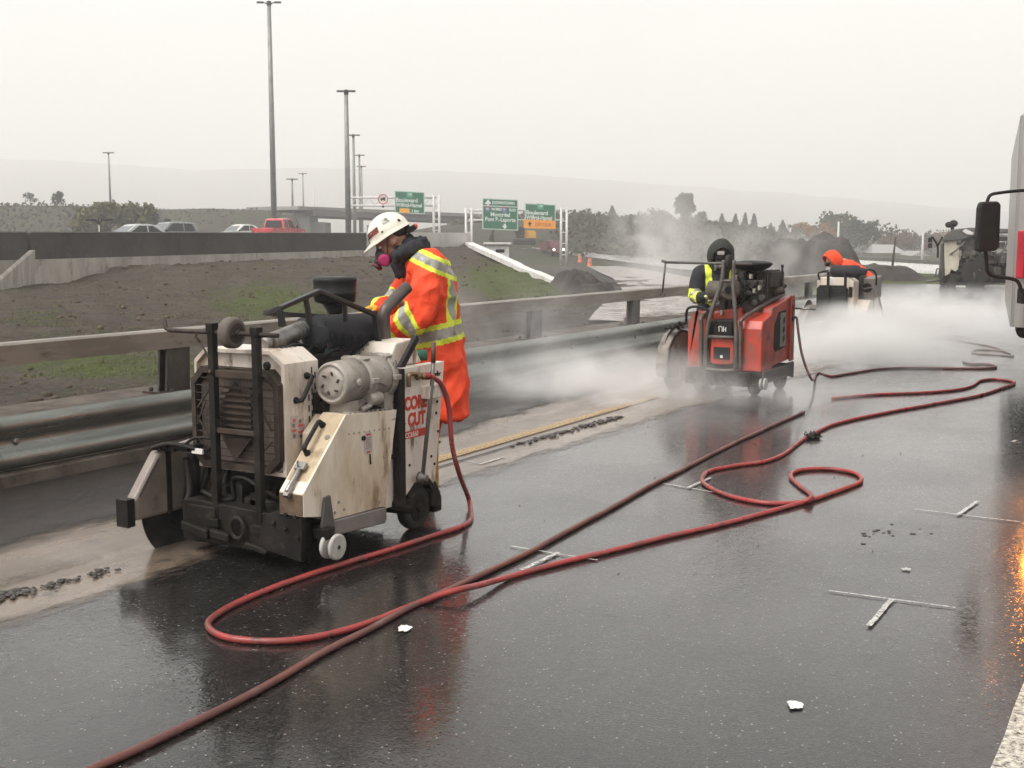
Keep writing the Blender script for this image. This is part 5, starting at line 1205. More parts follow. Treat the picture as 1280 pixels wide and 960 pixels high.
mb = MB(); mb.lathe(fc - V((0, 0, .22)), (0, 0, 1), [(0, .05), (.12, .045), (.16, .035), (.215, .07)], 20); mb.build('filter_neck', M_dark, S1)
e0 = ox(481, 437, -3.68); e1 = V((e0.x, e0.y, ox(481, 392, -3.68).z)); e2 = ox(509, 359, -3.66)
mb = MB(); P = spline([e0 - V((0, 0, .06)), e0.lerp(e1, .5), e1, e1.lerp(e2, .25) + V((0, 0, .015)), e2], 7)
mb.tube(P, .032, 20, caps=False); ex_ = mb.build('exhaust_pipe', mat('sooty_exhaust_steel', (.12, .10, .088), .5, .5, (.07, .055, .048), 7, .4, .6, ((.17, .09, .05), 9, .6, .75)), S1, recalc=False)
mb = MB(); d_ = (P[-1] - P[-2]).normalized(); mb.tube([P[-1] - d_ * .10, P[-1] - d_ * .002], .028, 16); mb.build('pipe_bore', mat('soot', (.006, .006, .006), .9), ex_)
mb = MB(); mb.lathe(e0 - V((0, 0, .03)), (0, 0, 1), [(0, .05), (.012, .05)], 16); mb.obox(e0 + V((.02, .03, -.035)), V((.05, 0, 0)), V((0, .11, 0)), V((0, 0, .006))); mb.obox(e0 + V((.02, .03, -.06)), V((.05, 0, 0)), V((0, .12, 0)), V((0, 0, .006))); mb.build('exhaust_flange', M_alu, S1)
# rear body with console
mb = MB(); po_ = -3.45
rp_ = [(4.845, .205), (4.845, .865), (5.255, .865), (5.155, .205), (5.145, .21), (5.095, .25), (5.01, .262), (4.955, .25), (4.89, .206)]
mb.prism([(4.845, .205), (4.845, .865), (5.255, .868), (5.20, .50), (5.155, .205), (5.12, .245), (5.01, .262), (4.955, .25), (4.89, .206)], 'x', -3.50, po_); rb = mb.build('rear_panel', M_white, S1, .006)
mb = MB(); mb.box(-4.12, -3.505, 4.86, 5.20, .28, .84); mb.build('rear_housing', M_white, S1, .01)
mb = MB(); mb.prism([(4.84, .866), (4.93, .985), (5.07, 1.0), (5.16, .866)], 'x', -4.05, -3.53); mb.build('console', M_white, S1, .008); mb = MB(); mb.prism([(4.79, .17), (4.60, .17), (4.60, .66), (4.79, .70)], 'x', -3.50, -3.455); mb.build('infill_panel', M_white, S1, .004)
mb = MB(); mb.obox((-3.48, 4.965, .935), V((.012, 0, 0)), V((0, .075, .075)), V((0, -.013, .013))); mb.build('console_strut', M_black, S1, .003)
mb = MB(); mb.cyl((-3.6, 5.16, .90), (-3.54, 5.22, .90), .03, 14); mb.build('filler_cap', mat('green_plastic', (.02, .1, .06), .4), S1)
mb = MB(); mb.box(-3.447, -3.405, 4.775, 4.83, .19, .87); mb.box(-3.45, -3.42, 4.73, 4.785, .615, .632); mb.box(-3.45, -3.42, 4.73, 4.785, .425, .44); mb.lathe((-3.43, 4.80, .18), (1, 0, 0), [(-.05, .03), (.02, .03), (.03, .015)], 14); mb.build('depth_column', M_dark, S1, .006)
mb = MB(); mb.prism([(4.90, .20), (4.965, .262), (5.10, .262), (5.15, .20), (5.13, .19), (5.09, .235), (4.98, .235), (4.92, .19)], 'x', -3.52, -3.444); mb.build('wheel_arch', M_dark, S1)
wheel_parts('w', (-3.50, 5.025, .118), (1, 0, 0), .118, .075, S1, M_dark)
wheel_parts('w', (-4.02, 5.025, .118), (1, 0, 0), .118, .075, S1, M_dark)
wheel_parts('w', (-3.56, 4.42, .085), (1, 0, 0), .085, .06, S1, M_dark)
wheel_parts('w', (-4.05, 4.42, .085), (1, 0, 0), .085, .06, S1, M_dark)
mb = MB(); mb.prism([(5.11, .11), (5.18, .09), (5.2, .16), (5.15, .24), (5.12, .2)], 'x', -3.49, -3.44); mb.build('wheel_fork', M_dark, S1, .006); mb = MB(); mb.tube([(-3.56, 4.75, .17), (-3.46, 4.93, .13)], .03, 10); mb.build('axle_arm', M_dark, S1)

mb = MB()
for c_ in (-3.385, -3.335): mb.lathe((c_, 4.165, .118), (1, 0, 0), [(0, .052), (.004, .060), (.016, .060), (.02, .052)], 28)
mb.lathe((-3.37, 4.165, .118), (1, 0, 0), [(0, .026), (.05, .026)], 20); gw = mb.build('guide_roller', mat('pale_nylon', (.46, .44, .41), .5, 0, (.36, .34, .31), 20), S1)
mb = MB(); mb.lathe((-3.43, 4.165, .118), (1, 0, 0), [(0, .010), (.118, .010), (.121, .006)], 10); mb.build('axle', M_rust, gw)
mb = MB(); mb.prism([(4.12, .20), (4.20, .20), (4.19, .15), (4.13, .15)], 'x', -3.43, -3.36); mb.build('roller_bracket', M_dark, S1, .004)
# depth rod, block, coupling, bolts
q0 = ox(542, 428, -3.40); q1 = ox(541, 470, -3.40); q2 = ox(528, 597, -3.40)
mb = MB(); mb.tube([q0, q0.lerp(q1, .6)], .013, 10); mb.build('depth_lever_grip', mat('brown_grip', (.10, .055, .045), .6), S1)
mb = MB(); mb.tube([q0.lerp(q1, .6), q1, q2], .011, 10); mb.lathe(q2 + V((-.02, 0, 0)), (1, 0, 0), [(0, .03), (.02, .03), (.028, .018), (.05, .016)], 16); mb.build('depth_lever', mat('dull_lever_steel', (.20, .185, .17), .5, .5), S1)
q = ox(541, 489, -3.425); mb = MB(); mb.obox(q, V((.028, 0, 0)), V((0, .075, 0)), V((0, 0, .034))); mb.build('junction_block', M_white, S1, .005)
qa = ox(511, 471, -3.43); qb = ox(538, 470, -3.40)
mb = MB(); mb.tube(spline([qa - V((0, 0, .05)), qa, qa + V((.004, .03, .012)), qb], 6), .012, 10); mb.lathe(qa.lerp(qb, .35), qb - qa, [(0, .019), (.02, .019), (.02, .013), (.04, .013), (.04, .018), (.06, .018)], 6); mb.build('hose_fitting', mat('dull_brass', (.2, .13, .07), .4, .6), S1)
mb = MB(); mb.lathe(qa.lerp(qb, .72), qb - qa, [(0, .018), (.03, .02), (.04, .014)], 12); mb.build('red_coupling', mat('red_anodised', (.3, .03, .03), .4, .4), S1)
mb = MB()
for y, z in ((5.17, .60), (5.18, .66), (5.185, .50), (5.12, .375), (5.20, .44), (4.92, .36), (4.88, .58), (5.20, .72), (4.93, .80), (5.15, .33)): mb.lathe((po_, y, z), (1, 0, 0), [(0, .009), (.006, .008)], 8)
absorb(mb.build('panel_bolts', M_dark, rb), rb)
tx = -3.449
t1 = text_mesh('lettering', 'CORE', .092, M_letter_red, (tx, 4.882, .648), (0, 1, 0), (0, 0, 1), S1, .0046, .001, 'LEFT', .84)
t2 = text_mesh('lettering', 'CUT', .092, M_letter_red, (tx, 4.912, .562), (0, 1, 0), (0, 0, 1), S1, .0046, .001, 'LEFT', .84)
mb = MB(); mb.prism([(4.852, .498), (4.882, .538), (5.065, .538), (5.095, .518), (5.065, .498)], 'x', tx, tx + .0012); bnd = mb.build('red_banner', M_letter_red, S1)
text_mesh('banner_text', 'CC6560', .036, M_plate_white, (tx + .0014, 4.885, .505), (0, 1, 0), (0, 0, 1), bnd, .0006, .0006, 'LEFT', .95)
mb = MB()
for i in range(7): mb.box(tx, tx + .0012, 5.10 + .016 * i, 5.112 + .016 * i, .795, .812 + .012 * (i % 2))
mb.box(tx, tx + .0012, 5.09, 5.22, .806, .812); mb.box(tx, tx + .0012, 5.14, 5.21, .772, .778); mb.prism([(5.12, .803), (5.14, .825), (5.16, .803), (5.14, .782)], 'x', tx, tx + .0014); mb.build('emblem', mat('dark_maroon_print', (.06, .02, .025), .5), S1)

mb = MB(); mb.prism([(5.19, .14), (5.275, .14), (5.275, .60), (5.21, .52)], 'x', -3.58, -3.50); mb.build('rear_flap', M_yellowflap, S1, .01)
mb = MB(); mb.box(-3.62, -3.48, 5.20, 5.27, .05, .14); mb.build('flap_foot', M_black, S1, .01)
for P in ([(-4.02, 5.1, .90), (-4.02, 5.3, .955), (-4.03, 5.48, .975), (-4.04, 5.58, .975)], [(-4.08, 5.1, .90), (-4.14, 5.35, 1.0), (-4.22, 5.6, 1.06), (-4.27, 5.76, 1.075)]):
    P = spline(P, 6); mb = MB(); mb.tube(P, .015, 10); hb_ = mb.build('handlebar', M_dark, S1)
    mb = MB(); mb.tube([P[-7], P[-3], P[-1]], .02, 12); mb.build('grip', M_black, hb_)
# blade and guard
gp = [(3.90, .17), (3.895, .275), (4.06, .485), (4.55, .53), (4.82, .40), (4.84, .17)]
mb = MB(); mb.prism(gp, 'x', -4.395, -4.325); bg_ = mb.build('blade_guard', mat('grey_pink_muddy_paint', (.22, .182, .158), .5, 0, (.15, .125, .105), 4, .42, .66, ((.08, .065, .055), 6, .56, .76), .1, 60), S1, .02, seg=3)
mb = MB(); mb.box(-4.40, -4.322, 3.845, 3.893, .15, .285); mb.bar([(-4.321, 3.92, .29), (-4.321, 4.05, .455)], .006, .012, 0, (1, 0, 0)); mb.box(-4.332, -4.318, 4.10, 4.13, .17, .49); mb.build('guard_front_flap', M_dark, bg_, .006)
mb = MB(); mb.lathe((-4.363, 4.25, .205), (1, 0, 0), [(0, .285), (.004, .29), (.006, .285)], 64); mb.build('blade', mat('wet_blade_steel', (.06, .055, .05), .35, .6, (.035, .03, .028), 5), S1)
mb = MB(); mb.tube([(-4.24, 4.18, .22), (-4.24, 4.2, .47)], .04, 12); mb.tube([(-4.21, 4.2, .2), (-4.17, 4.25, .46)], .018, 10); mb.tube(spline([(-4.24, 4.15, .45), (-4.2, 4.13, .3), (-4.2, 4.1, .24)], 5), .016, 8); mb.build('guard_arm', M_dark, S1)
mb = MB()
for i in range(6): q = lerp(4.06, 4.2, i / 5); mb.obox((-4.33 + .035 * i, 4.08 + .01 * i, .505 + .008 * (i % 2)), V((.022, 0, 0)), V((0, .03, 0)), V((0, 0, .014)))
mb.tube(spline([(-4.36, 4.05, .50), (-4.25, 4.06, .53), (-4.12, 4.1, .51)], 6), .012, 8); mb.tube(spline([(-4.2, 4.1, .52), (-4.14, 4.12, .56), (-4.06, 4.16, .55), (-4.1, 4.15, .49)], 6), .008, 8)
mb.build('water_manifold', M_dark, S1, .003)
mb = MB(); mb.box(-4.14, -4.07, 4.09, 4.10, .49, .515); mb.build('white_tag', M_plate_white, S1)
mb = MB(); mb.lathe((-4.25, 4.25, .205), (1, 0, 0), [(-.1, .05), (.1, .05)], 16); mb.build('blade_shaft', M_dark, S1)

# ---------------------------------------------------------------- red saw
S2 = thing('concrete_saw', (-4.0, 11.5, 0), 'orange-red walk-behind concrete saw with a tubular frame, steered by the black-hooded worker', 'concrete saw', 'walk-behind saws cutting the road')
y0 = 11.05
def rbox(mb, x0, x1, ya, yb, z0, z1, c=.05, mi=0): mb.prism([(x0, z0), (x0, z1 - c), (x0 + c * .5, z1 - c * .25), (x0 + c, z1), (x1 - c, z1), (x1 - c * .3, z1 - c * .3), (x1, z1 - c), (x1, z0)], 'y', ya, yb, mi)
mb = MB(); rbox(mb, -4.365, -4.18, y0 + .02, y0 + .75, .26, .82, .10); mb.build('side_shell', M_red, S2, .025, seg=3)
mb = MB(); mb.prism([(y0, .245), (y0, .66), (y0 + .04, .74), (y0 + .30, .80), (y0 + .32, .86), (y0 + .90, .94), (y0 + .96, .92), (y0 + .97, .30), (y0 + .35, .27), (y0 + .33, .245)], 'x', -3.88, -3.60); rs = mb.build('side_shell', M_red, S2, .025, seg=3)
mb = MB(); mb.prism([(y0 + .36, .46), (y0 + .38, .68), (y0 + .50, .80), (y0 + .74, .82), (y0 + .74, .44), (y0 + .42, .41)], 'x', -3.61, -3.597); op = mb.build('side_opening', mat('dark_recess', (.018, .018, .017), .8), rs)
mb = MB(); mb.box(-3.598, -3.588, y0 + .56, y0 + .72, .45, .79); bp = mb.build('grey_plate', mat('grey_green_plate', (.24, .25, .22), .5), rs)
mb = MB()
for i in range(3): mb.obox((-3.587, y0 + .65, .53 + .09 * i), V((.003, 0, 0)), V((0, .022, .015)), V((0, -.01, .024)))
absorb(mb.build('plate_slots', M_black, bp), bp)
mb = MB(); mb.box(-3.60, -3.575, y0 + .86, y0 + .98, .28, .955); mb.build('rear_post', M_red, S2, .01)
mb = MB(); mb.box(-3.573, -3.568, y0 + .88, y0 + .90, .70, .86); mb.lathe((-3.573, y0 + .885, .71), (1, 0, 0), [(0, .02), (.015, .02)], 10); mb.build('post_rod', M_black, S2)
mb = MB(); mb.prism(octo(-4.115, -3.865, .30, .565, .03), 'y', y0 - .03, y0 + .3); fs_ = mb.build('front_shell', M_red, S2, .015)
mb = MB(); mb.box(-4.075, -3.91, y0 - .034, y0 - .028, .365, .475); mb.box(-4.075, -3.91, y0 - .036, y0 - .03, .355, .364); mb.build('intake_opening', mat('dark_recess', (.018,) * 3), fs_)
mb = MB(); mb.box(-4.005, -3.98, y0 - .04, y0 - .034, .37, .395); mb.build('pale_tag', M_plate_white, fs_)
mb = MB(); mb.box(-4.095, -3.895, y0 - .01, y0 + .2, .575, .74); mb.box(-4.19, -3.9, y0 + .02, y0 + .75, .3, .72); mb.build('tank_cover', M_dark, S2, .012)
mb = MB(); mb.prism([(-4.20, .72), (-4.20, .80), (-3.9, .86), (-3.88, .72)], 'y', y0 + .25, y0 + .75); mb.build('hood', M_red, S2, .02)
mb = MB()
for k_ in (0, .032): mb.box(-4.035 + k_, -4.028 + k_, y0 - .014, y0 - .009, .625, .665)
mb.tube([V((-4.0195 + .018 * math.cos(a), y0 - .013, .663 + .014 * math.sin(a))) for a in [i * math.pi / 8 for i in range(9)]], .004, 6); mb.box(-3.99, -3.983, y0 - .014, y0 - .009, .625, .678); mb.box(-3.967, -3.96, y0 - .014, y0 - .009, .625, .670); mb.box(-3.985, -3.965, y0 - .014, y0 - .009, .645, .652); mb.build('crown_emblem', M_plate_white, S2)
mb = MB(); mb.box(-4.42, -3.60, y0 + .0, y0 + .97, .12, .25); mb.box(-4.36, -3.7, y0 - .05, y0 + .02, .10, .24)
for i in range(14): a = -4.36 + .05 * i; mb.box(a, a + .03, y0 - .07, y0 - .05, .12 + .03 * (i % 3), .18 + .03 * (i % 2))
for i in range(8): mb.tube(spline([(-4.3 + .08 * i, y0 - .06, .2), (-4.28 + .08 * i, y0 - .09, .16 + .01 * (i % 3)), (-4.25 + .08 * i, y0 - .06, .12)], 4), .014, 7)
mb.build('chassis', M_dark, S2, .008)
mb = MB(); mb.box(-3.84, -3.58, y0 + .02, y0 + .97, .13, .25); mb.prism([(y0 + .84, .13), (y0 + .98, .10), (y0 + .98, .27), (y0 + .84, .27)], 'x', -3.6, -3.57); mb.build('lower_skirt', mat('muddy_grey_steel', (.10, .09, .08), .6, .2), S2, .006)
for x, y in ((-3.66, .80), (-4.30, .80), (-3.72, .18), (-4.28, .18)): wheel_parts('w', (x, y0 + y, .11), (1, 0, 0), .11, .09, S2, M_dark)
mb = MB()
for c_ in (-3.615, -3.575): mb.lathe((c_, y0 + .03, .13), (1, 0, 0), [(0, .05), (.004, .06), (.016, .06), (.02, .05)], 20)
mb.lathe((-3.60, y0 + .03, .13), (1, 0, 0), [(-.1, .02), (.04, .02)], 12); mb.build('guide_roller', mat('pale_nylon', (.46,) * 3), S2)
# tubular front frame
MT = mat('scuffed_grey_tube', (.10, .09, .08), .5, .5, (.16, .145, .13), 9, .45, .7)
fa = []
for d in (-1, 1):
    mb = MB(); mb.tube(spline([(-3.99 + d * .155, y0 - .06, .27), (-3.99 + d * .15, y0 - .06, .60), (-3.975 + d * .115, y0 - .05, .85), (-3.955 + d * .06, y0 - .02, 1.10), (-3.95 + d * .05, y0 + .0, 1.32)], 6), .022, 10); mb.build('front_frame_tube', MT, S2)
mb = MB(); mb.tube([(-4.145, y0 - .06, .575), (-3.835, y0 - .06, .575)], .018, 8); mb.build('front_frame_crossbar', MT, S2); mb = MB(); mb.tube([(-4.02, y0 - .02, 1.12), (-3.89, y0 - .02, 1.12)], .016, 8); mb.build('front_frame_crossbar', MT, S2); mb = MB(); mb.tube(spline([(-4.145, y0 - .055, .50), (-4.145, y0 - .06, .30), (-4.105, y0 - .06, .255), (-3.885, y0 - .06, .255), (-3.845, y0 - .06, .30), (-3.845, y0 - .055, .5)], 6), .018, 8); mb.build('front_frame_crossbar', MT, S2)
for x, xe in ((-4.20, -4.25), (-3.80, -3.66)):
    mb = MB(); mb.tube(spline([(x, y0 - .04, .26), (x, y0 - .045, .66), (x + (xe - x) * .15, y0 - .01, .77), (xe, y0 + .55, .93 if xe > -4 else .86), (xe, y0 + .85, .965 if xe > -4 else .88)], 7), .02, 10); mb.build('side_frame_tube', MT, S2)
mb = MB(); mb.tube(spline([(-4.42, y0 + .1, .70), (-4.36, y0 - .01, .84), (-4.22, y0 - .03, .86), (-4.1, y0, .80)], 6), .013, 8); mb.build('bumper_hose', M_black, S2)
wheel_parts('w', (-3.95, y0 - .0, 1.30), (1, 0, 0), .075, .05, S2, M_rust, M_tyre, 20, 'pointer_wheel')
mb = MB(); mb.tube([(-4.62, y0, 1.295), (-3.72, y0, 1.285)], .013, 8); mb.tube([(-4.65, y0, 1.31), (-4.60, y0, 1.295)], .014, 8); mb.build('pointer_rod', MT, S2)
mb = MB(); mb.tube([(-4.61, y0, 1.30), (-4.64, y0, .99)], .010, 8); mb.tube([V((-4.642 + .022 * math.cos(a), y0, .97 + .022 * math.sin(a))) for a in [i * .45 for i in range(14)]], .008, 6, closed=True); mb.build('pointer_arm', MT, S2)
# engine on top
M_cast = mat('sooty_cast_iron', (.05, .045, .04), .6, .4, (.09, .08, .07), 12, .45, .65, ((.02, .02, .02), 20, .55, .7), .2, 60)
mb = MB(); mb.box(-4.15, -3.70, y0 + .30, y0 + .86, .80, 1.12); mb.box(-3.86, -3.66, y0 + .45, y0 + .85, 1.05, 1.20); mb.box(-3.95, -3.90, y0 + .3, y0 + .6, 1.1, 1.2)
for i in range(9): mb.box(-3.90 + .025 * i, -3.885 + .025 * i, y0 + .4, y0 + .8, .85, 1.16 + .03 * (i % 3))
for i in range(5): mb.lathe((-3.98 + .07 * i, y0 + .29, .9 + .05 * (i % 3)), (0, -1, 0), [(0, .04), (.04, .04), (.05, .02)], 12)
mb.build('engine_block', M_cast, S2, .008)
mb = MB(); mb.lathe((-4.22, y0 + .16, 1.02), (1, 0, 0), [(0, .06), (.02, .095), (.27, .095), (.30, .06)], 22); mb.lathe((-3.97, y0 + .17, 1.03), (0, -1, 0), [(0, .10), (.09, .10), (.10, .085)], 22); mf = mb.build('muffler', mat('brown_muffler_steel', (.10, .085, .07), .6, .4, (.15, .13, .11), 8), S2)
mb = MB(); mb.lathe((-3.97, y0 + .065, 1.03), (0, -1, 0), [(0, .035), (.012, .035)], 16); mb.build('muffler_outlet', M_black, mf)
mb = MB(); mb.lathe((-3.86, y0 + .42, 1.21), (0, 0, 1), [(0, .10), (.03, .17), (.06, .20), (.075, .205), (.085, .19), (.10, .12), (.105, .02)], 26); mb.lathe((-3.86, y0 + .42, 1.1), (0, 0, 1), [(0, .06), (.12, .06)], 14); mb.build('air_cleaner', M_black, S2)
mb = MB(); rr = random.Random(4)
for i in range(14):
    a = V((rr.uniform(-4.1, -3.7), y0 + .24, rr.uniform(.85, 1.15))); b_ = V((rr.uniform(-4.1, -3.65), y0 + .3, rr.uniform(.82, 1.12))); mb.tube(spline([a, a.lerp(b_, .35) + V((0, -.05, .04)), a.lerp(b_, .7) + V((0, -.04, -.03)), b_], 5), rr.uniform(.006, .013), 6)
mb.build('engine_hoses', M_black, S2)
mb = MB()
for x, z in ((-3.80, 1.16), (-3.95, 1.15), (-3.76, 1.02), (-4.09, .80), (-3.71, 1.05)): mb.obox((x, y0 + .22, z), V((.013, 0, 0)), V((0, .02, 0)), V((0, 0, .022)))
mb.build('bright_fitting', M_alu, S2, .003)
mb = MB(); mb.tube([(-3.63, y0 + .65, 1.0), (-3.62, y0 + .65, 1.25)], .012, 8); mb.lathe((-3.62, y0 + .65, 1.25), (0, 0, 1), [(0, .016), (.02, .016)], 8); mb.build('antenna_rod', M_dark, S2)
mb = MB(); mb.tube(spline([(-3.78, y0 + .6, .95), (-3.68, y0 + .6, 1.0), (-3.60, y0 + .7, 1.06)], 5), .022, 10); mb.lathe((-3.67, y0 + .55, .985), (1, .2, .35), [(0, .035), (.10, .035), (.11, .02)], 14); mb.build('side_lever', M_rust, S2)
mb = MB(); mb.tube([(-3.575, y0 + .95, .82), (-3.36, y0 + .97, .815)], .010, 8); mb.build('side_rod', M_steel, S2)
for P in ([(-4.35, 11.85, .85), (-4.5, 12.02, .92), (-4.58, 12.18, .93)], [(-4.0, 11.85, .85), (-4.15, 12.15, .93), (-4.25, 12.35, .94)]):
    mb = MB(); mb.tube(spline(P, 5), .017, 8); mb.build('handlebar', M_dark, S2)
mb = MB(); P = []
for (y, z) in [(-.16, .16), (-.19, .30), (-.13, .46), (.0, .57), (.16, .62), (.32, .60), (.48, .50), (.56, .36), (.56, .16)]: P.append((y0 + y, z))
mb.prism(P, 'x', -4.63, -4.50); bg2 = mb.build('blade_guard', mat('muddy_beige_guard', (.24, .21, .175), .7, 0, (.15, .13, .11), 6, .4, .6, ((.07, .06, .05), 8, .52, .7), .3, 40), S2, .02)
mb = MB(); mb.ring([(p[0], p[1]) for p in P], [(lerp(p[0], y0 + .19, .08), lerp(p[1], .3, .08)) for p in P], 'x', -4.505, -4.492); mb.build('guard_rim', M_dark, bg2)
mb = MB(); mb.lathe((-4.57, y0 + .19, .31), (1, 0, 0), [(0, .335), (.005, .335)], 48); mb.build('blade', mat('wet_blade_steel', (.06,) * 3), S2)
mb = MB(); mb.tube([(-4.6, y0 + .19, .3), (-4.3, y0 + .19, .3)], .05, 12)
mb.build('blade_arm', M_dark, S2); mb = MB()
for i in range(4): mb.obox((-4.55 + .03 * i, y0 - .02 + .04 * i, .64 + .015 * i), V((.03, 0, 0)), V((0, .05, 0)), V((0, 0, .01)))
mb.tube(spline([(-4.5, y0 + .1, .62), (-4.47, y0 + .05, .7), (-4.43, y0 + .05, .64)], 5), .012, 8); mb.build('water_manifold', M_dark, S2)

# ---------------------------------------------------------------- far white saw
S3 = thing('concrete_saw', (-4.75, 18.5, 0), 'white concrete saw with a black roll on top, steered by the orange-hooded worker', 'concrete saw', 'walk-behind saws cutting the road')
y0 = 18.1; xa, xb = -5.06, -4.50
mb = MB(); mb.prism([(xa, .40), (xa, .90), (xa + .06, .96), (xb - .09, .96), (xb, .90), (xb, .38)], 'y', y0 + .02, y0 + .35); mb.build('radiator_cowl', M_white, S3, .01)
mb = MB(); mb.prism(octo(xa + .01, xb - .08, .30, .84, .05), 'y', y0 - .02, y0 + .03)
for i in range(11): mb.box(xa + .04, xb - .1, y0 - .027, y0 - .02, .33 + .045 * i, .337 + .045 * i)
mb.build('grille', M_black, S3, .006)
for x in (-4.86, -4.60):
    mb = MB(); mb.box(x - .018, x + .018, y0 - .10, y0 - .065, .14, 1.04); mb.build('guard_post', M_dark, S3)
mb = MB(); mb.lathe((-4.87, y0 + .1, 1.05), (1, 0, 0), [(0, .06), (.03, .095), (.42, .095), (.45, .06), (.52, .05), (.54, .03)], 24); mb.build('black_roll', M_brush, S3)
mb = MB(); mb.tube(spline([(-5.02, y0 + .02, .92), (-5.03, y0, 1.02), (-4.90, y0 + .05, 1.06)], 5), .014, 8); mb.build('roll_bracket', M_dark, S3); mb = MB(); mb.tube(spline([(-4.36, y0 + .1, 1.07), (-4.26, y0 + .1, 1.08), (-4.20, y0 + .12, 1.02), (-4.19, y0 + .13, .85)], 6), .014, 8); mb.build('roll_bracket', M_dark, S3)
mb = MB(); mb.prism([(y0 - .05, .2), (y0 - .05, .34), (y0 + .26, .62), (y0 + .95, .62), (y0 + .95, .2)], 'x', xb + .004, -4.30); mb.build('side_cover', M_white, S3, .01)
mb = MB(); mb.prism([(y0 + .30, .64), (y0 + .30, .94), (y0 + .75, .98), (y0 + .75, .64)], 'x', -4.42, -4.25); sb = mb.build('control_box', mat('dull_brown_box', (.17, .15, .135), .6, .1), S3, .01)
mb = MB(); mb.lathe((-4.36, y0 + .298, .80), (0, -1, 0), [(0, .07), (.01, .07), (.01, .05)], 16); mb.build('gauge', M_dark, sb)
mb = MB(); mb.box(xa, xb, y0 + .36, y0 + 1.0, .25, .88); mb.box(xa + .05, xb - .02, y0 + .4, y0 + .9, .88, .98); mb.build('engine_block', M_dark, S3, .01)
mb = MB(); mb.box(xa - .02, -4.30, y0 - .1, y0 + 1.05, .10, .24); mb.build('chassis', M_dark, S3, .01)
mb = MB(); mb.box(-4.57, -4.51, y0 - .0, y0 + .02, .66, .82); mb.build('hose_coil', M_black, S3, .01)
for x, y in ((-4.36, .2), (-5.0, .2), (-4.36, .85), (-5.0, .85)): wheel_parts('w', (x, y0 + y, .11), (1, 0, 0), .11, .08, S3, M_dark)
mb = MB(); mb.prism([(y0 - .2, .16), (y0 - .2, .3), (y0 + .05, .52), (y0 + .5, .52), (y0 + .6, .16)], 'x', -5.30, -5.16); bg3 = mb.build('blade_guard', mat('grey_pink_muddy_paint', (.24,) * 3), S3, .02)
mb = MB(); mb.lathe((-5.23, y0 + .2, .28), (1, 0, 0), [(0, .32), (.005, .32)], 40); mb.build('blade', mat('wet_blade_steel', (.06,) * 3), S3)
for P in ([(-4.95, 19.0, .85), (-5.05, 19.3, .86), (-5.11, 19.58, .86)], [(-5.0, 19.0, .88), (-5.2, 19.5, .88), (-5.30, 19.88, .87)]):
    mb = MB(); mb.tube(spline(P, 5), .016, 8); mb.build('handlebar', M_dark, S3)
# ---------------------------------------------------------------- people
def limb(mb, pts, rs, n=14, flat=1.0):
    mb.tube(spline(pts, 4), [x for i in range(len(rs) - 1) for x in [lerp(rs[i], rs[i + 1], j / 4) for j in range(4)]] + [rs[-1]], n)
    for p, r in zip(pts, rs): mb.ell(p, (r, r, r), 12, 8)
def loft(mb, secs, n=36):
    """stacked ellipses (x, z, half depth, half width, y)"""
    vs = []
    for (x, z, rx, ry, y) in secs:
        for j in range(n):
            a = 2 * math.pi * j / n; vs.append((x + rx * math.cos(a), y + ry * math.copysign(abs(math.sin(a)) ** .85, math.sin(a)), z))
    k = len(secs); fs = [(i * n + j, i * n + (j + 1) % n, (i + 1) * n + (j + 1) % n, (i + 1) * n + j) for i in range(k - 1) for j in range(n)]
    fs += [tuple(range(n))[::-1], tuple(range((k - 1) * n, k * n))]; mb.add(vs, fs, 0, True)
def seg_t(p, a, b_):
    d = b_ - a; t = max(0, min(1, (p - a).dot(d) / d.dot(d))); return t, (p - (a + d * t)).length
def hand(parent, pos, fw, up, m, side=1, name='glove'):
    """palm, four bent fingers and a thumb closing round a bar"""
    fw = V(fw).normalized(); up = V(up); up = (up - fw * up.dot(fw)).normalized(); sd = up.cross(fw) * side; pos = V(pos); mb = MB()
    rot = Matrix((fw, sd * side, up)).transposed()
    mb.ell(pos, (.052, .044, .02), 14, 10, 0, rot); mb.tube([pos - fw * .10, pos - fw * .03], [.036, .034], 12)
    for i, (ln, w_) in enumerate(((.030, -.033), (.035, -.011), (.033, .011), (.026, .032))):
        a = pos + fw * .040 + sd * w_; b_ = a + fw * ln + up * -.008; c = b_ + fw * .010 - up * .028; d = c - fw * .022 - up * .012
        mb.tube([a - fw * .02, a, b_, c, d], [.0115, .0112, .0105, .0098, .0085], 9); mb.ell(d, (.0086,) * 3, 8, 6)
    a = pos + fw * .0 + sd * -.04; mb.tube([pos - fw * .015 + sd * -.02, a - up * .012, a + fw * .028 - up * .032, a + fw * .042 - up * .046 + sd * .012], [.016, .0145, .0125, .010], 9)
    return blob(mb, name, m, parent, .0045, 3)
def boots(parent, feet, m, toe=(1, 0, 0)):
    for f in feet:
        f = V(f); mb = MB(); mb.ell(f + V((.06, 0, .045)), (.15, .052, .05), 14, 8); mb.ell(f + V((.13, 0, .05)), (.07, .055, .055), 14, 8); mb.tube([f + V((-.02, 0, .03)), f + V((-.02, 0, .30))], [.058, .062], 14); mb.box(f.x - .09, f.x + .20, f.y - .048, f.y + .048, .0, .03)
        blob(mb, 'boot', m, parent, .009, 3)
def rotY(a): return Matrix.Rotation(a, 3, 'Y')
def paint_faces(o, fn):
    me = o.data
    for p in me.polygons: p.material_index = fn(p.center, p.normal)
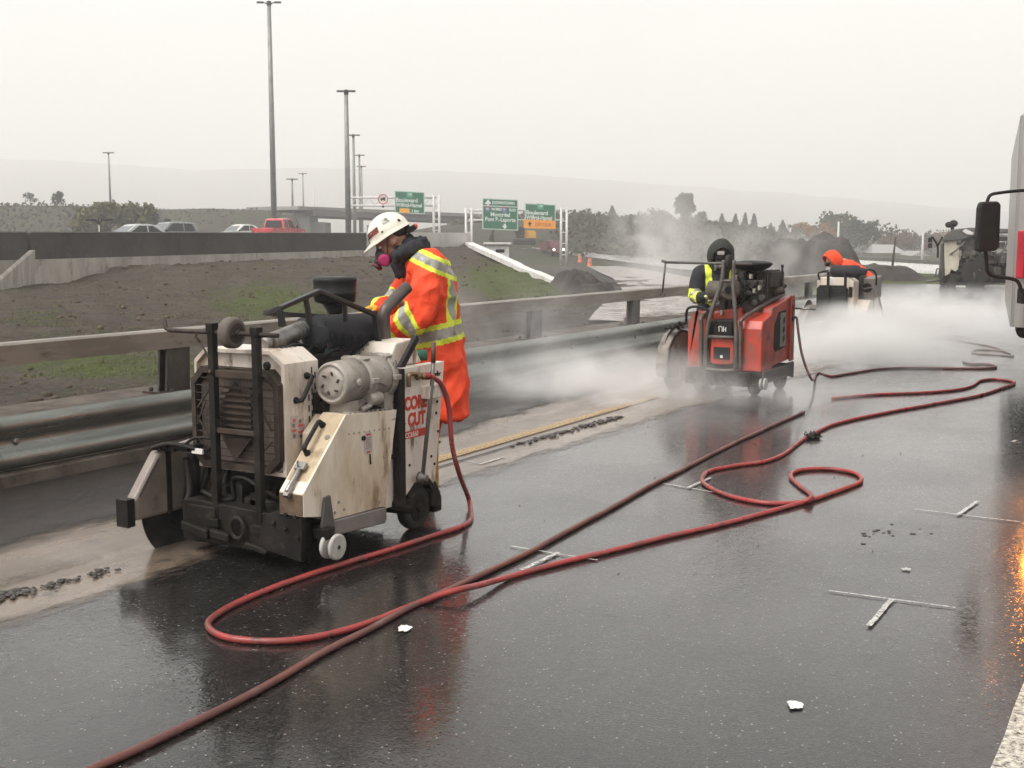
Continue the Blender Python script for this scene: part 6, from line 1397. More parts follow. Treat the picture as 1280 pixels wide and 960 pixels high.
def head_parts(mb, c, rot):
    """skull, jaw, brow, nose, ears for the body mesh"""
    P = lambda x, y, z: V(c) + rot @ V((x, y, z))
    mb.ell(P(-.012, 0, .03), (.098, .076, .098), 18, 12, 0, rot); mb.ell(P(.02, 0, -.045), (.072, .060, .078), 16, 10, 0, rot); mb.ell(P(.045, 0, -.085), (.036, .036, .030), 12, 8, 0, rot)
    mb.ell(P(.078, 0, .022), (.018, .055, .014), 12, 8, 0, rot); mb.tube([P(.088, 0, .012), P(.105, 0, -.022), P(.09, 0, -.034)], [.010, .015, .012], 10); mb.ell(P(.09, 0, -.06), (.010, .026, .010), 10, 8, 0, rot)
    for s_ in (-1, 1): mb.ell(P(-.008, s_ * .079, -.008), (.024, .012, .034), 12, 8, 0, rot)
def eyes(c, rot, parent):
    for s_ in (-1, 1):
        mb = MB(); mb.ell(V(c) + rot @ V((.076, s_ * .030, -.002)), (.012, .013, .009), 10, 8, 0, rot); e = mb.build('eye', M_plate_white, parent, 0, False)
        mb = MB(); mb.ell(V(c) + rot @ V((.0865, s_ * .030, -.003)), (.003, .006, .006), 8, 6, 0, rot); mb.build('iris', M_dark, e, 0, False)

# --- worker in the hard hat
W1 = thing('person', (-3.9, 5.86, 0), 'worker in a white hard hat and long orange reflective coat bending over the nearest saw', 'person', None, R(213))
hc = V((.262, 0, 1.505)); hr = rotY(R(30))
LA = [V((.045, .20, 1.345)), V((.085, .275, 1.10)), V((.275, .20, .985))]; RA = [V((.075, -.19, 1.345)), V((.22, -.25, 1.15)), V((.335, -.15, 1.085))]
mb = MB(); head_parts(mb, hc, hr)
mb.tube([hc + hr @ V((-.03, 0, -.05)), V((.12, 0, 1.40)), V((.06, 0, 1.33))], [.058, .06, .075], 14)
loft(mb, [(.06, 1.36, .07, .13, 0), (.04, 1.25, .085, .15, 0), (.015, 1.1, .085, .14, 0), (-.005, .95, .08, .13, 0), (-.01, .84, .08, .12, 0)])
for A in (LA, RA): limb(mb, A, [.058, .048, .035]); mb.ell(A[2] + (A[2] - A[1]).normalized() * .05, (.045, .04, .03))
for y in (-.10, .10): limb(mb, [V((-.01, y * .8, .86)), V((.05, y, .48)), V((.10, y * 1.05, .08))], [.07, .062, .045]); mb.ell((.15, y * 1.05, .045), (.10, .04, .035))
b1 = blob(mb, 'body', M_skin, W1, .011, 4); eyes(hc, hr, W1)
mb = MB(); loft(mb, [(.085, 1.435, .075, .085, 0), (.075, 1.405, .105, .15, 0), (.06, 1.37, .125, .19, 0), (.04, 1.28, .138, .21, 0), (.018, 1.14, .136, .205, 0), (-.008, 1.0, .128, .19, 0), (-.02, .86, .132, .195, 0), (-.03, .66, .138, .205, 0), (-.034, .47, .142, .21, 0)])
for A in (LA, RA): limb(mb, [A[0], A[1], A[1].lerp(A[2], .86)], [.092, .082, .070])
mb.ell((.06, .15, 1.36), (.10, .10, .085)); mb.ell((.07, -.15, 1.36), (.10, .10, .085))
coat = blob(mb, 'coat', [M_hvorange, M_hvyel, M_refl], W1, .0075, 2, .026, 8.5, fold=1.1)
def coatfn(p, n):
    for A in (LA, RA):
        t, d = seg_t(p, A[1], A[2]); t0, d0 = seg_t(p, A[0], A[1])
        if d < .10 and t > .02 and d <= d0 + .004 and abs(p.y) > .12:
            q = abs(t - .36)
            if q < .12: return 2
            if q < .24: return 1
            if t > .80: return 1
            return 0
    sb = (p.z - (1.372 + .46 * p.x)) * .9
    if p.z > 1.2 and abs(sb) < .022: return 2
    if p.z > 1.2 and abs(sb) < .046: return 1
    zc = .962 - .20 * p.x; q = abs(p.z - zc)
    if q < .030: return 2
    if q < .062: return 1
    if p.z > zc and .97 < p.z < 1.31 and p.x < .06:
        yy = abs(p.y) - .125
        if p.z > 1.30: yy = abs(p.y) - .125 - .15 * (p.z - 1.30)
        if abs(yy) < .020: return 2
        if abs(yy) < .044: return 1
    return 0
paint_faces(coat, coatfn)
mb = MB(); mb.tube(spline([hc + V((-.02, .09, -.10)), V((.19, .115, 1.43)), V((.12, .105, 1.465)), V((.085, 0, 1.48)), V((.12, -.105, 1.465)), V((.19, -.115, 1.43)), hc + V((-.02, -.09, -.10))], 5), [.042] * 5 + [.048] * 20 + [.042] * 6, 12)
mb.ell((.13, 0, 1.43), (.10, .115, .08)); mb.ell((.20, 0, 1.40), (.07, .095, .085)); mb.ell((.14, 0, 1.48), (.07, .10, .055)); mb.tube([V((.18, .075, 1.44)), V((.22, .07, 1.36)), V((.20, .05, 1.30))], [.05, .045, .04], 10); mb.tube([V((.18, -.075, 1.44)), V((.22, -.07, 1.36)), V((.20, -.05, 1.30))], [.05, .045, .04], 10); mb.ell((.17, 0, 1.36), (.06, .085, .07))
blob(mb, 'hood', M_navy, W1, .009, 4, .022, 22)
# hard hat
P = lambda x, y, z: hc + hr @ V((x, y, z))
mb = MB(); nu, nv = 40, 12; vs = []
for i in range(nv + 1):
    th = math.pi / 2 * i / nv
    for j in range(nu):
        a = 2 * math.pi * j / nu; k = math.sin(th)
        vs.append(P(-.012 + .128 * k * math.cos(a), .108 * k * math.sin(a), .045 + .114 * math.cos(th) + (.006 * math.exp(-(math.sin(a) * k * 5) ** 2) if th < 1.4 else 0)))
fs = [(i * nu + j, i * nu + (j + 1) % nu, (i + 1) * nu + (j + 1) % nu, (i + 1) * nu + j) for i in range(nv) for j in range(nu)]
mb.add(vs, fs, 0, True); rim0 = [P(-.012 + .128 * math.cos(2 * math.pi * j / nu), .108 * math.sin(2 * math.pi * j / nu), .045) for j in range(nu)]
rim1 = []
for j in range(nu):
    a = 2 * math.pi * j / nu; f_ = max(0, math.cos(a)); rim1.append(P(-.012 + (.140 + .050 * f_ ** 1.5) * math.cos(a), (.116 + .004 * f_) * math.sin(a), .035 - .012 * f_))
mb.add(rim0 + rim1 + [p - hr @ V((0, 0, .005)) for p in rim1], [(j, (j + 1) % nu, nu + (j + 1) % nu, nu + j) for j in range(nu)] + [(nu + j, nu + (j + 1) % nu, 2 * nu + (j + 1) % nu, 2 * nu + j) for j in range(nu)], 0, True)
hh_ = mb.build('hard_hat', mat('scuffed_white_plastic', (.74, .70, .60), .4, 0, (.66, .60, .48), 14, .45, .7, ((.30, .24, .18), 18, .63, .76)), W1, 0, False, recalc=True)
def onhat(az, el, lift=.0025):
    k = math.cos(el); return P(-.012 + (.128 + lift) * k * math.cos(az), (.108 + lift) * k * math.sin(az), .045 + (.114 + lift) * math.sin(el))
def hatpatch(name, az0, az1, e0, e1, m, skew=0):
    mb = MB(); n = 8; vs = []
    for i in range(n + 1):
        az = lerp(az0, az1, i / n)
        vs += [onhat(az, e0 + skew * i / n), onhat(az, e1 + skew * i / n)]
    mb.add(vs, [(2 * i, 2 * i + 2, 2 * i + 3, 2 * i + 1) for i in range(n)], 0, True); return mb.build(name, m, hh_, 0, False)
hatpatch('red_decal', .05, 1.2, .16, .46, mat('dark_red_decal', (.22, .025, .02), .5, 0, (.06, .015, .012), 30, .45, .55), .12)
hatpatch('decal_print', .30, .75, .28, .36, mat('pale_decal_print', (.5, .38, .33), .5, 0, (.15, .03, .03), 60, .45, .55), .10)
hatpatch('round_decal', 1.55, 1.95, .50, .82, mat('grey_decal', (.36, .35, .30), .5, 0, (.12, .11, .1), 45, .42, .55))
hatpatch('small_decal', 1.3, 1.4, .16, .24, M_dark); hatpatch('small_decal', 2.3, 2.45, .22, .36, M_dark); hatpatch('lamp_clip', .05, .25, .02, .22, M_dark)
# respirator
mb = MB(); mb.ell(P(.088, 0, -.058), (.048, .048, .058), 18, 12, 0, hr); mb.tube([P(.11, 0, -.06), P(.145, 0, -.075)], [.034, .028], 16)
rsp = blob(mb, 'respirator', mat('dark_grey_silicone', (.045, .042, .042), .45, 0, (.07, .062, .06), 20), W1, .006, 3)
for s_ in (-1, 1):
    mb = MB(); mb.lathe(P(.082, s_ * .045, -.075), hr @ V((.35, s_, -.15)), [(0, .030), (.012, .036), (.028, .037), (.034, .032), (.037, .02)], 24); mb.build('pink_filter', mat('pink_filter', (.42, .03, .14), .6, 0, (.33, .02, .10), 30), rsp, 0, False)
mb = MB(); mb.lathe(P(.135, 0, -.085), hr @ V((1, 0, -.35)), [(0, .030), (.02, .03), (.026, .022)], 20); mb.build('exhale_valve', mat('dark_maroon_plastic', (.10, .015, .025), .4), rsp, 0, False)
mb = MB()
for s_ in (-1, 1):
    mb.bar([P(.06, s_ * .062, -.06), P(.03, s_ * .078, -.01), P(-.005, s_ * .086, .05)], .004, .010, 0, (0, 1, 0)); mb.bar([P(.05, s_ * .062, -.08), P(-.02, s_ * .074, -.075), P(-.09, s_ * .05, -.06)], .004, .010, 0, (0, 1, 0))
mb.tube([P(-.125, .04, .03), P(-.135, 0, -.01), P(-.125, -.04, .03)], .010, 8); mb.obox(P(-.135, .03, .0), hr @ V((.03, 0, 0)), V((0, .03, 0)), hr @ V((0, 0, .016)))
mb.build('straps', M_black, W1, 0, False)
mb = MB(); mb.ell(P(-.165, .04, .0), (.014, .012, .018)); mb.build('red_strap_buckle', M_letter_red, W1, 0, False)
mb = MB(); mb.ell(P(-.05, 0, .03), (.075, .079, .055), 16, 10, 0, hr); mb.build('hair', mat('short_dark_hair', (.03, .022, .018), .8), W1, 0, False)
M_glove1 = mat('orange_yellow_glove', (.62, .36, .03), .7, 0, (.48, .2, .02), 15)
hand(W1, LA[2] + V((.04, -.02, .015)), (.9, -.35, -.1), (.1, 0, 1), M_glove1, 1); hand(W1, RA[2] + V((.04, .02, .02)), (.95, .2, -.1), (.1, 0, 1), M_glove1, -1)
mb = MB()
for y in (-.10, .10): limb(mb, [V((-.01, y * .7, .80)), V((.05, y, .48)), V((.10, y * 1.05, .20))], [.085, .09, .085])
mb.ell((-.01, 0, .82), (.085, .13, .09)); blob(mb, 'trousers', M_hvorange, W1, .012, 3, .012, 9)
boots(W1, [(.10, .105, 0), (.10, -.105, 0)], mat('muddy_rubber_boot', (.05, .045, .03), .5, 0, (.12, .10, .07), 12))

# --- hooded worker in the lime vest
def bent_worker(name_lbl, loc, hd, hips, chest, neck, hc, pitch, arms, jacket_m, hood_m, legs_m, glove_m, jfn, hood_open=.80, mats=None):
    t = thing('person', loc, name_lbl, 'person', None, hd); hr = rotY(pitch); hips = V(hips); chest = V(chest); neck = V(neck); hc = V(hc)
    mb = MB(); head_parts(mb, hc, hr); mb.tube([hc + hr @ V((-.03, 0, -.05)), neck], [.058, .066], 12)
    limb(mb, [hips, hips.lerp(chest, .55), chest, neck.lerp(chest, .3)], [.13, .13, .15, .12], 18)
    for A in arms:
        A = [V(q) for q in A]; limb(mb, A, [.058, .046, .034]); mb.ell(A[2] + (A[2] - A[1]).normalized() * .05, (.045, .04, .03)); mb.tube([neck.lerp(chest, .3), A[0]], [.08, .06], 12)
    for y in (-.11, .11): limb(mb, [hips + V((0, y * .9, -.03)), V((hips.x + .08, y, .48)), V((hips.x - .02, y * 1.1, .07))], [.088, .062, .045]); mb.ell((hips.x + .05, y * 1.1, .045), (.10, .04, .035))
    blob(mb, 'body', M_skin, t, .012, 4); eyes(hc, hr, t)
    mb = MB(); ax = (chest - hips).normalized()
    for q, r_ in ((hips + V((-.01, 0, -.12)), (.16, .205, .12)), (hips, (.16, .20, .13)), (hips.lerp(chest, .35), (.155, .195, .14)), (hips.lerp(chest, .7), (.165, .205, .15)), (chest, (.165, .21, .15)), (chest.lerp(neck, .5), (.13, .18, .11)), (neck, (.10, .12, .07))): mb.ell(q, r_, 22, 12)
    for A in arms:
        A = [V(q) for q in A]; limb(mb, [A[0], A[1], A[1].lerp(A[2], .85)], [.09, .074, .060]); mb.tube([neck.lerp(chest, .3), A[0]], [.12, .09], 14)
    j = blob(mb, 'jacket', [jacket_m] + (mats or []), t, .009, 3, .018, 9, fold=.9)
    if jfn: paint_faces(j, jfn)
    # hood: a shell open at the face
    mb = MB(); nu, nv = 32, 16; vs = []
    for k in (0, 1):
        for i in range(nv + 1):
            th = lerp(hood_open, 2.9, i / nv)       # angle from the forward axis
            for jj in range(nu):
                a = 2 * math.pi * jj / nu; rr = (.168 - .018 * k); x = math.cos(th) * rr * 1.0 - .015; y = math.sin(th) * math.cos(a) * rr * .88; z = math.sin(th) * math.sin(a) * rr * (1.12 if math.sin(a) > 0 else 1.25) + .01
                vs.append(hc + hr @ V((x, y, z)))
    st = (nv + 1) * nu
    fs = [(k * st + i * nu + jj, k * st + i * nu + (jj + 1) % nu, k * st + (i + 1) * nu + (jj + 1) % nu, k * st + (i + 1) * nu + jj) for k in (0, 1) for i in range(nv) for jj in range(nu)]
    fs += [(jj, (jj + 1) % nu, st + (jj + 1) % nu, st + jj) for jj in range(nu)]
    mb.add(vs, fs, 0, True); hd_ = mb.build('hood', hood_m, t, 0, False)
    md = hd_.modifiers.new('fold', 'DISPLACE'); tx = bpy.data.textures.new('fold', 'CLOUDS'); tx.noise_scale = .09; md.texture = tx; md.strength = .022; md.mid_level = .5; md.texture_coords = 'LOCAL'
    mb = MB(); mb.tube([hc + hr @ V((-.05, 0, -.10)), neck + V((-.01, 0, .02))], [.115, .14], 18); blob(mb, 'collar', hood_m, t, .012, 4, .012, 14)
    mb = MB(); mb.tube(spline([hc + hr @ V((.09, -.066, .03)), hc + hr @ V((.112, 0, .036)), hc + hr @ V((.09, .066, .03))], 5), .028, 12, ry=.012); gg = mb.build('goggles', M_glass, t, 0, False)
    for A, sd in zip(arms, (-1, 1)):
        A = [V(q) for q in A]; d = (A[2] - A[1]).normalized(); hand(t, A[2] + d * .045 + V((0, 0, .01)), d, (0, 0, 1), glove_m, sd)
    mb = MB()
    for y in (-.11, .11): limb(mb, [hips + V((0, y * .9, -.05)), V((hips.x + .08, y, .48)), V((hips.x - .02, y * 1.1, .16))], [.115, .09, .085])
    blob(mb, 'trousers', legs_m, t, .012, 3, .012, 9)
    boots(t, [(hips.x - .02, .12, 0), (hips.x - .02, -.12, 0)], mat('muddy_rubber_boot', (.05,) * 3))
    return t, hc, hr
A2 = [[(.13, -.20, 1.15), (.17, -.265, .92), (.335, -.17, .905)], [(.13, .20, 1.15), (.18, .27, .93), (.36, .20, .92)]]
def vest2(p, n):
    for A in A2:
        t, d = seg_t(p, V(A[1]), V(A[2])); t0, d0 = seg_t(p, V(A[0]), V(A[1]))
        if d < .09 and d < d0 and abs(p.y) > .17: return (2 if abs(t - .35) < .09 else 1) if abs(t - .35) < .25 else 0
        if d0 < .1 and abs(p.y) > .2: return 1 if t0 > .8 else 0
    y = abs(p.y)
    if p.z > .88 and abs(y - (.12 + .06 * (p.z - 1.0))) < .034: return 1
    if abs(p.z - .86) < .03: return 2
    if abs(p.z - .86) < .06: return 1
    return 0
t2, h2, r2_ = bent_worker('worker in a black hood and lime reflective vest facing us over the red saw', (-4.61, 12.55, 0), R(297), (-.08, 0, .87), (.10, 0, 1.06), (.15, 0, 1.19), (.245, 0, 1.335), R(22), A2, M_navy, mat('black_hood_cloth', (.018, .019, .016), .85, 0, (.032, .034, .026), 14, .4, .65, None, .4, 90), M_navy, mat('lime_glove', (.5, .56, .22), .7, 0, (.4, .44, .2), 20), vest2, mats=[M_hvyel, M_refl])
mb = MB(); mb.ell(h2 + r2_ @ V((.088, 0, -.055)), (.05, .06, .055), 16, 10, 0, r2_); mb.lathe(h2 + r2_ @ V((.12, 0, -.06)), r2_ @ V((1, 0, -.2)), [(0, .034), (.025, .032), (.03, .02)], 16); rs2 = mb.build('respirator', mat('dusty_respirator', (.10, .09, .085), .6, 0, (.17, .15, .14), 20), t2, 0, False)
for s_ in (-1, 1):
    mb = MB(); mb.lathe(h2 + r2_ @ V((.085, s_ * .05, -.075)), r2_ @ V((.5, s_, -.2)), [(0, .03), (.03, .04), (.036, .034)], 18); mb.build('filter', mat('dusty_filter', (.16, .145, .14), .7), rs2, 0, False)
mb = MB(); mb.tube(spline([h2 + r2_ @ V((.075, -.08, .085)), h2 + r2_ @ V((.118, -.02, .095)), h2 + r2_ @ V((.115, .03, .095)), h2 + r2_ @ V((.08, .08, .085))], 5), .026, 10, ry=.012); mb.build('black_helmet_front', M_black, t2, 0, False)
mb = MB(); mb.obox(h2 + r2_ @ V((.132, -.022, .098)), r2_ @ V((.004, 0, 0)), r2_ @ V((0, .036, 0)), r2_ @ V((0, 0, .017))); mb.build('white_sticker', M_plate_white, t2, 0, False)

# --- worker in the orange hood
A3 = [[(.36, -.2, 1.02), (.36, -.28, .86), (.44, -.16, .87)], [(.36, .2, 1.02), (.36, .27, .84), (.43, .21, .85)]]
t3, h3, r3_ = bent_worker('worker in a bright orange hooded jacket bending low over the farthest saw', (-4.82, 19.97, 0), R(226), (-.02, 0, .90), (.27, 0, 1.05), (.42, 0, 1.14), (.575, 0, 1.165), R(35), A3, M_hvorange, M_hvorange, M_hvorange, M_navy, None, 1.05)
mb = MB(); mb.ell(h3 + r3_ @ V((.10, 0, -.06)), (.055, .058, .055), 16, 10, 0, r3_); rs3 = mb.build('respirator', mat('pale_grey_respirator', (.45, .44, .43), .5, 0, (.3, .29, .28), 20), t3, 0, False)
for s_ in (-1, 1):
    mb = MB(); mb.lathe(h3 + r3_ @ V((.09, s_ * .05, -.09)), r3_ @ V((.4, s_, -.3)), [(0, .035), (.03, .047), (.036, .04)], 18); mb.build('filter', mat('pale_filter', (.52, .5, .48), .6), rs3, 0, False)

# ---------------------------------------------------------------- hoses
def hose(name, pts, r, m, label, group=None, k=8):
    q = spline(pts, k); q = [p + V((.010 * noise.noise(p * 2.3), .010 * noise.noise(p * 2.3 + V((9, 0, 0))), 0)) if p.z < .06 else p for p in q]
    mb = MB(); mb.tube(q, [r * (1 + .07 * noise.noise(p * 9)) for p in q], 12, 0); return tag(mb.build(name, m), label, 'hose', group)
def gnd(l, r): return [gz(x, y, r) for x, y in l]
M_hred = mat('wet_red_hose', (.34, .042, .038), .33, 0, (.25, .04, .036), 7, .42, .62, [((.13, .06, .05), 4, .50, .70), ((.05, .03, .026), 14, .60, .70)], .05, 60)
M_hbr = mat('muddy_red_brown_hose', (.15, .05, .04), .4, 0, (.10, .04, .033), 4, .4, .62, ((.14, .095, .075), 7, .52, .7), .08, 60)
r_ = .0135
A_ = [ox(538, 470, -3.40), ox(552, 481, -3.39), ox(561, 510, -3.38), ox(565, 556, -3.37), ox(574, 592, -3.37), gz(586, 624, .045)] + gnd([(589, 646), (576, 658), (540, 670), (480, 689), (420, 708), (350, 731), (300, 752), (266, 773), (264, 787), (290, 798), (350, 801), (410, 793), (470, 775), (520, 755)], r_) + [gz(548, 744, .03), gz(572, 737, .045), gz(600, 731, .035)] + gnd([(640, 720), (700, 704), (780, 684), (860, 665), (930, 648), (990, 632), (1040, 616), (1068, 606), (1077, 599), (1068, 591), (1040, 586), (1010, 586), (992, 590), (989, 597), (1000, 608), (1012, 617)], r_) + [gz(1012, 623, .035)] + gnd([(998, 628), (960, 629), (920, 622), (890, 610), (878, 600), (886, 589), (920, 582), (955, 577), (980, 567), (1004, 549), (1015, 543), (1040, 531), (1090, 519), (1160, 506), (1220, 495), (1262, 482), (1266, 477), (1245, 474), (1226, 476), (1214, 483), (1196, 487), (1150, 491), (1095, 493), (1040, 498)], r_)
hose('red_hose', A_, r_, M_hred, 'red water hose running from the nearest saw in long loops across the wet road', 'water hoses on the road')
B_ = gnd([(60, 988), (125, 957), (180, 933), (250, 899), (330, 858), (400, 818), (460, 787), (520, 755), (570, 733), (620, 710), (680, 680), (740, 648), (800, 614), (860, 583), (920, 553), (965, 532), (1005, 515)], r_)
hose('brown_hose', B_, r_, M_hbr, 'muddy red-brown hose running straight up the road under the looped red hose', 'water hoses on the road')
C_ = [V((-3.575, 11.98, .72)), V((-3.54, 11.97, .72)), V((-3.50, 11.9, .60)), V((-3.42, 11.8, .35)), V((-3.30, 11.75, .12))] + gnd([(1022, 466), (1040, 470), (1060, 467), (1100, 461), (1150, 459.5), (1200, 460.5), (1240, 460), (1243, 457), (1232, 455), (1214, 455), (1204, 452)], .013)
hose('red_hose', C_, .013, mat('dark_hose', (.06, .022, .02), .4, 0, (.2, .04, .035), .5, .4, .6), 'thin dark hose dropping from the red saw and running right to a red end', 'water hoses on the road')
hose('grey_hose', gnd([(1268, 445), (1240, 443), (1216, 441), (1222, 437), (1250, 438), (1262, 442), (1240, 433), (1200, 426), (1180, 423), (1215, 422), (1190, 419), (1150, 424)], .012), .012, mat('dull_pink_hose', (.24, .17, .155), .5), 'tangle of dull hose on the misty road before the parked truck', 'water hoses on the road')
hose('grey_hose', gnd([(1146, 409), (1175, 406), (1205, 406), (1238, 408)], .013), .013, mat('grey_hose', (.12, .11, .105), .5), 'straight grey hose lying on the far misty road', 'water hoses on the road')
hose('grey_hose', [V((-4.40, 18.35, .78)), V((-4.24, 18.3, .80)), V((-4.15, 18.3, .62)), V((-4.05, 18.2, .3)), V((-3.95, 18.0, .02)), V((-3.6, 17.6, .015)), V((-3.1, 17.6, .015))], .013, mat('grey_hose', (.12,) * 3), 'grey hose drooping from the control box of the farthest saw', 'water hoses on the road')
q = gz(1016, 545, .02); cpl = thing('hose_coupling', (q.x, q.y, 0), 'small dark wired coupling joining two lengths of the red hose', 'coupling')
mb = MB(); d_ = V((.55, .83, 0)).normalized(); n_ = V((-d_.y, d_.x, 0)); mb.tube([q - d_ * .06, q + d_ * .06], .021, 12); mb.tube([q - d_ * .025, q + d_ * .025], .028, 8); mb.build('collar', M_dark, cpl)
mb = MB()
for a in (-.03, .02, .05): mb.tube([q + d_ * a, q + d_ * a + n_ * .05 + V((0, 0, .03)), q + d_ * (a + .02) + n_ * .085 + V((0, 0, .0))], .004, 6); mb.tube([q + d_ * a, q + d_ * a - n_ * .05 + V((0, 0, -.005))], .005, 6)
mb.build('clip', M_rust, cpl)

# ---------------------------------------------------------------- milling machine far right
MZ = 40.0; m0 = at(1216, 358, MZ); m0.z = T(m0.x, m0.y) if m0.x < -6.9 else 0
MM = thing('milling_machine', (m0.x, m0.y, 0), 'big dusty cream and black road milling machine standing at the end of the wet road', 'road machine')
def mp(px, py, dz=0): return at(px, py, MZ + dz)
MDIR = (mp(1216, 300) - CAM); MDIR.z = 0; MDIR.normalize()
def mslab(name, pts, z0, z1, m, bev=.03, parent=None):
    mb = MB(); a = [mp(x, y, 0) + MDIR * z0 for x, y in pts]; b_ = [p + MDIR * (z1 - z0) for p in a]; n = len(a)
    mb.add(a + b_, [tuple(range(n))[::-1], tuple(range(n, 2 * n))] + [(i, (i + 1) % n, n + (i + 1) % n, n + i) for i in range(n)]); return mb.build(name, m, parent or MM, bev)
M_mcream = mat('dusty_cream_paint', (.60, .55, .45), .6, 0, (.46, .41, .33), 2, .4, .65, ((.16, .135, .11), 1.8, .56, .72))
M_mgrey = mat('dusty_grey_steel', (.10, .095, .09), .7, .1, (.16, .15, .14), 1.5)
mslab('frame', [(1174, 357), (1176, 336), (1205, 336), (1264, 322), (1300, 320), (1300, 352), (1240, 356)], .4, 2.2, M_dark)
mslab('side_panel', [(1181, 345), (1180, 302), (1194, 294), (1199, 296), (1199, 336), (1194, 340), (1189, 337), (1186, 344)], .0, .5, M_mcream)
mslab('side_panel', [(1173, 352), (1176, 305), (1180, 303), (1180, 356)], .1, 1.8, M_mgrey)
mslab('canopy', [(1177, 302), (1180, 294), (1190, 287), (1212, 284.5), (1262, 286), (1300, 286), (1300, 291), (1226, 292), (1202, 300)], -.1, 2.2, M_mgrey)
mslab('engine_cover', [(1202, 322), (1201, 300), (1212, 293), (1232, 293), (1232, 322)], .2, 2.0, M_mgrey)
mslab('white_beam', [(1246, 300), (1246, 293.5), (1300, 293), (1300, 300)], .1, .5, M_plate_white)
mslab('cream_beam', [(1240, 308), (1240, 303), (1300, 303), (1300, 308)], .1, .5, M_mcream)
mslab('bright_lamp_cover', [(1203, 289), (1207, 286), (1217, 291), (1216, 294), (1208, 293)], -.15, .1, M_plate_white, .01)
mslab('conveyor', [(1232, 318), (1300, 314), (1300, 345), (1236, 350)], .5, 1.9, M_mgrey)
for c, rr in (((1219, 341), .56), ((1189, 352), .22)):
    p = mp(*c); mb = MB(); mb.lathe(p - FH * .1, FH, [(0, rr * .7), (.03, rr * .95), (.1, rr), (.4, rr), (.47, rr * .95), (.5, rr * .7)], 28); wt = mb.build('wheel', M_tyre, MM)
    mb = MB()
    for i in range(18):
        a = i * 2 * math.pi / 18; u = RT * math.cos(a) + V((0, 0, math.sin(a))); v = RT * -math.sin(a) + V((0, 0, math.cos(a))); mb.obox(p + FH * .12 + u * rr, u * .05, v * .04 + FH * .06, FH * .2)
    mb.build('tread_lug', M_tyre, wt)
rr = random.Random(12); mb = MB()
for i in range(46):
    x = rr.uniform(1201, 1275); y = rr.uniform(296, 346); mb.obox(mp(x, y) + FH * rr.uniform(.0, .45), RT * rr.uniform(.04, .22), FH * rr.uniform(.05, .15), V((0, 0, rr.uniform(.03, .14))))
for i in range(16):
    a = mp(rr.uniform(1201, 1270), rr.uniform(298, 340)); b_ = a + RT * rr.uniform(-.5, .5) + V((0, 0, rr.uniform(-.7, .2))); mb.tube(spline([a, a.lerp(b_, .5) - FH * .15, b_], 5), .03, 6)
mb.build('hydraulic_fittings', mat('grimy_fittings', (.06, .055, .05), .6, .2, (.16, .145, .125), 3, .45, .6), MM)
mslab('pale_step', [(1194, 361), (1195, 357), (1207, 357), (1207, 361)], -.3, .1, M_plate_white, .01)
mb = MB(); mb.tube([mp(1191, 290), mp(1190, 281)], .06, 8); mb.ell(mp(1186, 281), (.12, .12, .1)); mb.ell(mp(1192, 279.5), (.14, .1, .12)); mb.build('beacon_mast', M_dark, MM)
mb = MB(); mb.tube(spline([mp(1172, 322), mp(1172, 308), mp(1166, 297), mp(1164, 297)], 6), .035, 8); mb.tube([mp(1172, 308), mp(1178, 296)], .03, 8); ar = mb.build('mirror_arm', M_dark, MM)
mb = MB()
for yy in (300, 307): mb.obox(mp(1162.5, yy), RT * .06, FH * .04, V((0, 0, .08)))
mb.build('mirror', M_black, ar)
mb = MB(); mb.tube([mp(1158, 352), mp(1176, 350)], .04, 8); mb.tube([mp(1158, 346), mp(1176, 345)], .03, 8); mb.tube([mp(1169, 346), mp(1171, 336), mp(1177, 336)], .03, 8); mb.tube([mp(1174, 345), mp(1175, 330)], .03, 8); mb.build('access_ladder', M_mgrey, MM)

# ---------------------------------------------------------------- truck at the right edge
tc = at(1269.5, 270, 11.0); az = R(22.0)
td = FH * math.cos(az) + RT * math.sin(az); tl = RT * math.cos(az) - FH * math.sin(az)
TK = thing('truck', (tc.x, tc.y, 0), 'parked truck at the right edge with a metal box body and a big black mirror', 'truck')
def tp(l, d, z): return V((tc.x, tc.y, z)) + tl * l + td * d
def tbox(mb, l0, l1, d0, d1, z0, z1, mi=0): mb.obox(tp((l0 + l1) / 2, (d0 + d1) / 2, (z0 + z1) / 2), tl * ((l1 - l0) / 2), td * ((d1 - d0) / 2), V((0, 0, (z1 - z0) / 2)), mi)
ztop = at(1268, 131, 11).z; zbot = at(1266, 409, 11).z
mb = MB(); c_ = [(0.0, .10), (.03, .03), (.10, 0), (2.4, 0), (2.47, .03), (2.5, .1), (2.5, 6), (0, 6)]
n = len(c_); k_ = [(.10, .16), (.12, .12), (.16, .10), (2.34, .1), (2.38, .12), (2.4, .16), (2.4, 5.9), (.1, 5.9)]
vs = [tp(l, d, zbot) for l, d in c_] + [tp(l, d, ztop - .09) for l, d in c_] + [tp(l, d, ztop) for l, d in k_]
mb.add(vs, [tuple(range(n))[::-1], tuple(range(2 * n, 3 * n))] + [(i, (i + 1) % n, n + (i + 1) % n, n + i) for i in range(n)] + [(n + i, n + (i + 1) % n, 2 * n + (i + 1) % n, 2 * n + i) for i in range(n)], 0, False)
mb.build('box_body', mat('brushed_aluminium_body', (.40, .385, .36), .38, .55, (.33, .315, .30), 2, .4, .65, ((.30, .27, .24), 5, .55, .75), 0, 60, (8, 8, .3)), TK)
mb = MB(); q = tp(.12, .15, .66); mb.lathe(q, td, [(0, .04), (.01, .062), (.5, .065), (.51, .04)], 20); mb.build('air_tank', M_dark, TK)
mb = MB(); tbox(mb, .1, 2.4, .2, 5.9, .62, zbot - .005); mb.build('chassis', M_dark, TK, .01)
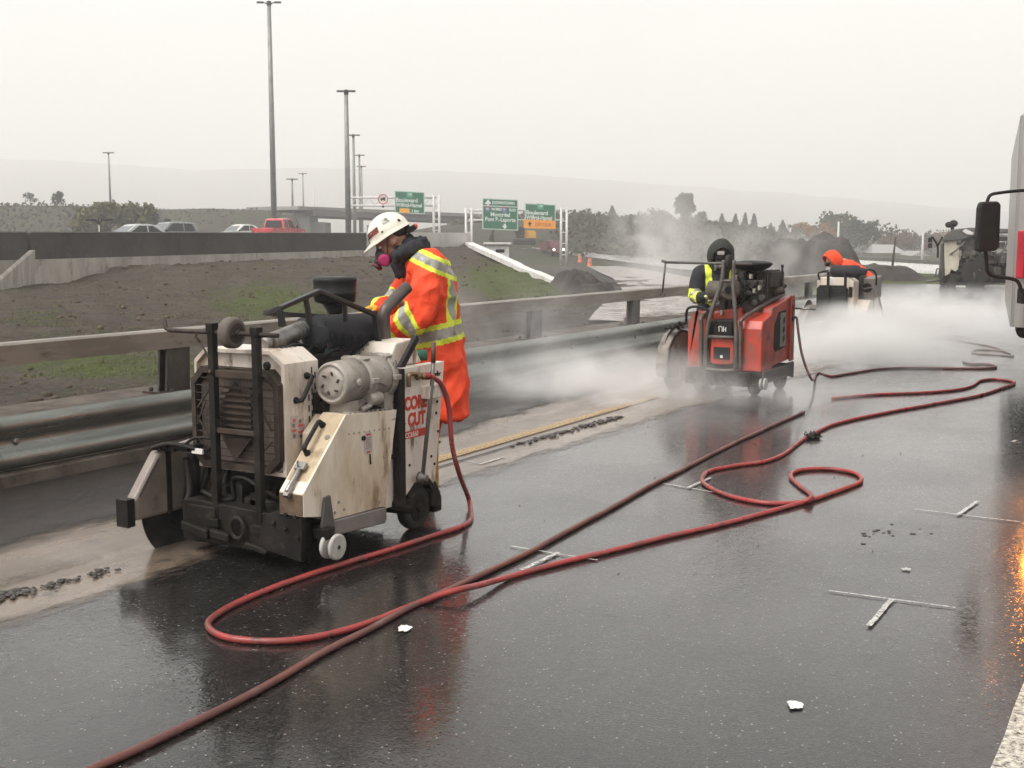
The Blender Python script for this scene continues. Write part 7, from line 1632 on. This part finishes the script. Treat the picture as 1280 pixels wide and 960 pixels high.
mb = MB(); tbox(mb, .28, 2.22, -2.5, -.35, .75, 2.75); mb.build('cab', carpaint('red_truck_paint', (.38, .02, .02)), TK, .12, seg=4)
mb = MB(); tbox(mb, .36, 2.14, -2.53, -2.48, 1.55, 2.45); mb.build('windscreen', M_glass, TK, .05)
mb = MB(); tbox(mb, .265, .285, -2.1, -1.1, 1.55, 2.4); mb.build('side_window', M_glass, TK)
mb = MB(); tbox(mb, .26, 2.24, -2.75, -2.45, .40, .78); mb.build('bumper', mat('dark_bumper', (.03, .03, .03), .5), TK, .05)
mb = MB(); tbox(mb, .2, .32, -.9, -.5, .42, .50); mb.build('step', M_steel, TK, .01)
for d_ in (-1.6, 3.6, 4.8):
    for l0 in (.30, 1.95):
        mb = MB(); mb.lathe(tp(l0, d_, .48), tl, [(0, .36), (.03, .46), (.06, .48), (.22, .48), (.25, .46), (.28, .36)], 28); wt = mb.build('wheel', M_tyre, TK)
        mb = MB(); mb.lathe(tp(l0 + .01, d_, .48), tl, [(0, .26), (.26, .26)], 20); mb.build('rim', M_steel, wt)
m_am, nt_, b_ = newmat('lit_amber_lamp'); b_.inputs['Base Color'].default_value = (.9, .35, .03, 1); b_.inputs['Emission Color'].default_value = (1, .30, .03, 1); b_.inputs['Emission Strength'].default_value = AMBER
for z in (.86,):
    mb = MB(); mb.ell(tp(.20, -2.62, z), (.075, .075, .07), 16, 10); mb.build('amber_lamp', m_am, TK)
mb = MB(); tbox(mb, .17, .30, -2.56, -2.46, .77, .96); mb.build('lamp_housing', M_dark, TK, .01)
mb = MB()
for i in range(7): tbox(mb, .75, 1.75, -2.53, -2.50, .86 + .085 * i, .91 + .085 * i)
tbox(mb, .72, 1.78, -2.515, -2.495, .82, 1.46); mb.build('grille', M_dark, TK, .004)
for l_ in (.38, 1.84):
    mb = MB(); tbox(mb, l_, l_ + .28, -2.535, -2.49, .86, 1.04); mb.build('headlight', mat('clear_headlight', (.5, .5, .48), .1), TK, .02)
MC = at(1233.5, 283, 9.4)
mb = MB(); a = RT * .085; mb.prism([(-.088, -.19), (-.084, .14), (-.07, .19), (.06, .195), (.086, .17), (.088, -.15), (.07, -.19), (-.06, -.2)], 'y', -.055, .03)
mb.v = [MC + RT * p.x + FH * p.y + V((0, 0, p.z)) for p in mb.v]; mr = mb.build('wing_mirror', M_black, TK, .02, seg=3)
mb = MB(); e_ = tp(.28, -1.2, 1.0)
up_ = spline([MC + V((.0, 0, .15)) + FH * .04, at(1234, 252, 9.42), at(1238, 244, 9.42), at(1250, 241, 9.42), at(1281, 238, 9.44), V((*tp(.30, -1.5, 0).xy, at(1288, 237, 9.44).z))], 6)
lo_ = spline([MC + V((0, 0, -.1)) + FH * .04, at(1233, 325, 9.42), at(1234, 338, 9.42), at(1242, 345, 9.42), at(1262, 348, 9.42), at(1272, 352, 9.42), at(1277, 364, 9.42)], 6)
mb.tube(up_, .013, 10); mb.build('mirror_arm', M_black, TK); mb = MB(); mb.tube(lo_, .015, 10); mb.build('mirror_arm', M_black, TK)
q = tp(.06, -.02, at(1276, 318, 11).z); mb = MB(); mb.obox(q, tl * .035, td * .02, V((0, 0, .22))); mb.build('red_reflection_strip', mat('red_reflection_paint', (.55, .03, .05), .2), TK, .01)  # red strip painted in place of a reflection on the box body
q = at(1279, 370, 9.45); mb = MB(); mb.obox(q, RT * .035, FH * .04, V((0, 0, .06))); mb.bar([q, V((*tp(.30, -1.3, 0).xy, q.z))], .05, .05); mb.build('mirror_mount', M_black, TK, .008)

# ---------------------------------------------------------------- steam
m = bpy.data.materials.new('steam_vapour'); m.use_nodes = True; nt = m.node_tree; nt.nodes.clear()
out = N(nt, 'ShaderNodeOutputMaterial'); pv = N(nt, 'ShaderNodeVolumePrincipled'); pv.inputs['Color'].default_value = (.99, .985, .975, 1); pv.inputs['Anisotropy'].default_value = .15
tc_ = N(nt, 'ShaderNodeTexCoord'); ln = N(nt, 'ShaderNodeVectorMath', operation='LENGTH'); nt.links.new(tc_.outputs['Object'], ln.inputs[0])
geo = N(nt, 'ShaderNodeNewGeometry'); n1 = N(nt, 'ShaderNodeTexNoise'); n1.inputs['Scale'].default_value = 1.5; n1.inputs['Detail'].default_value = 4; n1.inputs['Distortion'].default_value = .9
nt.links.new(geo.outputs['Position'], n1.inputs['Vector'])
fall = ramp(nt, ln.outputs['Value'], 1.0, .15, 0, 1); fall = mth(nt, 'POWER', fall, 1.6)
att = N(nt, 'ShaderNodeAttribute', attribute_type='OBJECT', attribute_name='steam_density')
den = mth(nt, 'MULTIPLY', mth(nt, 'MULTIPLY', fall, ramp(nt, n1.outputs['Fac'], .42, .63, .0, 2.2)), att.outputs['Fac'])
nt.links.new(den, pv.inputs['Density']); nt.links.new(pv.outputs[0], out.inputs['Volume'])
m.cycles.volume_step_rate = 1.0
for (px, py, Z, rx, ry, rz, dn, lb) in STEAM:
    c = at(px, py, Z); mb = MB(); mb.ell((0, 0, 0), (1, 1, 1), 24, 14)
    o = mb.build('steam', m)
    for v_ in o.data.vertices: v_.co.z -= 1
    o.location = c; o.rotation_euler = (0, 0, TH); o.scale = (rx, ry, rz)
    o['steam_density'] = dn; tag(o, lb, None, None, 'stuff')
